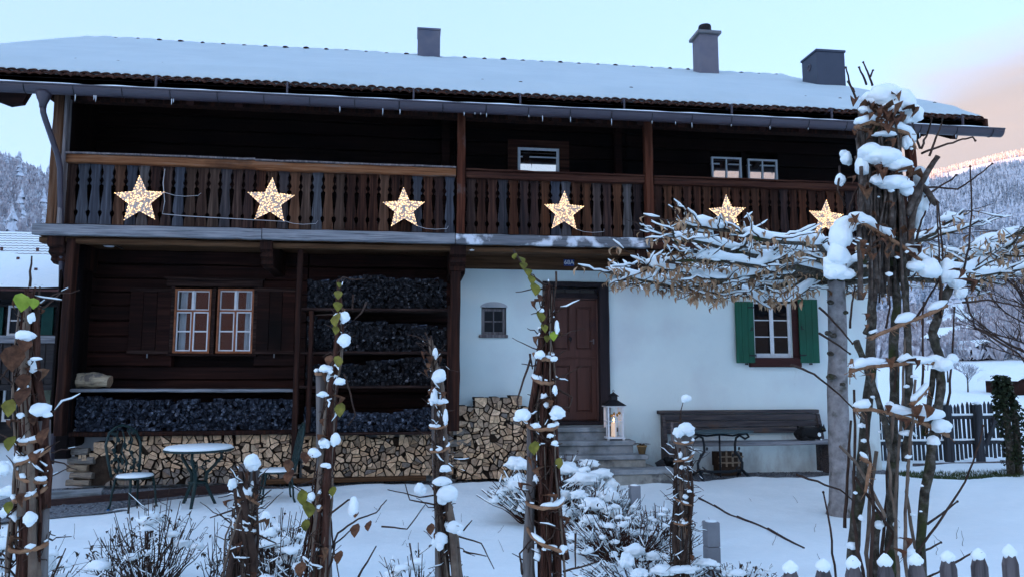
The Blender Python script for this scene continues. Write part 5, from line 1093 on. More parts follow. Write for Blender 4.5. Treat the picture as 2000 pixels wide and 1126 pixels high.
M['barktree'] = mat('grey_smooth_trunk_bark', [(0.1375, 0.1313, 0.1250), (0.2375, 0.2250, 0.2250), (0.3375, 0.3250, 0.3187)], nscale=9, bump=.5, bdist=.008, second=((0.0875, 0.0813, 0.0688), 6, .55, .68), spec=0.12)
def wig(a, b, n, amp, q, sag=0):
    a, b = Vector(a), Vector(b); L_ = (b - a).length; d = (b - a).normalized(); u = d.orthogonal().normalized(); v = d.cross(u); ph = q.uniform(0, 99)
    return [a.lerp(b, i / n) + (u * MN.noise(Vector((i / n * 3.1, ph, 0))) + v * MN.noise(Vector((i / n * 3.1, 0, ph)))) * amp * L_ * math.sin(math.pi * min(1, i / n * 1.2 + .05)) - Vector((0, 0, sag * math.sin(math.pi * i / n))) for i in range(n + 1)]
def leafy(mb, c, size, q, droop=1.0, wide=.55, curl=.3, yaw=None):
    """one folded, curled leaf hanging from c"""
    t = q.uniform(0, 6.28) if yaw is None else yaw; d = Vector((math.cos(t) * (1 - .8 * droop), math.sin(t) * (1 - .8 * droop), -droop)).normalized(); s_ = Vector((-math.sin(t), math.cos(t), q.uniform(-.3, .3))).normalized(); n_ = d.cross(s_); c = Vector(c); w_ = size * wide; P = []
    for f, g in ((0, .0), (.22, .75), (.5, 1.0), (.78, .6), (1, 0)):
        m_ = c + d * size * f + n_ * curl * size * math.sin(f * 2.6)
        if g == 0: P.append([m_]); continue
        P.append([m_ - s_ * w_ * g * .5 + n_ * size * curl * .35 * g, m_, m_ + s_ * w_ * g * .5 + n_ * size * curl * .35 * g])
    vs = [P[0][0]] + P[1] + P[2] + P[3] + [P[4][0]]
    mb.add(vs, [(0, 1, 2), (0, 2, 3), (1, 4, 5, 2), (2, 5, 6, 3), (4, 7, 8, 5), (5, 8, 9, 6), (7, 10, 8), (8, 10, 9)], 0, True)
def snow_on(mb, pts, r, q, seed, amt=1.0, gaps=.25):
    """uneven snow lying along a branch"""
    run = []; 
    def flush():
        if len(run) > 1:
            m_ = len(run); rad = [rr * (.35 if i in (0, m_ - 1) else 1) for i, (_, rr) in enumerate(run)]; mb.tube([p for p, _ in run], rad, 6, fl=(1.0, .85))
    for i, p in enumerate(pts):
        k = MN.noise(Vector((seed * 1.7, i * .55, seed))) + .5
        rr = (r[i] if isinstance(r, list) else r)
        pd = Vector(pts[min(i + 1, len(pts) - 1)]) - Vector(pts[max(i - 1, 0)])
        if k < gaps or (pd.length > 0 and abs(pd.z) / pd.length > .86): flush(); run = []; continue
        th = rr * .75 + .011 * amt * (.5 + k)
        run.append((Vector(p) + Vector((0, 0, rr * .85 + th * .62)), th))
    flush()
def pblob(px, py, w_, h_, Y): # photo-measured snow lump: centre and half sizes
    c = at(px, py, Y); s_ = (c.x * .13 + c.y * .991) / F; return c, (w_ * s_, .8 * (w_ + h_) / 2 * s_, h_ * s_)

# ---------------------------------------------------------------- vines on stakes along the garden
def vine_post(label, Y, axis_, topw, botw, snow=(), leaves=(), stakes=(), nst=34, hoops=(), twigs=(), m='vine', dense=1.0, group='vines on stakes in the garden', core=True, seed=1, rag=24, zbase=None):
    """axis_: photo points (x, y) of the bundle from its top to its foot, all at depth Y"""
    q = random.Random(seed); A = [at(x, y, Y) for x, y in axis_]
    gz = ground(A[-1].x, Y) - .08 if zbase is None else zbase
    if A[-1].z > gz: A.append(Vector((A[-1].x + (A[-1].x - A[-2].x) / max(.01, (A[-2].z - A[-1].z)) * (A[-1].z - gz) * .5, Y, gz)))
    T = thing('vine_post', label, 'vine', (A[-1].x, Y, gz + .08), group); S_ = Y * 1.02 / F; topw *= .8; botw *= .76
    def axp(t):
        L_ = len(A) - 1; i = min(L_ - 1, int(t * L_)); f = t * L_ - i; return A[i].lerp(A[i + 1], f)
    def wid(t): return lerp(topw, botw, t) * S_
    for (x0, y0, x1, y1, r_) in stakes:
        a = MB(); P0, P1 = at(x0, y0, Y + .02), at(x1, y1, Y + .02); P1 = P1 + (P1 - P0).normalized() * max(0, (P1.z - gz) / max(.01, P0.z - P1.z)) * (P1 - P0).length if P1.z > gz else P1
        a.tube(wig(P0, P1, 8, .01, q), r_ * S_, 12); a.build('stake', M['stake'], T)
    a = MB()
    if core: a.tube([axp(i / 10) + Vector((0, .01, 0)) for i in range(11)], [wid(i / 10) * (.42 - .34 * i / 10) for i in range(11)], 9); a.v = [(v[0] + .012 * nz(v, 13), v[1] + .012 * nz((v[2], v[0], v[1]), 13), v[2]) for v in a.v]; a.build('core_stem', M[m], T)
    a = MB(); sn = MB(); a2_ = MB()
    for k in range(int(nst * dense)):
        ph = q.uniform(0, 6.28); tw = q.uniform(-2.6, 2.6) if q.random() < .5 else q.uniform(-.8, .8); t0 = q.uniform(-.02, .55) * q.random(); t1 = q.uniform(.6, 1.0) if q.random() < .4 else 1.0; ro = q.uniform(.3, 1.35); pts = []; n = 12
        for i in range(n + 1):
            t = lerp(t0, t1, i / n); p = axp(max(0, t)); w_ = wid(t) * (ro + .55 * MN.noise(Vector((k * 1.37, i * .45, 0)))); an = ph + tw * t * 2; pts.append(p + Vector((w_ * math.cos(an), w_ * math.sin(an) * .9, 0)))
        r_ = q.uniform(.0020, .0065) if q.random() < .85 else q.uniform(.010, .020); (a if k % 4 else a2_).tube(pts, [r_ * (.7 + .5 * i / n) for i in range(n + 1)], 5)
        if q.random() < .22 and math.sin(ph) < .2: snow_on(sn, pts[::2], r_, q, k + seed, .25, .55)
    a.build('vine_stems', M[m], T, kind='stuff')
    if a2_.v: a2_.build('pale_vine_stems', M['twigpale'], T, kind='stuff')
    for k in range(int(10 * dense)):
        t = q.uniform(.04, .97); p = axp(t); an = q.uniform(-2.9, -.2); w_ = wid(t) * q.uniform(.8, 1.15); b = MB(); leafy(b, p + Vector((w_ * math.cos(an), w_ * math.sin(an), 0)), q.uniform(.03, .065), q, q.uniform(.5, 1), q.uniform(.35, .7), q.uniform(.7, 1.3), yaw=q.uniform(-1.2, 1.2) - math.pi / 2); b.build('leaf', M['deadleaf'], T)
    a = MB()
    for k in range(rag):            # short ragged side twigs and tendrils
        t = q.uniform(.0, 1); p = axp(t); an = q.uniform(0, 6.28); w_ = wid(t); d = Vector((math.cos(an), math.sin(an), q.uniform(-.5, .9))); p0 = p + Vector((w_ * math.cos(an), w_ * math.sin(an), 0)) * .8; L_ = q.uniform(.04, .16)
        pts = wig(p0, p0 + d * L_, 5, .25, q); a.tube(pts, [.004, .0035, .003, .0025, .002, .0015], 4)
        if q.random() < .4: snow_on(sn, pts, .003, q, k, .16, .35)
    for k in range(int(26 * dense)):   # fine vines tangled round the stake
        t0_ = q.uniform(.02, .85); t1_ = min(1, t0_ + q.uniform(.05, .3)); ph = q.uniform(0, 6.28); tn = q.choice([-1, 1]) * q.uniform(2, 9); n_k = 16; P_ = []
        for i in range(n_k + 1):
            t = lerp(t0_, t1_, i / n_k); w_ = wid(t) * (1.05 + .5 * abs(nz((k, i * .4, 0), 1))) + .006; P_.append(axp(t) + Vector((w_ * math.cos(ph + tn * (i / n_k)), w_ * math.sin(ph + tn * (i / n_k)), .02 * nz((i, k, 3), .6))))
        a.tube(P_, [.0032 * (1 - .5 * i / n_k) for i in range(n_k + 1)], 4)
        if q.random() < .5: snow_on(sn, P_, .003, q, k + 7, .22, .45)
    for tw in twigs:
        pts = [at(x, y, Y + q.uniform(-.05, .05)) for x, y in tw]; P_ = []
        for i in range(len(pts) - 1): P_ += wig(pts[i], pts[i + 1], 4, .05, q)[:-1]
        P_.append(pts[-1]); n = len(P_); a.tube(P_, [lerp(.0055, .0022, i / n) for i in range(n)], 5)
    a.build('twigs', M['twig'], T, kind='stuff')
    for (xa, ya, xb, yb) in hoops:  # rope turns tied round the bundle, with snow on them
        P0, P1 = at(xa, ya, Y), at(xb, yb, Y); rr_ = abs(P1.x - P0.x) / 2; c = (P0 + P1) / 2; pts = []
        for i in range(13): u = math.pi * i / 12; pts.append(Vector((c.x - rr_ * math.cos(u), Y - rr_ * math.sin(u) * 1.05, lerp(P0.z, P1.z, i / 12) - .015 * math.sin(u) + .006 * nz((i, seed, 0), .9))))
        b = MB(); b.tube(pts, [.008 + .003 * nz((i, 3, seed), .8) for i in range(13)], 6); b.build('rope_tie', M['straw'], T)
        snow_on(sn, pts, .007, q, xa, .5, .32)
    for k, (px, py, w_, h_) in enumerate(snow):
        c, r_ = pblob(px, py, w_, h_, Y - .06 - .3 * topw * S_); b = MB(); r_ = tuple(v * .72 for v in r_); b.blob(c, r_, k * 7 + seed, .24, 1.0, 3, flat=.3)
        for j in range(3): b.blob(c + Vector((q.uniform(-.7, .7) * r_[0], q.uniform(-.5, .5) * r_[1], q.uniform(-.6, .1) * r_[2])), tuple(x * q.uniform(.35, .6) for x in r_), j + k * 5 + seed, .25, 1.2, 3)
        b.build('snow_clump', M['snow'], T)
    for k in range(int(9 * dense)):
        t = q.uniform(.05, .98); p = axp(t); w_ = wid(t); an = q.uniform(-2.6, -.5); r_ = q.uniform(.012, .028); sn.blob(p + Vector((w_ * .95 * math.cos(an), w_ * .95 * math.sin(an), 0)), (r_ * q.uniform(.5, .9), r_ * .6, r_ * q.uniform(.6, 1.3)), k + seed, .7, 1.8, 2)
    sn.build('snow_specks', M['snow'], T, kind='stuff')
    for k, (px, py, sz, mm) in enumerate(leaves):
        b = MB(); c = at(px, py - sz * .4, Y - .05 - .3 * topw * S_); leafy(b, c, sz * S_ * 1.1, q, q.uniform(.7, 1), .75, .25, yaw=q.uniform(-.6, .6) - math.pi / 2); b.build('leaf', M[mm], T)
    return T
vine_post('thick vine bundle at the left edge with a bright yellow-green leaf at its top', 3.0, [(58, 560), (52, 640), (50, 760), (60, 870), (58, 980), (52, 1126)], 11, 36,
    snow=[(50, 655, 26, 16), (80, 800, 26, 20), (62, 620, 10, 14), (6, 915, 18, 20), (40, 810, 10, 8), (58, 1012, 16, 18), (70, 700, 14, 6)], leaves=[(42, 585, 34, 'greenleaf'), (66, 590, 22, 'greenleaf'), (30, 690, 46, 'deadleaf'), (48, 670, 30, 'deadleaf'), (95, 845, 30, 'deadleaf'), (30, 860, 26, 'yellowleaf'), (25, 790, 30, 'yellowleaf'), (45, 740, 30, 'deadleaf'), (60, 770, 36, 'deadleaf'), (22, 985, 20, 'yellowleaf')],
    stakes=[(80, 820, 78, 1126, 15)], core=False, hoops=[(36, 905, 96, 872), (38, 912, 90, 940), (30, 975, 90, 950), (40, 860, 88, 850), (22, 1060, 92, 1060)], nst=46, seed=11, twigs=[[(58, 560), (62, 500)], [(72, 620), (78, 560)], [(30, 700), (0, 740)]], rag=30)
vine_post('short vine stump with a round snow cap in front of the log stack', 3.7, [(486, 918), (484, 960), (476, 1030), (462, 1126)], 14, 34, snow=[(492, 902, 22, 22), (454, 945, 12, 17)], stakes=[(486, 905, 480, 1126, 18)], hoops=[(468, 930, 505, 985), (458, 1010, 498, 1040)], nst=60, m='twig', seed=3, rag=60,
    twigs=[[(470, 990), (410, 1010)], [(500, 980), (530, 955)], [(495, 1040), (540, 1060)]])
vine_post('tall vine on a stake before the wood rack with olive leaves climbing to its tip', 3.4, [(660, 545), (664, 620), (660, 690), (646, 760), (640, 850), (628, 960), (620, 1040), (612, 1126)], 3, 26,
    snow=[(673, 620, 12, 18), (672, 665, 17, 22), (636, 720, 18, 12), (664, 745, 14, 12), (630, 770, 14, 8), (633, 865, 16, 14), (655, 858, 14, 16), (613, 885, 17, 15), (636, 908, 14, 7), (690, 990, 14, 26), (608, 970, 10, 14)],
    leaves=[(661, 575, 20, 'yellowleaf'), (659, 597, 22, 'yellowleaf'), (662, 620, 26, 'yellowleaf'), (657, 642, 18, 'yellowleaf'), (661, 555, 12, 'yellowleaf'), (661, 702, 22, 'yellowleaf'), (668, 795, 26, 'yellowleaf'), (588, 965, 26, 'yellowleaf'), (598, 988, 30, 'yellowleaf'), (652, 955, 18, 'yellowleaf'), (597, 1020, 20, 'yellowleaf'), (566, 905, 24, 'deadleaf'), (572, 925, 26, 'deadleaf'), (592, 890, 24, 'deadleaf'), (700, 1030, 24, 'deadleaf'), (724, 1022, 18, 'deadleaf'), (695, 998, 16, 'deadleaf'), (666, 1082, 22, 'deadleaf'), (592, 1105, 26, 'deadleaf'), (646, 700, 20, 'deadleaf')],
    stakes=[(630, 722, 634, 1126, 13)], hoops=[(612, 1000, 645, 965), (618, 728, 652, 715)], nst=40, seed=21, twigs=[[(672, 730), (682, 760), (694, 810), (680, 830)], [(690, 575), (688, 610)], [(636, 1010), (680, 975), (692, 975)], [(630, 1110), (660, 1040), (700, 1012), (735, 1000), (755, 975)], [(640, 1126), (655, 1060), (690, 1030)], [(700, 1126), (735, 1065)], [(642, 980), (650, 1060), (662, 1126)], [(664, 600), (662, 545)], [(716, 590), (706, 610), (690, 625)]], rag=34)
vine_post('vine on a rounded stake with snow clumps left of the plaster window', 4.3, [(842, 660), (848, 720), (856, 780), (860, 860), (862, 940), (868, 1010), (880, 1126)], 4, 22,
    snow=[(850, 690, 7, 16), (858, 735, 19, 20), (848, 775, 10, 24), (864, 783, 16, 8), (870, 815, 7, 22), (862, 940, 24, 14), (875, 965, 26, 26), (820, 955, 16, 18), (858, 1055, 20, 22), (888, 1030, 22, 20), (870, 915, 16, 10)],
    leaves=[(843, 1028, 20, 'deadleaf'), (850, 1045, 18, 'deadleaf'), (848, 760, 16, 'deadleaf')], stakes=[(852, 725, 858, 1126, 9)], hoops=[(840, 832, 872, 826), (842, 880, 876, 868), (838, 780, 868, 785)], nst=44, seed=31, m='twig', rag=70,
    twigs=[[(830, 648), (842, 680)], [(842, 655), (843, 680)], [(860, 965), (820, 970), (757, 955)], [(850, 985), (800, 975), (790, 940)], [(745, 1027), (795, 1032), (830, 985)], [(880, 1040), (940, 1060), (965, 1110)], [(905, 1075), (950, 1085)], [(800, 1060), (812, 1126)], [(905, 1035), (922, 1015)]], )
a_ = vine_post('widest vine bundle in the middle with two round snow balls, before the front door', 3.2, [(1072, 555), (1068, 620), (1066, 700), (1062, 780), (1058, 880), (1062, 980), (1062, 1126)], 8, 40,
    snow=[(1022, 810, 21, 19), (1088, 806, 21, 20), (1057, 606, 8, 7), (1055, 692, 13, 13), (1082, 700, 10, 8), (1084, 762, 7, 15), (1048, 830, 11, 8), (1078, 830, 12, 7), (1084, 865, 10, 8), (1088, 640, 7, 20), (1075, 1068, 20, 8), (1098, 1072, 9, 13), (1070, 985, 20, 6), (1075, 850, 9, 6)],
    leaves=[(1006, 500, 14, 'yellowleaf'), (1014, 508, 18, 'yellowleaf'), (1022, 520, 20, 'yellowleaf'), (1029, 532, 20, 'yellowleaf'), (1036, 545, 20, 'yellowleaf'), (1044, 562, 26, 'yellowleaf'), (1050, 580, 16, 'deadleaf'), (1052, 615, 24, 'yellowleaf'), (1058, 640, 20, 'yellowleaf'), (1082, 654, 20, 'greenleaf'), (1094, 900, 20, 'yellowleaf'), (1045, 870, 26, 'yellowleaf'), (1070, 660, 16, 'yellowleaf')],
    stakes=[(1038, 900, 1030, 1126, 9), (1036, 830, 1036, 1000, 7)], hoops=[(1042, 690, 1082, 700), (1030, 830, 1088, 828), (1028, 980, 1098, 975), (1030, 1030, 1105, 1075), (1040, 736, 1080, 745)], core=False, nst=44, seed=41, rag=50,
    twigs=[[(1075, 560), (1072, 550)], [(1086, 530), (1082, 600)], [(1003, 488), (1010, 500), (1030, 530), (1050, 570), (1056, 600)], [(1036, 700), (1010, 780), (1022, 830)], [(1090, 760), (1118, 775), (1112, 795), (1090, 792)], [(1035, 690), (1040, 720)], [(1020, 1120), (1015, 1080), (1050, 1040)], [(1100, 1115), (1170, 1095)], [(1124, 1040), (1124, 1110)]])
vine_post('stout ribbed vine stem with a snow cap, standing right of the steps', 5.4, [(1334, 868), (1334, 930), (1333, 1000), (1332, 1075), (1322, 1126)], 17, 22, snow=[(1340, 838, 24, 18), (1324, 844, 14, 16), (1340, 778, 14, 11), (1346, 958, 6, 5), (1333, 1110, 40, 10)],
    stakes=[(1334, 850, 1332, 1110, 15)], hoops=[(1316, 862, 1352, 858), (1316, 900, 1352, 880), (1316, 968, 1352, 985), (1316, 1020, 1350, 1010)], nst=60, seed=51, m='twig', rag=120, twigs=[[(1332, 860), (1330, 800), (1334, 785)], [(1330, 800), (1328, 830), (1336, 850)]])

# ---------------------------------------------------------------- the tall bound shrub on the right
def big_shrub():
    Y0 = 4.1; q = random.Random(77); T = thing('bound_shrub', 'tall many stemmed shrub on the right, bound with straw ropes and heaped with snow', 'shrub', (at(1740, 1100, Y0).x, Y0, 0)); S_ = Y0 * 1.12 / F
    sn = MB()
    def stem(pts, r0, r1, m='mossy', dy=0, name='stem', snow=.0):
        P = [at(x, y, Y0 + dy + .03 * math.sin(i * 1.7)) for i, (x, y) in enumerate(pts)]; Q_ = []
        for i in range(len(P) - 1): Q_ += wig(P[i], P[i + 1], 4, .04, q)[:-1]
        Q_.append(P[-1]); n = len(Q_); rad = [lerp(r0, r1, i / n) * S_ * .72 * (1 + .12 * nz((i, dy, r0), .8)) for i in range(n)]
        a = MB(); a.tube(Q_, rad, 9 if r0 > 6 else 6)
        if r0 > 6: a.v = [(v[0] + .006 * nz(v, 30), v[1] + .006 * nz((v[1], v[2], v[0]), 30), v[2]) for v in a.v]
        a.build(name, M[m], T)
        if snow: snow_on(sn, Q_, rad, q, r0 + dy, snow, .3)
        return Q_
    stem([(1660, 1170), (1668, 1060), (1682, 950), (1688, 850), (1700, 740), (1702, 640), (1706, 560), (1712, 440)], 15, 10)
    stem([(1738, 1190), (1738, 1060), (1744, 950), (1742, 860), (1748, 760), (1745, 680), (1752, 600), (1745, 520), (1760, 430)], 14, 10, dy=.08)
    stem([(1802, 1190), (1798, 1060), (1806, 960), (1822, 860), (1838, 760), (1836, 700), (1822, 650), (1836, 600), (1856, 560), (1880, 540)], 12, 11, dy=-.06)
    stem([(1806, 850), (1816, 780), (1824, 720)], 7, 7, dy=-.02)
    stem([(1770, 900), (1772, 800), (1775, 700), (1772, 640), (1768, 560), (1758, 470)], 10, 8, dy=-.1)
    stem([(1672, 665), (1690, 710), (1712, 770), (1730, 830), (1742, 900)], 8, 6, dy=-.12)
    stem([(1690, 650), (1704, 620), (1706, 580)], 7, 6)
    stem([(1710, 1140), (1712, 1040), (1716, 1000)], 8, 9, dy=.03)
    stem([(1700, 1150), (1692, 1080), (1700, 960), (1712, 880)], 6, 5, 'twigpale', .04)
    stem([(1830, 400), (1800, 360), (1782, 420), (1778, 470), (1770, 540)], 8, 9, 'bark2', -.05); stem([(1832, 305), (1815, 330), (1790, 375), (1772, 420)], 7, 9, 'bark2', -.05)
    # young straight shoots
    sh = [[(1720, 1150), (1728, 1000), (1740, 850), (1752, 700)], [(1755, 1150), (1748, 980), (1760, 820), (1770, 640)], [(1690, 1150), (1665, 1000), (1670, 850), (1668, 760)], [(1772, 1126), (1768, 1000), (1778, 850), (1788, 740)], [(1650, 1030), (1655, 930), (1662, 820)], [(1730, 1010), (1700, 950), (1670, 900), (1640, 870)], [(1715, 1120), (1745, 1040), (1690, 960), (1670, 930)], [(1790, 1080), (1770, 960), (1780, 860)], [(1700, 1126), (1706, 1000), (1700, 900), (1690, 800)], [(1745, 800), (1735, 900), (1748, 1010)]]
    for i, p in enumerate(sh): stem(p, 5, 3, 'twigpale' if i % 2 else 'twig', q.uniform(-.15, .1), 'shoot')
    thin = [[(1632, 1126), (1622, 1030), (1608, 960)], [(1792, 1080), (1840, 1010), (1885, 940), (1915, 860), (1920, 830)], [(1812, 1022), (1845, 998), (1870, 978)], [(1798, 1078), (1838, 1058)], [(1812, 1126), (1836, 1115)], [(1850, 1105), (1900, 1078)], [(1835, 505), (1838, 620), (1834, 520), (1830, 395)], [(1880, 540), (1888, 500), (1898, 420), (1895, 325)], [(1882, 560), (1892, 600), (1905, 640)], [(1800, 366), (1830, 366), (1870, 370), (1900, 350), (1938, 320)], [(1805, 385), (1830, 368), (1860, 350), (1868, 342)],
            [(1835, 590), (1842, 520), (1836, 440), (1832, 395)], [(1790, 470), (1800, 430), (1818, 395)], [(1800, 300), (1840, 285), (1880, 272), (1900, 268), (1905, 275)], [(1815, 305), (1828, 270), (1840, 240), (1841, 228)], [(1800, 290), (1812, 260), (1820, 232)], [(1797, 290), (1788, 260), (1782, 240)], [(1672, 195), (1660, 165), (1652, 132)], [(1692, 165), (1678, 132)], [(1704, 168), (1694, 140), (1686, 122)], [(1700, 150), (1705, 138)], [(1668, 180), (1656, 160)], [(1640, 325), (1636, 370), (1650, 400)], [(1655, 420), (1668, 380), (1680, 360)],
            [(1600, 600), (1640, 640), (1665, 670)], [(1545, 712), (1590, 730), (1640, 770), (1680, 810)], [(1600, 650), (1632, 670), (1660, 690)], [(1555, 925), (1580, 935), (1640, 955), (1665, 975)], [(1850, 790), (1860, 700), (1864, 600)], [(1800, 760), (1802, 640), (1804, 590)], [(1730, 640), (1738, 600), (1735, 560)], [(1660, 640), (1664, 590), (1670, 560)], [(1790, 620), (1820, 570), (1835, 545)], [(1905, 640), (1990, 690), (2010, 720)], [(1880, 590), (1930, 585), (2000, 600)]]
    a = MB()
    for i, p in enumerate(thin):
        P = [at(x, y, Y0 + q.uniform(-.12, .12)) for x, y in p]; Q_ = []
        for j in range(len(P) - 1): Q_ += wig(P[j], P[j + 1], 4, .05, q)[:-1]
        Q_.append(P[-1]); n = len(Q_); a.tube(Q_, [lerp(2.4, 1.3, j / n) * S_ for j in range(n)], 5); a.blob(Q_[-1], (2.6 * S_,) * 3, i, .2, 1, 1)
    a.build('thin_twigs', M['twig'], T, kind='stuff')
    # dense bundle of stems and leaves at the top
    a = MB()
    for k in range(75):
        x0 = q.uniform(1672, 1770); t = q.uniform(0, 1); y0 = q.uniform(205, 330); y1 = q.uniform(380, 600); dy = q.uniform(-.16, .16); xm = 1715 + (x0 - 1715) * .8
        pts = wig(at(x0, y0, Y0 + dy), at(lerp(x0, xm, 1) + q.uniform(-14, 30), y1, Y0 + dy * .7), 8, .05, q); r_ = q.uniform(1.6, 5.5) * S_; a.tube(pts, [r_ * (.7 + .04 * i) for i in range(9)], 5)
    a.build('bundled_stems', M['bark2'], T, kind='stuff')
    a = MB(); a.tube([at(1712, 230, Y0 + .04), at(1718, 330, Y0 + .04), at(1730, 430, Y0 + .04), at(1738, 520, Y0 + .04)], [26 * S_, 30 * S_, 22 * S_, 14 * S_], 10); a.v = [(v[0] + .03 * nz(v, 12), v[1] + .03 * nz((v[1], v[2], v[0]), 12), v[2]) for v in a.v]; a.build('core_stem', M['mossy'], T)
    for k in range(80):
        y = q.choice([q.uniform(215, 300), q.uniform(225, 270), q.uniform(320, 400), q.uniform(440, 520)]); hw = 48 if y < 340 else 42; x = 1712 + (y - 200) * .06 + q.uniform(-hw, hw); dd = math.sqrt(max(0, 1 - ((x - 1715) / 60) ** 2))
        b = MB(); leafy(b, at(x, y - 8, Y0 - .15 * dd - .02 + q.uniform(0, .1)), q.uniform(16, 34) * S_, q, q.uniform(.2, 1), q.uniform(.4, .8), q.uniform(.5, 1.1), yaw=q.uniform(-1.3, 1.3) - math.pi / 2); b.build('leaf', M['deadleaf'], T)
    for (x, y, s_) in ((1735, 715, 34), (1758, 720, 30), (1676, 745, 26), (1682, 620, 20), (1680, 585, 24), (1690, 640, 16), (1858, 560, 40), (1872, 575, 26), (1850, 540, 30), (1728, 800, 24), (1780, 810, 40), (1760, 825, 36), (1800, 800, 36), (1745, 830, 30), (1815, 800, 20), (1738, 1078, 26), (1750, 1062, 30), (1724, 405, 20), (1835, 440, 12), (1795, 460, 16), (1670, 440, 30), (1668, 480, 30), (1650, 360, 22), (1720, 345, 36), (1700, 350, 26)):
        b = MB(); leafy(b, at(x, y - s_ * .4, Y0 - .17), s_ * S_ * .85, q, q.uniform(.6, 1), .6, .9, yaw=q.uniform(-.7, .7) - math.pi / 2); b.build('leaf', M['deadleaf'], T)
    # straw ropes
    for k, p in enumerate(([(1660, 725), (1690, 716), (1740, 712), (1800, 706), (1850, 712)], [(1668, 800), (1700, 798), (1760, 812), (1810, 828), (1852, 850)], [(1700, 660), (1750, 638), (1800, 618), (1850, 596)], [(1660, 430), (1680, 432), (1710, 450), (1760, 480), (1800, 510), (1830, 535)], [(1670, 250), (1700, 238), (1735, 250), (1775, 262), (1786, 290)], [(1664, 700), (1660, 735)], [(1780, 790), (1800, 770), (1812, 755)], [(1690, 960), (1700, 905), (1680, 890)])):
        P = [at(x, y, Y0 - .19 + .03 * i % 2) for i, (x, y) in enumerate(p)]; Q_ = []
        for j in range(len(P) - 1): Q_ += wig(P[j], P[j + 1], 4, .03, q)[:-1]
        Q_.append(P[-1]); b = MB(); b.tube(Q_, [.012 + .006 * nz((i, k, 0), .9) for i in range(len(Q_))], 6)
        for j in range(len(Q_) * 2): c = q.choice(Q_); b.tube([c, c + Vector((q.uniform(-.04, .04), q.uniform(-.03, .01), q.uniform(-.05, .01)))], .0025, 3)
        b.build('straw_rope', M['straw'], T); snow_on(sn, Q_, .014, q, k, 1.5 if k < 5 else .6, .12)
    # big snow loads
    for k, (x, y, w_, h_, dy) in enumerate(((1728, 188, 36, 24, -.1), (1756, 200, 30, 28, -.1), (1782, 224, 22, 22, -.08), (1702, 192, 22, 13, -.08), (1740, 215, 22, 20, -.12), (1700, 298, 24, 20, -.16), (1725, 306, 36, 20, -.18), (1755, 322, 30, 18, -.16), (1683, 325, 12, 24, -.12), (1715, 352, 18, 12, -.16), (1745, 358, 40, 14, -.16), (1768, 372, 14, 14, -.12), (1798, 350, 14, 26, .05), (1795, 395, 14, 30, .05), (1790, 425, 12, 24, .06), (1641, 352, 10, 13, 0), (1653, 310, 12, 14, 0), (1648, 300, 9, 8, 0),
        (1655, 440, 26, 20, -.1), (1640, 465, 22, 30, -.1), (1638, 500, 24, 26, -.1), (1632, 528, 24, 20, -.08), (1650, 535, 20, 14, -.08), (1680, 432, 24, 8, -.15), (1842, 712, 20, 14, -.1), (1790, 703, 34, 9, -.1), (1860, 700, 12, 10, -.1), (1815, 808, 30, 14, -.12), (1838, 832, 20, 14, -.12), (1822, 860, 12, 10, -.1), (1790, 520, 20, 12, -.1), (1815, 525, 22, 22, -.1), (1850, 530, 14, 26, -.1), (1868, 545, 16, 24, -.08), (1876, 570, 12, 14, -.08), (1770, 845, 16, 6, -.12), (1712, 975, 8, 8, -.05), (1716, 1024, 9, 9, -.03), (1752, 1024, 8, 6, -.05), (1772, 1078, 18, 10, -.1), (1690, 215, 14, 9, -.12), (1700, 232, 20, 5, -.14), (1770, 280, 10, 16, -.1), (1730, 262, 24, 5, -.16), (1682, 1010, 6, 6, -.05), (1665, 1065, 10, 8, 0))):
        c, r_ = pblob(x, y, w_, h_, Y0 + dy); b = MB(); b.blob(c, r_, k * 5, .22, 1.0, 3, flat=.2)
        for j in range(2): b.blob(c + Vector((q.uniform(-.7, .7) * r_[0], q.uniform(-.5, .5) * r_[1], q.uniform(-.5, .1) * r_[2])), tuple(v * q.uniform(.4, .65) for v in r_), j + k, .4, 1.5, 2)
        b.build('snow_clump', M['snow'], T)
    for k in range(22): 
        x, y = (q.uniform(1670, 1800), q.uniform(250, 1060)); r_ = q.uniform(2, 6) * S_; sn.blob(at(x, y, Y0 - .08 - q.uniform(0, .1)), (r_ * 1.4, r_, r_ * .8), k, .5, 1.5, 1)
    sn.build('snow_on_stems', M['snow'], T, kind='stuff')
big_shrub()

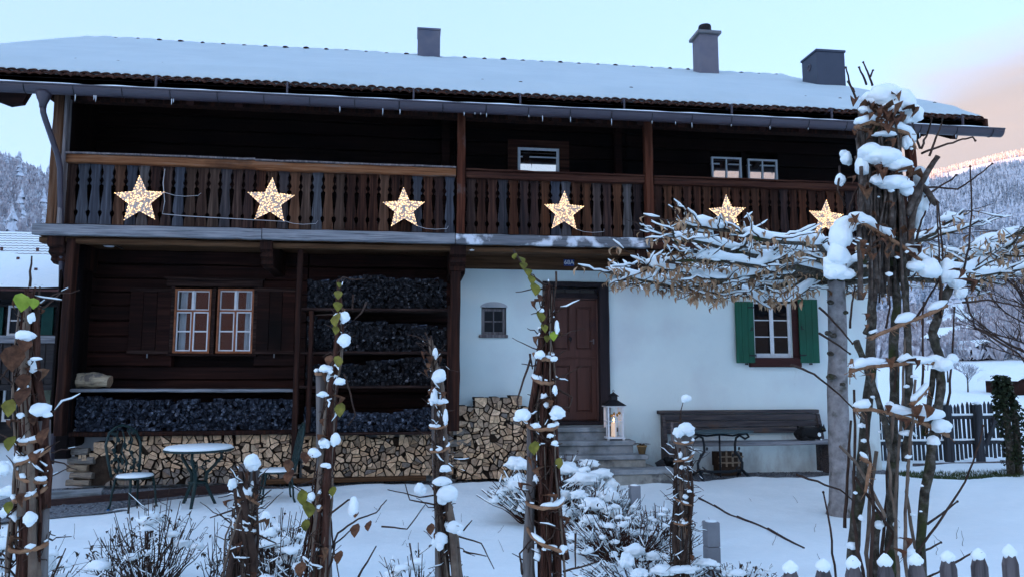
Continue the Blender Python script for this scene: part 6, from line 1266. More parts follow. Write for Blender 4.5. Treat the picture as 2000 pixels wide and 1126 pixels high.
# ---------------------------------------------------------------- trained tree with a flat snow-laden crown
def flat_tree():
    q = random.Random(101); base = atz(1642, 1000, 0); Yt = 8.45; base = Vector((at(1640, 980, Yt).x, Yt, 0)); top = at(1634, 548, Yt)
    T = thing('trained_tree', 'trained tree with smooth grey trunk and wide flat crown loaded with snow and dead leaves', 'tree', base)
    a = MB(); pts = []; rad = []
    for i in range(15): t = i / 14; p = Vector((lerp(base.x, top.x, t), Yt, lerp(-.1, top.z + .1, t))); p.x += .02 * nz((t, 0, 0), 3); pts.append(p); rad.append(lerp(.135, .10, t) + (.05 * (1 - t / .08) if t < .08 else 0) + .006 * nz((t, 9, 0), 12))
    a.tube(pts, rad, 18); a.v = [(v[0] + .006 * nz(v, 9), v[1] + .006 * nz((v[1], v[2], v[0]), 9), v[2]) for v in a.v]; TR = a.build('trunk', M['barktree'], T)
    for (x, y, r_) in ((1618, 650, .035), (1622, 690, .03), (1623, 735, .04), (1628, 655, .03), (1645, 750, .025), (1622, 590, .03), (1652, 610, .025)): a = MB(); c = at(x, y, Yt - .11); a.blob(c, (r_ * 1.4, r_, r_), int(x), .3, 1.5, 2); a.build('knot', M['mossy'], TR)
    ctr = Vector((top.x, Yt, top.z + .02)); br = MB(); tw = MB(); sn = MB(); lf = MB()
    q = random.Random(102); nb = 0
    def inside(p): return p.y < 11.0 and not (p.y > 10.1 and p.z > 3.35)
    lobes = []
    SV = [([(1640, 545), (1560, 512), (1500, 530), (1420, 548), (1340, 562), (1260, 548), (1190, 532)], 7.9, .042), ([(1640, 525), (1560, 492), (1480, 520), (1400, 508), (1300, 512)], 7.3, .036), ([(1640, 530), (1600, 480), (1500, 470), (1420, 450), (1335, 440)], 6.6, .032), ([(1600, 545), (1540, 590), (1480, 588), (1440, 562)], 8.6, .024), ([(1470, 542), (1400, 572), (1352, 562)], 8.2, .022), ([(1640, 540), (1720, 520), (1850, 500), (1930, 478), (2030, 440)], 7.3, .042), ([(1650, 548), (1780, 545), (1900, 540), (2030, 520)], 8.3, .036), ([(1780, 520), (1880, 535), (1960, 500), (2030, 485)], 7.0, .026), ([(1420, 548), (1330, 530), (1262, 520), (1262, 518)], 7.6, .014)]
    for k, (pl_s, Ys, r_0) in enumerate(SV):
        P_ = [at(x, y, lerp(Yt if k not in (3, 4, 7, 8) else Ys, Ys, min(1, i / 2))) for i, (x, y) in enumerate(pl_s)]; Q_ = []
        for j in range(len(P_) - 1): Q_ += wig(P_[j], P_[j + 1], 5, .05, q)[:-1]
        Q_.append(P_[-1]); n = len(Q_) - 1; rad = [lerp(r_0, r_0 * .35, i / n) * (1 + .2 * nz((i, k, 1), .7)) for i in range(n + 1)]; b = MB(); b.tube(Q_, rad, 8); b.build('limb', M['mossy'], T); snow_on(sn, Q_, rad, q, k + 40, 4.2, .05)
        for i in range(2, n + 1):
            for s in range(q.choice([1, 2, 2])):
                e = Q_[i] + Vector((q.uniform(-.45, .45), q.uniform(-.4, .4), q.uniform(-.12, .26)))
                if not inside(e): continue
                W_ = wig(Q_[i], e, 6, .15, q); tw.tube(W_, [.010, .009, .007, .006, .005, .004, .003], 4); snow_on(sn, W_, .007, q, i * 3 + k * 70 + s, .9, .2)
                for v in range(q.choice([1, 2, 4, 5])): leafy(lf, q.choice(W_) + Vector((q.uniform(-.04, .04), q.uniform(-.04, .04), -.01)), q.uniform(.07, .13), q, q.uniform(.9, 1), q.uniform(.2, .38), q.uniform(.2, .7))
    CL = [q.uniform(1185, 1420) for _ in range(13)] + [q.uniform(1420, 1630) for _ in range(6)]
    for k in range(250):            # hanging leaf clusters at the outer left end
        x = q.choice(CL) + q.gauss(0, 9); y0 = pw(x, [(1178, 520), (1240, 530), (1340, 560), (1640, 570)]); y = y0 + q.uniform(-30, 26) + (22 if x < 1215 else 0) * q.random(); leafy(lf, at(x, y, q.uniform(7.6, 8.2)), q.uniform(.04, .14), q, q.uniform(.9, 1), q.uniform(.2, .36), q.uniform(.2, .7))
    for k in range(7):
        an = 2 * math.pi * (k + q.uniform(-.3, .3)) / 7; R_ = q.uniform(2.3, 3.0) * (1.05 if abs(math.cos(an)) > .6 else .85)
        if math.sin(an) > .1: R_ = min(R_, 2.3 / max(.2, math.sin(an)))
        end = ctr + Vector((R_ * math.cos(an), R_ * math.sin(an), q.uniform(-.02, .2)))
        mid = ctr.lerp(end, .5) + Vector((0, 0, q.uniform(.0, .18)))
        P = []; n = 12
        for i in range(n + 1): t = i / n; P.append((ctr * (1 - t) ** 2 + mid * 2 * t * (1 - t) + end * t * t) + Vector((.06 * nz((t * 3, k, 0), 1), .06 * nz((t * 3, k, 5), 1), .05 * nz((t * 4, k, 9), 1))) * (1 if i else 0))
        rad = [lerp(.055, .014, i / n) * (1 + .2 * nz((i, k, 1), .7)) for i in range(n + 1)]
        b = MB(); b.tube(P, rad, 8); b.build('limb', M['mossy'], T); snow_on(sn, P, rad, q, k, 3.2, .10)
        for i in range(2, n + 1):
            for s in range(q.choice([0, 1, 1, 2])):
                an2 = an + q.choice([-1, 1]) * q.uniform(.35, 1.2); L_ = q.uniform(.35, .95) * (1 - .3 * i / n); e = P[i] + Vector((L_ * math.cos(an2), L_ * math.sin(an2), q.uniform(-.12, .22)))
                if not inside(e): continue
                Q_ = wig(P[i], e, 7, .14, q, sag=q.uniform(-.05, .08)); rr_ = [lerp(.019, .008, j / 7) for j in range(8)]; br.tube(Q_, rr_, 5); snow_on(sn, Q_, rr_, q, k * 30 + i + s, 1.35, .2)
                for j in range(2, 8):
                    for u in range(q.choice([1, 2, 2])):
                        an3 = an2 + q.uniform(-1.3, 1.3); l3 = q.uniform(.1, .38); e3 = Q_[j] + Vector((l3 * math.cos(an3), l3 * math.sin(an3), q.uniform(-.10, .16)))
                        if not inside(e3): continue
                        W_ = wig(Q_[j], e3, 4, .18, q); tw.tube(W_, [.005, .004, .0035, .003, .002], 4)
                        if q.random() < .6: snow_on(sn, W_, .005, q, j + i * 3 + k * 50, .6, .25)
                        if q.random() < .5:
                            for v in range(q.choice([1, 2, 3])): leafy(lf, W_[q.randrange(1, 5)] + Vector((q.uniform(-.02, .02), q.uniform(-.02, .02), -.01)), q.uniform(.06, .13), q, q.uniform(.85, 1), q.uniform(.18, .36), q.uniform(.2, .8))
                if q.random() < .2: c = q.choice(Q_); r_ = q.uniform(.04, .10); sn.blob(c + Vector((0, 0, r_ * .5)), (r_ * 1.5, r_ * 1.2, r_ * .8), nb, .5, 1.4, 2, flat=.5); nb += 1
    br.build('branches', M['mossy'], T, kind='stuff'); tw.build('twigs', M['twig'], T, kind='stuff'); sn.build('snow_load', M['snow'], T, kind='stuff'); lf.build('dead_leaves', M['paleleaf'], T, kind='stuff')
flat_tree()

# ---------------------------------------------------------------- shrubs
def shrub(label, cat, c, rx, ry, h, nst, q, snow=1.0, leaves=0, lm='rosaleaf', m='twig', spread=1.0, cap=(), group=None, tr=.004):
    T = thing('snowy_shrub' if snow > .5 else 'leafy_shrub', label, cat, (c[0], c[1], ground(c[0], c[1])), group); g0 = ground(c[0], c[1]) - .03
    st, sn, lf = MB(), MB(), MB()
    for k in range(nst):
        an = q.uniform(0, 6.28); r_ = math.sqrt(q.random()); x, y = c[0] + rx * r_ * math.cos(an), c[1] + ry * r_ * math.sin(an); hh = h * (1 - .55 * r_ * r_) * q.uniform(.55, 1.05)
        p0 = Vector((c[0] + (x - c[0]) * .45, c[1] + (y - c[1]) * .45, g0)); p1 = Vector((x + (x - c[0]) * .35 * spread, y + (y - c[1]) * .35 * spread, g0 + hh)); P = wig(p0, p1, 6, .12, q); st.tube(P, [tr * (1.4 - i * .13) for i in range(7)], 4)
        if snow and q.random() < .8 * snow: snow_on(sn, P[2:], tr, q, k, .55 * snow, .25)
        for j in range(3):
            b0 = P[q.randrange(2, 6)]; d = Vector((q.uniform(-1, 1), q.uniform(-1, 1), q.uniform(.1, 1.2))).normalized() * q.uniform(.05, .16) * (h / .6); W_ = wig(b0, b0 + d, 3, .15, q); st.tube(W_, [tr * .7, tr * .6, tr * .5, tr * .35], 3)
            if snow and q.random() < .6 * snow: snow_on(sn, W_, tr * .6, q, k * 3 + j, .5 * snow, .2)
            if leaves and q.random() < leaves: leafy(lf, W_[-1], q.uniform(.02, .045), q, q.uniform(.1, 1), .6, .3)
        if snow and q.random() < .35 * snow: r2 = q.uniform(.02, .05) * (h / .6); sn.blob(P[-2] + Vector((0, 0, .0)), (r2 * 1.3, r2 * 1.1, r2 * .8), k, .5, 1.4, 2, flat=.4)
    st.build('stems', M[m], T, kind='stuff')
    if sn.v: sn.build('snow_on_twigs', M['snow'], T, kind='stuff')
    if lf.v: lf.build('leaves', M[lm], T, kind='stuff')
    for i, (px, py, w_, h_, Yc) in enumerate(cap):
        cc, r_ = pblob(px, py, w_ * .78, h_ * .7, Yc); b = MB(); b.blob(cc, r_, i * 3, .5, 1.8, 3, flat=.3)
        for j in range(5): b.blob(cc + Vector((q.uniform(-.9, .9) * r_[0], q.uniform(-.8, .8) * r_[1], q.uniform(-.5, .3) * r_[2])), tuple(v * q.uniform(.3, .55) for v in r_), j, .5, 1.6, 2)
        b.build('snow_cushion', M['snow'], T)
    return T
q = random.Random(9)
c = at(1075, 960, 8.3); shrub('big round shrub carrying thick snow in the middle, behind the wide vine bundle', 'shrub', (c.x, 8.3), .62, .5, .85, 150, q, 1.3, .5, m='vine', tr=.006, cap=((1010, 905, 26, 18, 8.2), (1010, 945, 24, 22, 8.1), (1140, 935, 34, 20, 8.0), (1175, 925, 26, 16, 8.1), (1150, 905, 22, 12, 8.3), (1060, 900, 26, 16, 8.3), (1195, 950, 20, 24, 8.1), (1030, 990, 22, 16, 8.1), (1110, 915, 26, 20, 8.2)))
c = at(1165, 1000, 7.6); shrub('dark green low shrub under snow between the wide vine bundle and the square bollard', 'shrub', (c.x, 7.6), .42, .35, .62, 120, q, 1.2, .6, m='vine', tr=.005, cap=((1160, 985, 30, 18, 7.4), (1190, 970, 26, 22, 7.5), (1150, 1015, 22, 16, 7.3), (1130, 965, 20, 14, 7.5), (1200, 1000, 16, 18, 7.4)))
c = at(1215, 1060, 6.7); shrub('spiky snow dusted shrub in front of the square bollard', 'shrub', (c.x, 6.6), .42, .3, .52, 150, q, .8, .1, m='vine', tr=.004, spread=1.6)
c = at(1290, 1040, 6.8); shrub('reddish upright shrub with thin snowy stems left of the ribbed vine', 'shrub', (c.x, 6.9), .32, .3, .5, 110, q, .7, .2, m='vine', tr=.004)
c = at(1260, 1100, 5.7); shrub('low shrub buried under rounded snow at the foot of the ribbed vine', 'shrub', (c.x, 5.7), .45, .3, .36, 110, q, 1.0, .4, m='vine', tr=.004, cap=((1225, 1095, 18, 20, 5.5), (1240, 1075, 26, 16, 5.7), (1300, 1112, 40, 14, 5.4), (1275, 1085, 18, 14, 5.7), (1248, 1118, 20, 12, 5.4)))
c = at(1420, 1110, 5.5); shrub('low shrub with dark twigs and snow in front of the nearest bollard', 'shrub', (c.x, 5.45), .52, .25, .30, 130, q, .9, .6, m='vine', tr=.004, cap=((1380, 1098, 26, 10, 5.4), (1440, 1118, 24, 8, 5.3)))
c = at(290, 1080, 6.3); shrub('leggy rose bush with small dark leaves in front of the round table', 'rose bush', (c.x + .02, 6.3), .34, .3, .78, 70, q, .45, .95, m='twig', tr=.0042, group=None)
c = at(232, 1080, 6.5); shrub('thin rose stems with a few leaves left of the leggy rose bush', 'rose bush', (c.x, 6.4), .16, .2, .62, 14, q, .3, .6, m='twig', tr=.0035)
c = at(540, 1060, 5.9); shrub('frosty bush with fine snowy twigs between the capped stump and the rack vine', 'shrub', (c.x, 5.9), .30, .3, .72, 120, q, .8, .5, m='twig', tr=.0042, cap=((520, 1010, 12, 16, 5.8), (528, 1040, 14, 12, 5.7)))
c = at(425, 1040, 6.3); shrub('few bent dry stems left of the capped stump', 'dry plant', (c.x, 6.3), .14, .15, .55, 10, q, .4, .8, m='twig', tr=.0035)
c = at(20, 1060, 4.6); shrub('bush with snow and dark leaves behind the vine at the left edge', 'shrub', (c.x - .1, 4.7), .34, .3, .95, 110, q, .9, .7, m='twig', tr=.005, cap=((10, 915, 20, 20, 4.6), (14, 960, 22, 14, 4.6), (18, 1000, 22, 14, 4.6), (12, 1040, 20, 14, 4.6)))
c = at(110, 1060, 5.4); shrub('withered stalks beside the vine bundle at the left edge', 'dry plant', (c.x - .05, 5.4), .12, .15, .6, 14, q, .4, .7, m='twig', tr=.0035)
c = at(820, 1090, 5.2); shrub('sparse twiggy shrub with bits of snow at the foot of the rounded stake', 'shrub', (c.x, 5.2), .30, .25, .55, 40, q, .8, .3, m='twig', tr=.004)
# dry stalks poking through the snow
a = MB(); q = random.Random(14)
for k in range(60):
    x, y = q.uniform(-3.5, 5.5), q.uniform(5.2, 9.4); g0 = ground(x, y); h_ = q.uniform(.03, .16); a.tube(wig((x, y, g0 - .02), (x + q.uniform(-.08, .08), y + q.uniform(-.04, .04), g0 + h_), 4, .2, q), [.003, .0026, .0022, .002, .0015], 3)
tag(a.build('dry_grass_stalks', M['twig']), 'dry grass stalks poking through the garden snow', 'grass', kind='stuff')
# bare green patch
M['grass'] = mat('winter_grass', [(.02, .035, .012), (.06, .085, .025)], nscale=12, bump=0)
a = MB(); q = random.Random(15)
for k in range(5200):
    t = q.uniform(0, 6.28); r_ = math.sqrt(q.random()); x, y = 8.35 + 1.25 * r_ * math.cos(t), 10.75 + .42 * r_ * math.sin(t)
    if 1 - r_ * r_ + .5 * nz((x, y, 3), 6) < .12: continue
    g0 = ground(x, y); h_ = q.uniform(.02, .06); d = q.uniform(-.03, .03); a.add([(x, y, g0 - .01), (x + .012, y + .003, g0 - .01), (x + d, y + d * .5, g0 + h_)], [(0, 1, 2)])
tag(a.build('grass_patch', M['grass']), 'patch of green grass bare of snow by the back fence', 'grass', kind='stuff')
g_ = MB(); n = 40; vs = [(8.35, 10.75, ground(8.35, 10.75) + .006)]
for k in range(n):
    t = 2 * math.pi * k / n; rr_ = .85 + .12 * math.sin(k * 3.1); x, y = 8.35 + 1.15 * rr_ * math.cos(t), 10.75 + .42 * rr_ * math.sin(t); vs.append((x, y, ground(x, y) + .004))
# ---------------------------------------------------------------- fences
M['picket'] = mat('dark_weathered_picket', [(.035, .03, .032), (.10, .085, .085), (.17, .15, .15)], stretch=SZ, nscale=4, bump=.5)
M['picketgrey'] = mat('blue_grey_fence_wood', [(0.0180, 0.0195, 0.0225), (0.0420, 0.0450, 0.0510), (0.0600, 0.0600, 0.0660)], stretch=SZ, nscale=4, bump=.5, spec=0.12)
FP = [(1543, 1100, 2.62), (1607, 1097, 2.64), (1665, 1092, 2.66), (1728, 1089, 2.68), (1788, 1087, 2.70), (1850, 1080, 2.71), (1910, 1077, 2.73), (1970, 1072, 2.74), (2030, 1070, 2.76)]
FT = thing('picket_fence', 'dark weathered picket fence with snow tipped points closest to the viewer', 'fence', (at(1788, 1100, 2.7).x, 2.7, 0))
pk = MB(); w_ = .028; P = [(-w_, -1.0), (w_, -1.0), (w_, -.075), (.008, -.018), (-.008, -.018), (-w_, -.075)]; pk.prism(P, -.012, .012); pkm = pk.mesh('picket', M['picket'])
q = random.Random(4)
for k, (x, y, Y) in enumerate(FP):
    p = at(x, y - 8, Y); inst('picket', pkm, FT, (p.x, Y, p.z + .004), (0, q.uniform(-.015, .015), q.uniform(-.05, .05)))
    b = MB(); vs0, fs0 = ICO[3]; vs = []
    for v in vs0:
        f = 1 + .12 * nz((v.x * 2 + k * 3, v.y * 2, v.z * 2), 1); hh = v.z; ww = (1 - .5 * max(0, hh)); vs.append((p.x + v.x * .031 * f * ww, Y + v.y * .020 * f * ww * (.9 + .3 * nz((k, 0, 0), 3.3)), p.z - .024 + (hh * (.022 + .016 * abs(nz((k, 5, 0), 2.7))) if hh > 0 else hh * .028 * (1 + .5 * nz((v.x * 4 + k * 7, 0, 1), 1))) * f))
    b.add(vs, fs0, 0, True); b.build('snow_cap', M['snow'], FT)
for z in (.35, .72): p0, p1 = at(1520, 1100, 2.64), at(2060, 1075, 2.80); a = MB(); a.timber((p0.x, 2.68, z), (p1.x, 2.82, z), .04, .06, seg=6, jit=.003, seed=3); a.build('rail', M['picket'], FT)
# fence and gate at the back right
x0, x1 = 7.85, 10.9; Yf = 12.35; BF = thing('back_fence', 'grey picket fence with a diagonal brace at the far side of the garden', 'fence', (9.2, Yf, .0))
pk = MB(); w_ = .024; P = [(-w_, 0), (w_, 0), (w_, .93), (0, .99), (-w_, .93)]; pk.prism(P, -.01, .01); pkm = pk.mesh('picket', M['picketgrey']); n = int((x1 - x0) / .082)
for k in range(n):
    x = x0 + k * .082; inst('picket', pkm, BF, (x, Yf, .10 + q.uniform(-.012, .012) + (.04 if x > 9.75 else 0)), (0, q.uniform(-.02, .02), 0))
for z, sn_ in ((.42, 0), (.86, 1)):
    a = MB(); a.timber((x0, Yf - .035, z), (x1, Yf - .035, z), .04, .07, seg=14, jit=.003, seed=int(z * 10)); a.build('rail', M['picketgrey'], BF)
    a = MB(); pts = [Vector((lerp(x0, x1, i / 40), Yf - .04, z + .045)) for i in range(41)]; a.tube(pts, [.022 + .008 * nz((i, z * 9, 0), .5) for i in range(41)], 6); a.build('rail_snow', M['snow'], BF)
for x in (at(1845, 850, Yf).x, at(1905, 850, Yf).x):
    a = MB(); a.timber((x, Yf - .09, -.05), (x, Yf - .09, 1.08), .13, .1, seg=6, jit=.004, seed=int(x * 7)); a.build('fence_post', M['picketgrey'], BF); b = MB(); b.blob((x, Yf - .09, 1.10), (.08, .07, .035), 3, .2, 1, 2, flat=.6); b.build('snow_cap', M['snow'], BF)
A, B = at(1925, 870, Yf - .08), at(1950, 805, Yf - .08); a = MB(); a.timber(A, B, .05, .08, seg=3, seed=2); a.build('diagonal_brace', M['picketgrey'], BF)
a = MB(); A = at(1785, 915, 11.75); B = at(1985, 918, 11.9); a.timber((A.x, 11.75, .10), (B.x, 11.9, .10), .06, .06, seg=8, jit=.004, seed=2); tag(a.build('border_timber', M['picket']), 'dark timber border lying behind the green grass patch', 'timber')
# ivy covered post, far right
IV = thing('ivy_post', 'short post smothered in dark ivy at the right edge of the picture', 'ivy', (at(1985, 935, 10.6).x, 10.6, 0)); q = random.Random(6)
for dx_ in (-.09, .05): a = MB(); p = at(1985, 930, 10.6); a.tube([(p.x + dx_, 10.6, -.1), (p.x + dx_ + .01, 10.6, .8), (p.x + dx_ - .04, 10.6, 1.45)], [.06, .05, .04], 8); a.build('post', M['mossy'], IV)
a = MB(); M['ivy'] = mat('dark_ivy_leaf', [(.008, .014, .008), (.03, .042, .016)], nscale=14, bump=0)
for k in range(1500):
    z = q.uniform(.25, 1.62) if q.random() < .8 else q.uniform(1.1, 1.62); t = q.uniform(0, 6.28); wd = (.20 if z < .9 else lerp(.20, .09, (z - .9) / .7)) * q.uniform(.6, 1.15); p = at(lerp(1992, 1968, ss(.5, 1.5, z)), 900, 10.6); leafy(a, (p.x + wd * math.cos(t), 10.6 + wd * math.sin(t), z), q.uniform(.04, .07), q, q.uniform(.3, 1), .9, .2)
a.build('ivy_leaves', M['ivy'], IV, kind='stuff')

# ---------------------------------------------------------------- neighbour's house on the left
YN = 18.0
def n_(px, py, Y=YN): return at(px, py, Y)
NX0, NX1 = -13.5, n_(130, 600).x
NH = thing('neighbour_house', 'dark timber neighbouring house with green shutters and half snowy tiled roof at the left edge', 'house', (-10.5, YN + 3, -.4))
M['ntimber'] = mat('dark_neighbour_timber', [(.012, .012, .014), (.04, .036, .036)], stretch=SX, nscale=2); M['ngreen'] = mat('dull_green_shutter', [(.008, .05, .045), (.015, .075, .065)], nscale=5)
M['npale'] = mat('pale_green_shutter', [(.12, .14, .10), (.2, .22, .16)], nscale=5); M['redtile'] = mat('red_brown_tiles', [(.05, .025, .025), (.13, .06, .055)], nscale=14, bump=.3)
ze = n_(50, 572).z; zr = n_(50, 460, 22.2).z
a = MB(); a.box((NX0, YN, -.6), (NX1, YN + 8, ze)); a.build('wall', M['ntimber'], NH)
for k in range(8): z = lerp(n_(50, 655).z, ze - .1, k / 8); box_o('timber', (NX0, YN - .03, z), (NX1, YN - .004, z + (ze - .1 - n_(50, 655).z) / 8 - .02), M['ntimber'], NH)
a = MB(); sl_ = (zr - ze) / 4.2
def nroof(y): return ze + .02 + (y - YN + .6) * (zr - ze - .02) / (22.2 - YN + .6)
a.prismx([(YN - .6, ze - .12), (22.2, zr - .14), (26.8, ze - .3), (26.8, ze - .1), (22.2, zr), (YN - .6, ze + .02)], NX0 - .6, NX1 + .5); NR = a.build('roof', M['redtile'], NH)
a = MB(); nrow = 19; ycut = .42
for r_ in range(nrow):      # tile courses showing through the thin snow, upper half
    y0 = lerp(YN - .6, 22.2, (r_ + .5) / nrow); y1 = y0 + (22.8 - YN) / nrow; vs = []; m_ = 150
    for i in range(m_ + 1):
        x = lerp(NX0 - .6, NX1 + .5, i / m_); wv = .028 * math.sin(i * 2.09) + .015 * nz((x, r_, 0), 3)
        for (yy, dz) in ((y0 + wv, .03), (y0 + wv, .075), (y1 + .03, .06)): vs.append((x, yy, nroof(yy) + dz))
    a.add(vs, [(i * 3 + j, (i + 1) * 3 + j, (i + 1) * 3 + j + 1, i * 3 + j + 1) for i in range(m_) for j in (0, 1)], 0, True)
a.m = []; 
for r_ in range(nrow):
    for i in range(150): a.m += [1, 0]
a.build('tile_courses', [M['snow'], M['redtile']], NR, kind='stuff')
a = MB(); vs = []; xs = [lerp(NX0 - .6, NX1 + .48, i / 80) for i in range(81)]
for x in xs:
    for j in range(9): yy = lerp(YN - .6, lerp(YN, 22.2, .50) + .25 * nz((x, 0, 0), 1.5), j / 8); vs.append((x, yy, nroof(yy) + (.13 if 0 < j < 8 else .05) + .02 * nz((x, yy, 0), 2)))
a.add(vs, [(i * 9 + j, (i + 1) * 9 + j, (i + 1) * 9 + j + 1, i * 9 + j + 1) for i in range(80) for j in range(8)], 0, True); a.build('roof_snow', M['snow'], NR)
for x in [NX0 + .5 + i * .85 for i in range(10)]:
    for yy in (18.4, 19.3, 20.2): a = MB(); a.box((x - .03, yy, nroof(yy) + .1), (x + .03, yy + .03, nroof(yy) + .19)); a.build('snow_stop', M['redtile'], NR)
box_o('eave_board', (NX0 - .6, YN - .62, ze - .2), (NX1 + .5, YN - .58, ze - .02), M['fascia'], NH)
def nwin(x0, x1, y0, y1, cols, rows):
    A, B = n_(x0, y1), n_(x1, y0); return window('window', A.x, B.x, A.z, B.z, YN - .08, .05, .03, cols, rows, M['white'], M['white'], M['panedark'], NH)
nwin(16, 82, 597, 655, 3, 2); nwin(6, 84, 754, 822, 3, 2)
for (x0, x1, y0, y1, mm) in ((-40, 13, 600, 654, 'ngreen'), (84, 110, 600, 654, 'ngreen'), (-30, 4, 762, 835, 'npale'), (78, 104, 760, 822, 'npale')): A, B = n_(x0, y1), n_(x1, y0); box_o('shutter', (A.x, YN - .12, A.z), (B.x, YN - .085, B.z), M[mm], NH)
A = n_(-200, 668, YN - .9); B = n_(112, 655, YN - .9); box_o('balcony_rail', (A.x, YN - .95, A.z), (B.x, YN - .85, B.z), M['grey'], NH, ch=.01)
A2 = n_(50, 750, YN - .9); box_o('balcony_floor', (A.x, YN - .95, A2.z - .12), (B.x, YN, A2.z), M['ntimber'], NH)
nb_ = MB(); nb_.box((-.07, -.015, 0), (.07, .015, A.z - A2.z - .02)); nbm = nb_.mesh('balcony_board', M['ntimber'])
for i in range(int((B.x - A.x) / .17)): inst('balcony_board', nbm, NH, (A.x + .1 + i * .17, YN - .9, A2.z + .01))
for k in range(60): pass
# ---------------------------------------------------------------- chalets and bare trees across the valley
def chalet(px, r, w_, lab, hh=3.2):
    d = ray(px, 727); d = Vector((d.x, d.y, 0)).normalized(); c = d * r; z = relief(c.x, c.y) - .3; T = thing('chalet', lab, 'chalet', (c.x, c.y, z), 'small chalets across the valley')
    box_o('wall', (c.x - w_ / 2, c.y - w_ / 2, z), (c.x + w_ / 2, c.y + w_ / 2, z + hh), M['logwall'], T)
    for i in (-.3, .0, .3): box_o('window', (c.x + i * w_ - .35, c.y - w_ / 2 - .05, z + 1.4), (c.x + i * w_ + .35, c.y - w_ / 2 - .01, z + 2.3), M['panedark'], T)
    a = MB(); a.prism([(c.x - w_ * .62, z + hh - .3), (c.x, z + hh + w_ * .26), (c.x + w_ * .62, z + hh - .3), (c.x + w_ * .62, z + hh), (c.x, z + hh + w_ * .26 + .45), (c.x - w_ * .62, z + hh)], c.y - w_ * .62, c.y + w_ * .62); a.build('roof', M['snow'], T)
chalet(1992, 150, 7, 'brown chalet with snowy roof on the slope behind the ivy post', 2.6); chalet(1905, 245, 8, 'brown chalet in the snow field left of the ivy post'); chalet(1872, 330, 14, 'long low roofed building at the foot of the wooded slope', 2.4)
M['frostbark'] = mat('frosted_branch', [(.10, .09, .10), (.42, .44, .50)], nscale=3, bump=0)
M['frostbark2'] = mat('frosted_brown_scrub', [(.20, .17, .18), (.46, .45, .49), (.76, .79, .83)], nscale=.5, bump=0, lo=.3, hi=.7)
def baretree(px, r, h, lab, seed, Y=None, parent_loc=None, mm='frostbark'):
    q = random.Random(seed); d = ray(px, 727); d = Vector((d.x, d.y, 0)).normalized(); c = d * r; z = ground(c.x, c.y); T = thing('bare_tree', lab, 'tree', (c.x, c.y, z), 'bare frosted trees beyond the garden')
    tk = MB(); tk.tube([(c.x, c.y, z - .2), (c.x + .01 * h, c.y, z + h * .2), (c.x, c.y, z + h * .45)], [h * .022, h * .016, h * .012], 6); tk.build('trunk', M['mossy'], T); cr = MB()
    def grow(p, d_, L_, r_, dep):
        e = p + d_ * L_; cr.tube([p, p.lerp(e, .5) + Vector((q.uniform(-1, 1), q.uniform(-1, 1), 0)) * L_ * .06, e], [r_, r_ * .8, r_ * .6], 3, cap=False)
        if dep: 
            for _ in range(q.choice([3, 3, 4])): grow(p.lerp(e, q.uniform(.45, 1)), (d_ + Vector((q.uniform(-1, 1), q.uniform(-1, 1), q.uniform(-.3, .7))) * .75).normalized(), L_ * q.uniform(.55, .8), r_ * .6, dep - 1)
    for _ in range(7): grow(Vector((c.x, c.y, z + h * q.uniform(.18, .45))), Vector((q.uniform(-1, 1), q.uniform(-1, 1), q.uniform(.5, 1.6))).normalized(), h * .24, h * .008, 4)
    cr.build('crown', M[mm], T)
baretree(1888, 150, 7, 'small bare frosted tree standing alone in the snow field', 1); baretree(1850, 175, 9, 'bare frosted tree left of the lone one in the snow field', 2); baretree(1935, 260, 9, 'distant bare frosted tree above the snow field', 3)
baretree(2090, 34, 8.5, 'bare branching tree reaching in at the right edge above the ivy', 4, mm='twig'); baretree(951, 38, 9.5, 'bare tree whose twig tips rise just above the roof ridge', 5, mm='twig'); baretree(1412, 34, 9.2, 'bare tree whose tips rise beside the flue topped chimney', 6, mm='twig')
# frosted scrub and forest
q = random.Random(31)
def conifer(a, x, y, z, h, q, mi):
    w_ = h * q.uniform(.16, .24); n = 6; T_ = 5; b = len(a.v)
    for t in range(T_):
        z0 = z + h * (.04 + .2 * t * .95); z1 = z + h * min(1.0, .34 + .2 * t * .95); r_ = w_ * (1 - t / T_) * 1.0 + .02 * h; ph = q.uniform(0, 6); k0 = len(a.v); a.v.append((x + q.uniform(-.02, .02) * h, y, z1))
        for k in range(n): u = ph + 6.283 * k / n; rr_ = r_ * q.uniform(.6, 1.25); a.v.append((x + rr_ * math.cos(u), y + rr_ * math.sin(u), z0 - h * q.uniform(-.02, .05)))
        for k in range(n): a.f.append((k0, k0 + 1 + k, k0 + 1 + (k + 1) % n)); a.m.append(mi); a.sm.append(False)
M['forest'] = frost('frosted_conifer', (.012, .022, .030), (.66, .72, .80), lo=-.55, hi=.35, ns=.35, amt=1.1); M['forest2'] = frost('darker_frosted_conifer', (.010, .018, .024), (.50, .57, .66), lo=-.3, hi=.65, ns=.35, amt=1.1)
fo = MB()
for k in range(15500):
    a_ = R(q.uniform(31.5, 46)); u = q.random(); r = 500 + 2350 * (u ** 1.15); x, y = r * math.sin(a_), r * math.cos(a_); cl = MN.noise(Vector((x / 150, y / 150, 2)))
    dg_ = math.degrees(a_)
    if r < 700 and cl < -.05: continue
    if 1900 < r < 2350 and 38.2 < dg_ < 44 and MN.noise(Vector((x / 300, y / 120, 5))) > -.12: continue      # snow meadow near the top
    h = q.uniform(12, 25) * (.8 if r > 2200 else 1) * (.75 if r < 800 else 1); conifer(fo, x, y, relief(x, y) - 1, h, q, 0 if q.random() < .6 + cl else 1)
tag(fo.build('mountain_forest', [M['forest'], M['forest2']]), 'frosted conifer forest covering the mountain side on the right', 'forest', kind='stuff')
fo = MB()
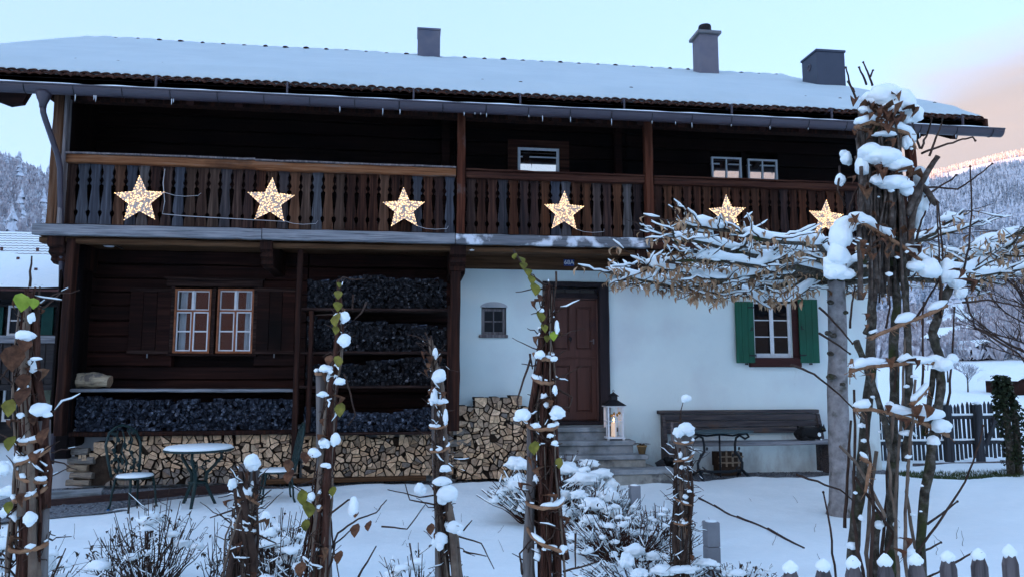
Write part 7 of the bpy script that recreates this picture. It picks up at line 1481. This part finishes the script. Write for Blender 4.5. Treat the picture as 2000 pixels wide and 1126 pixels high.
for k in range(1500):
    a_ = R(q.uniform(-34, -19)); r = 130 + 420 * q.random() ** .8; x, y = r * math.sin(a_), r * math.cos(a_)
    if q.random() < .12: conifer(fo, x, y, relief(x, y) - .5, q.uniform(5, 11), q, 0)
tag(fo.build('hill_conifers', [M['forest'], M['forest2']]), 'scattered frosted conifers on the low hill at the left', 'conifers', kind='stuff')
def scrub(a, x, y, z, h, q, nb=26):
    for k in range(nb):
        t = q.uniform(0, 6.28); s_ = q.uniform(.1, 1); d = Vector((math.cos(t) * s_ * .55, math.sin(t) * s_ * .55, q.uniform(.35, 1) * (1.05 - .5 * s_))) * h; w_ = h * .035; p = Vector((x + d.x * .5, y + d.y * .5, z + d.z * .25)); e = Vector((x, y, z)) + d
        sd = Vector((-math.sin(t), math.cos(t), 0)) * w_; b = len(a.v); a.v += [tuple(p - sd), tuple(p + sd), tuple(e + sd * 1.4), tuple(e - sd * 1.4 + Vector((0, 0, h * .05)))]; a.f.append((b, b + 1, b + 2, b + 3)); a.m.append(0); a.sm.append(False)
fo = MB()
for k in range(5200):
    a_ = R(q.uniform(32, 46)); r = q.choice([q.uniform(330, 620), q.uniform(380, 520), q.uniform(240, 340)]); x, y = r * math.sin(a_), r * math.cos(a_); cl = MN.noise(Vector((x / 60, y / 60, 9)))
    if cl < (-.22 if r > 340 else .15): continue
    scrub(fo, x, y, relief(x, y) - .3, q.uniform(4, 9), q)
for k in range(2600):
    a_ = R(q.uniform(-34, -19)); r = 95 + 440 * q.random() ** .8; x, y = r * math.sin(a_), r * math.cos(a_); scrub(fo, x, y, relief(x, y) - .3, q.uniform(3, 6.5), q, 22)
tag(fo.build('frosted_scrub', M['frostbark2']), 'frosted bushes and bare woods on the slopes beyond the house', 'bushes', kind='stuff')

# ---------------------------------------------------------------- cold valley air
hz_ = bpy.data.materials.new('cold_air'); hz_.use_nodes = True; t_ = hz_.node_tree; t_.nodes.clear(); vo = t_.nodes.new('ShaderNodeVolumePrincipled'); vo.inputs['Color'].default_value = (.86, .92, 1, 1); vo.inputs['Density'].default_value = .00005; vo.inputs['Anisotropy'].default_value = .2
om = t_.nodes.new('ShaderNodeOutputMaterial'); t_.links.new(vo.outputs[0], om.inputs['Volume'])
a = MB(); a.box((-8900, -8900, -60), (8900, 8900, 900)); tag(a.build('haze', hz_), kind='stuff')
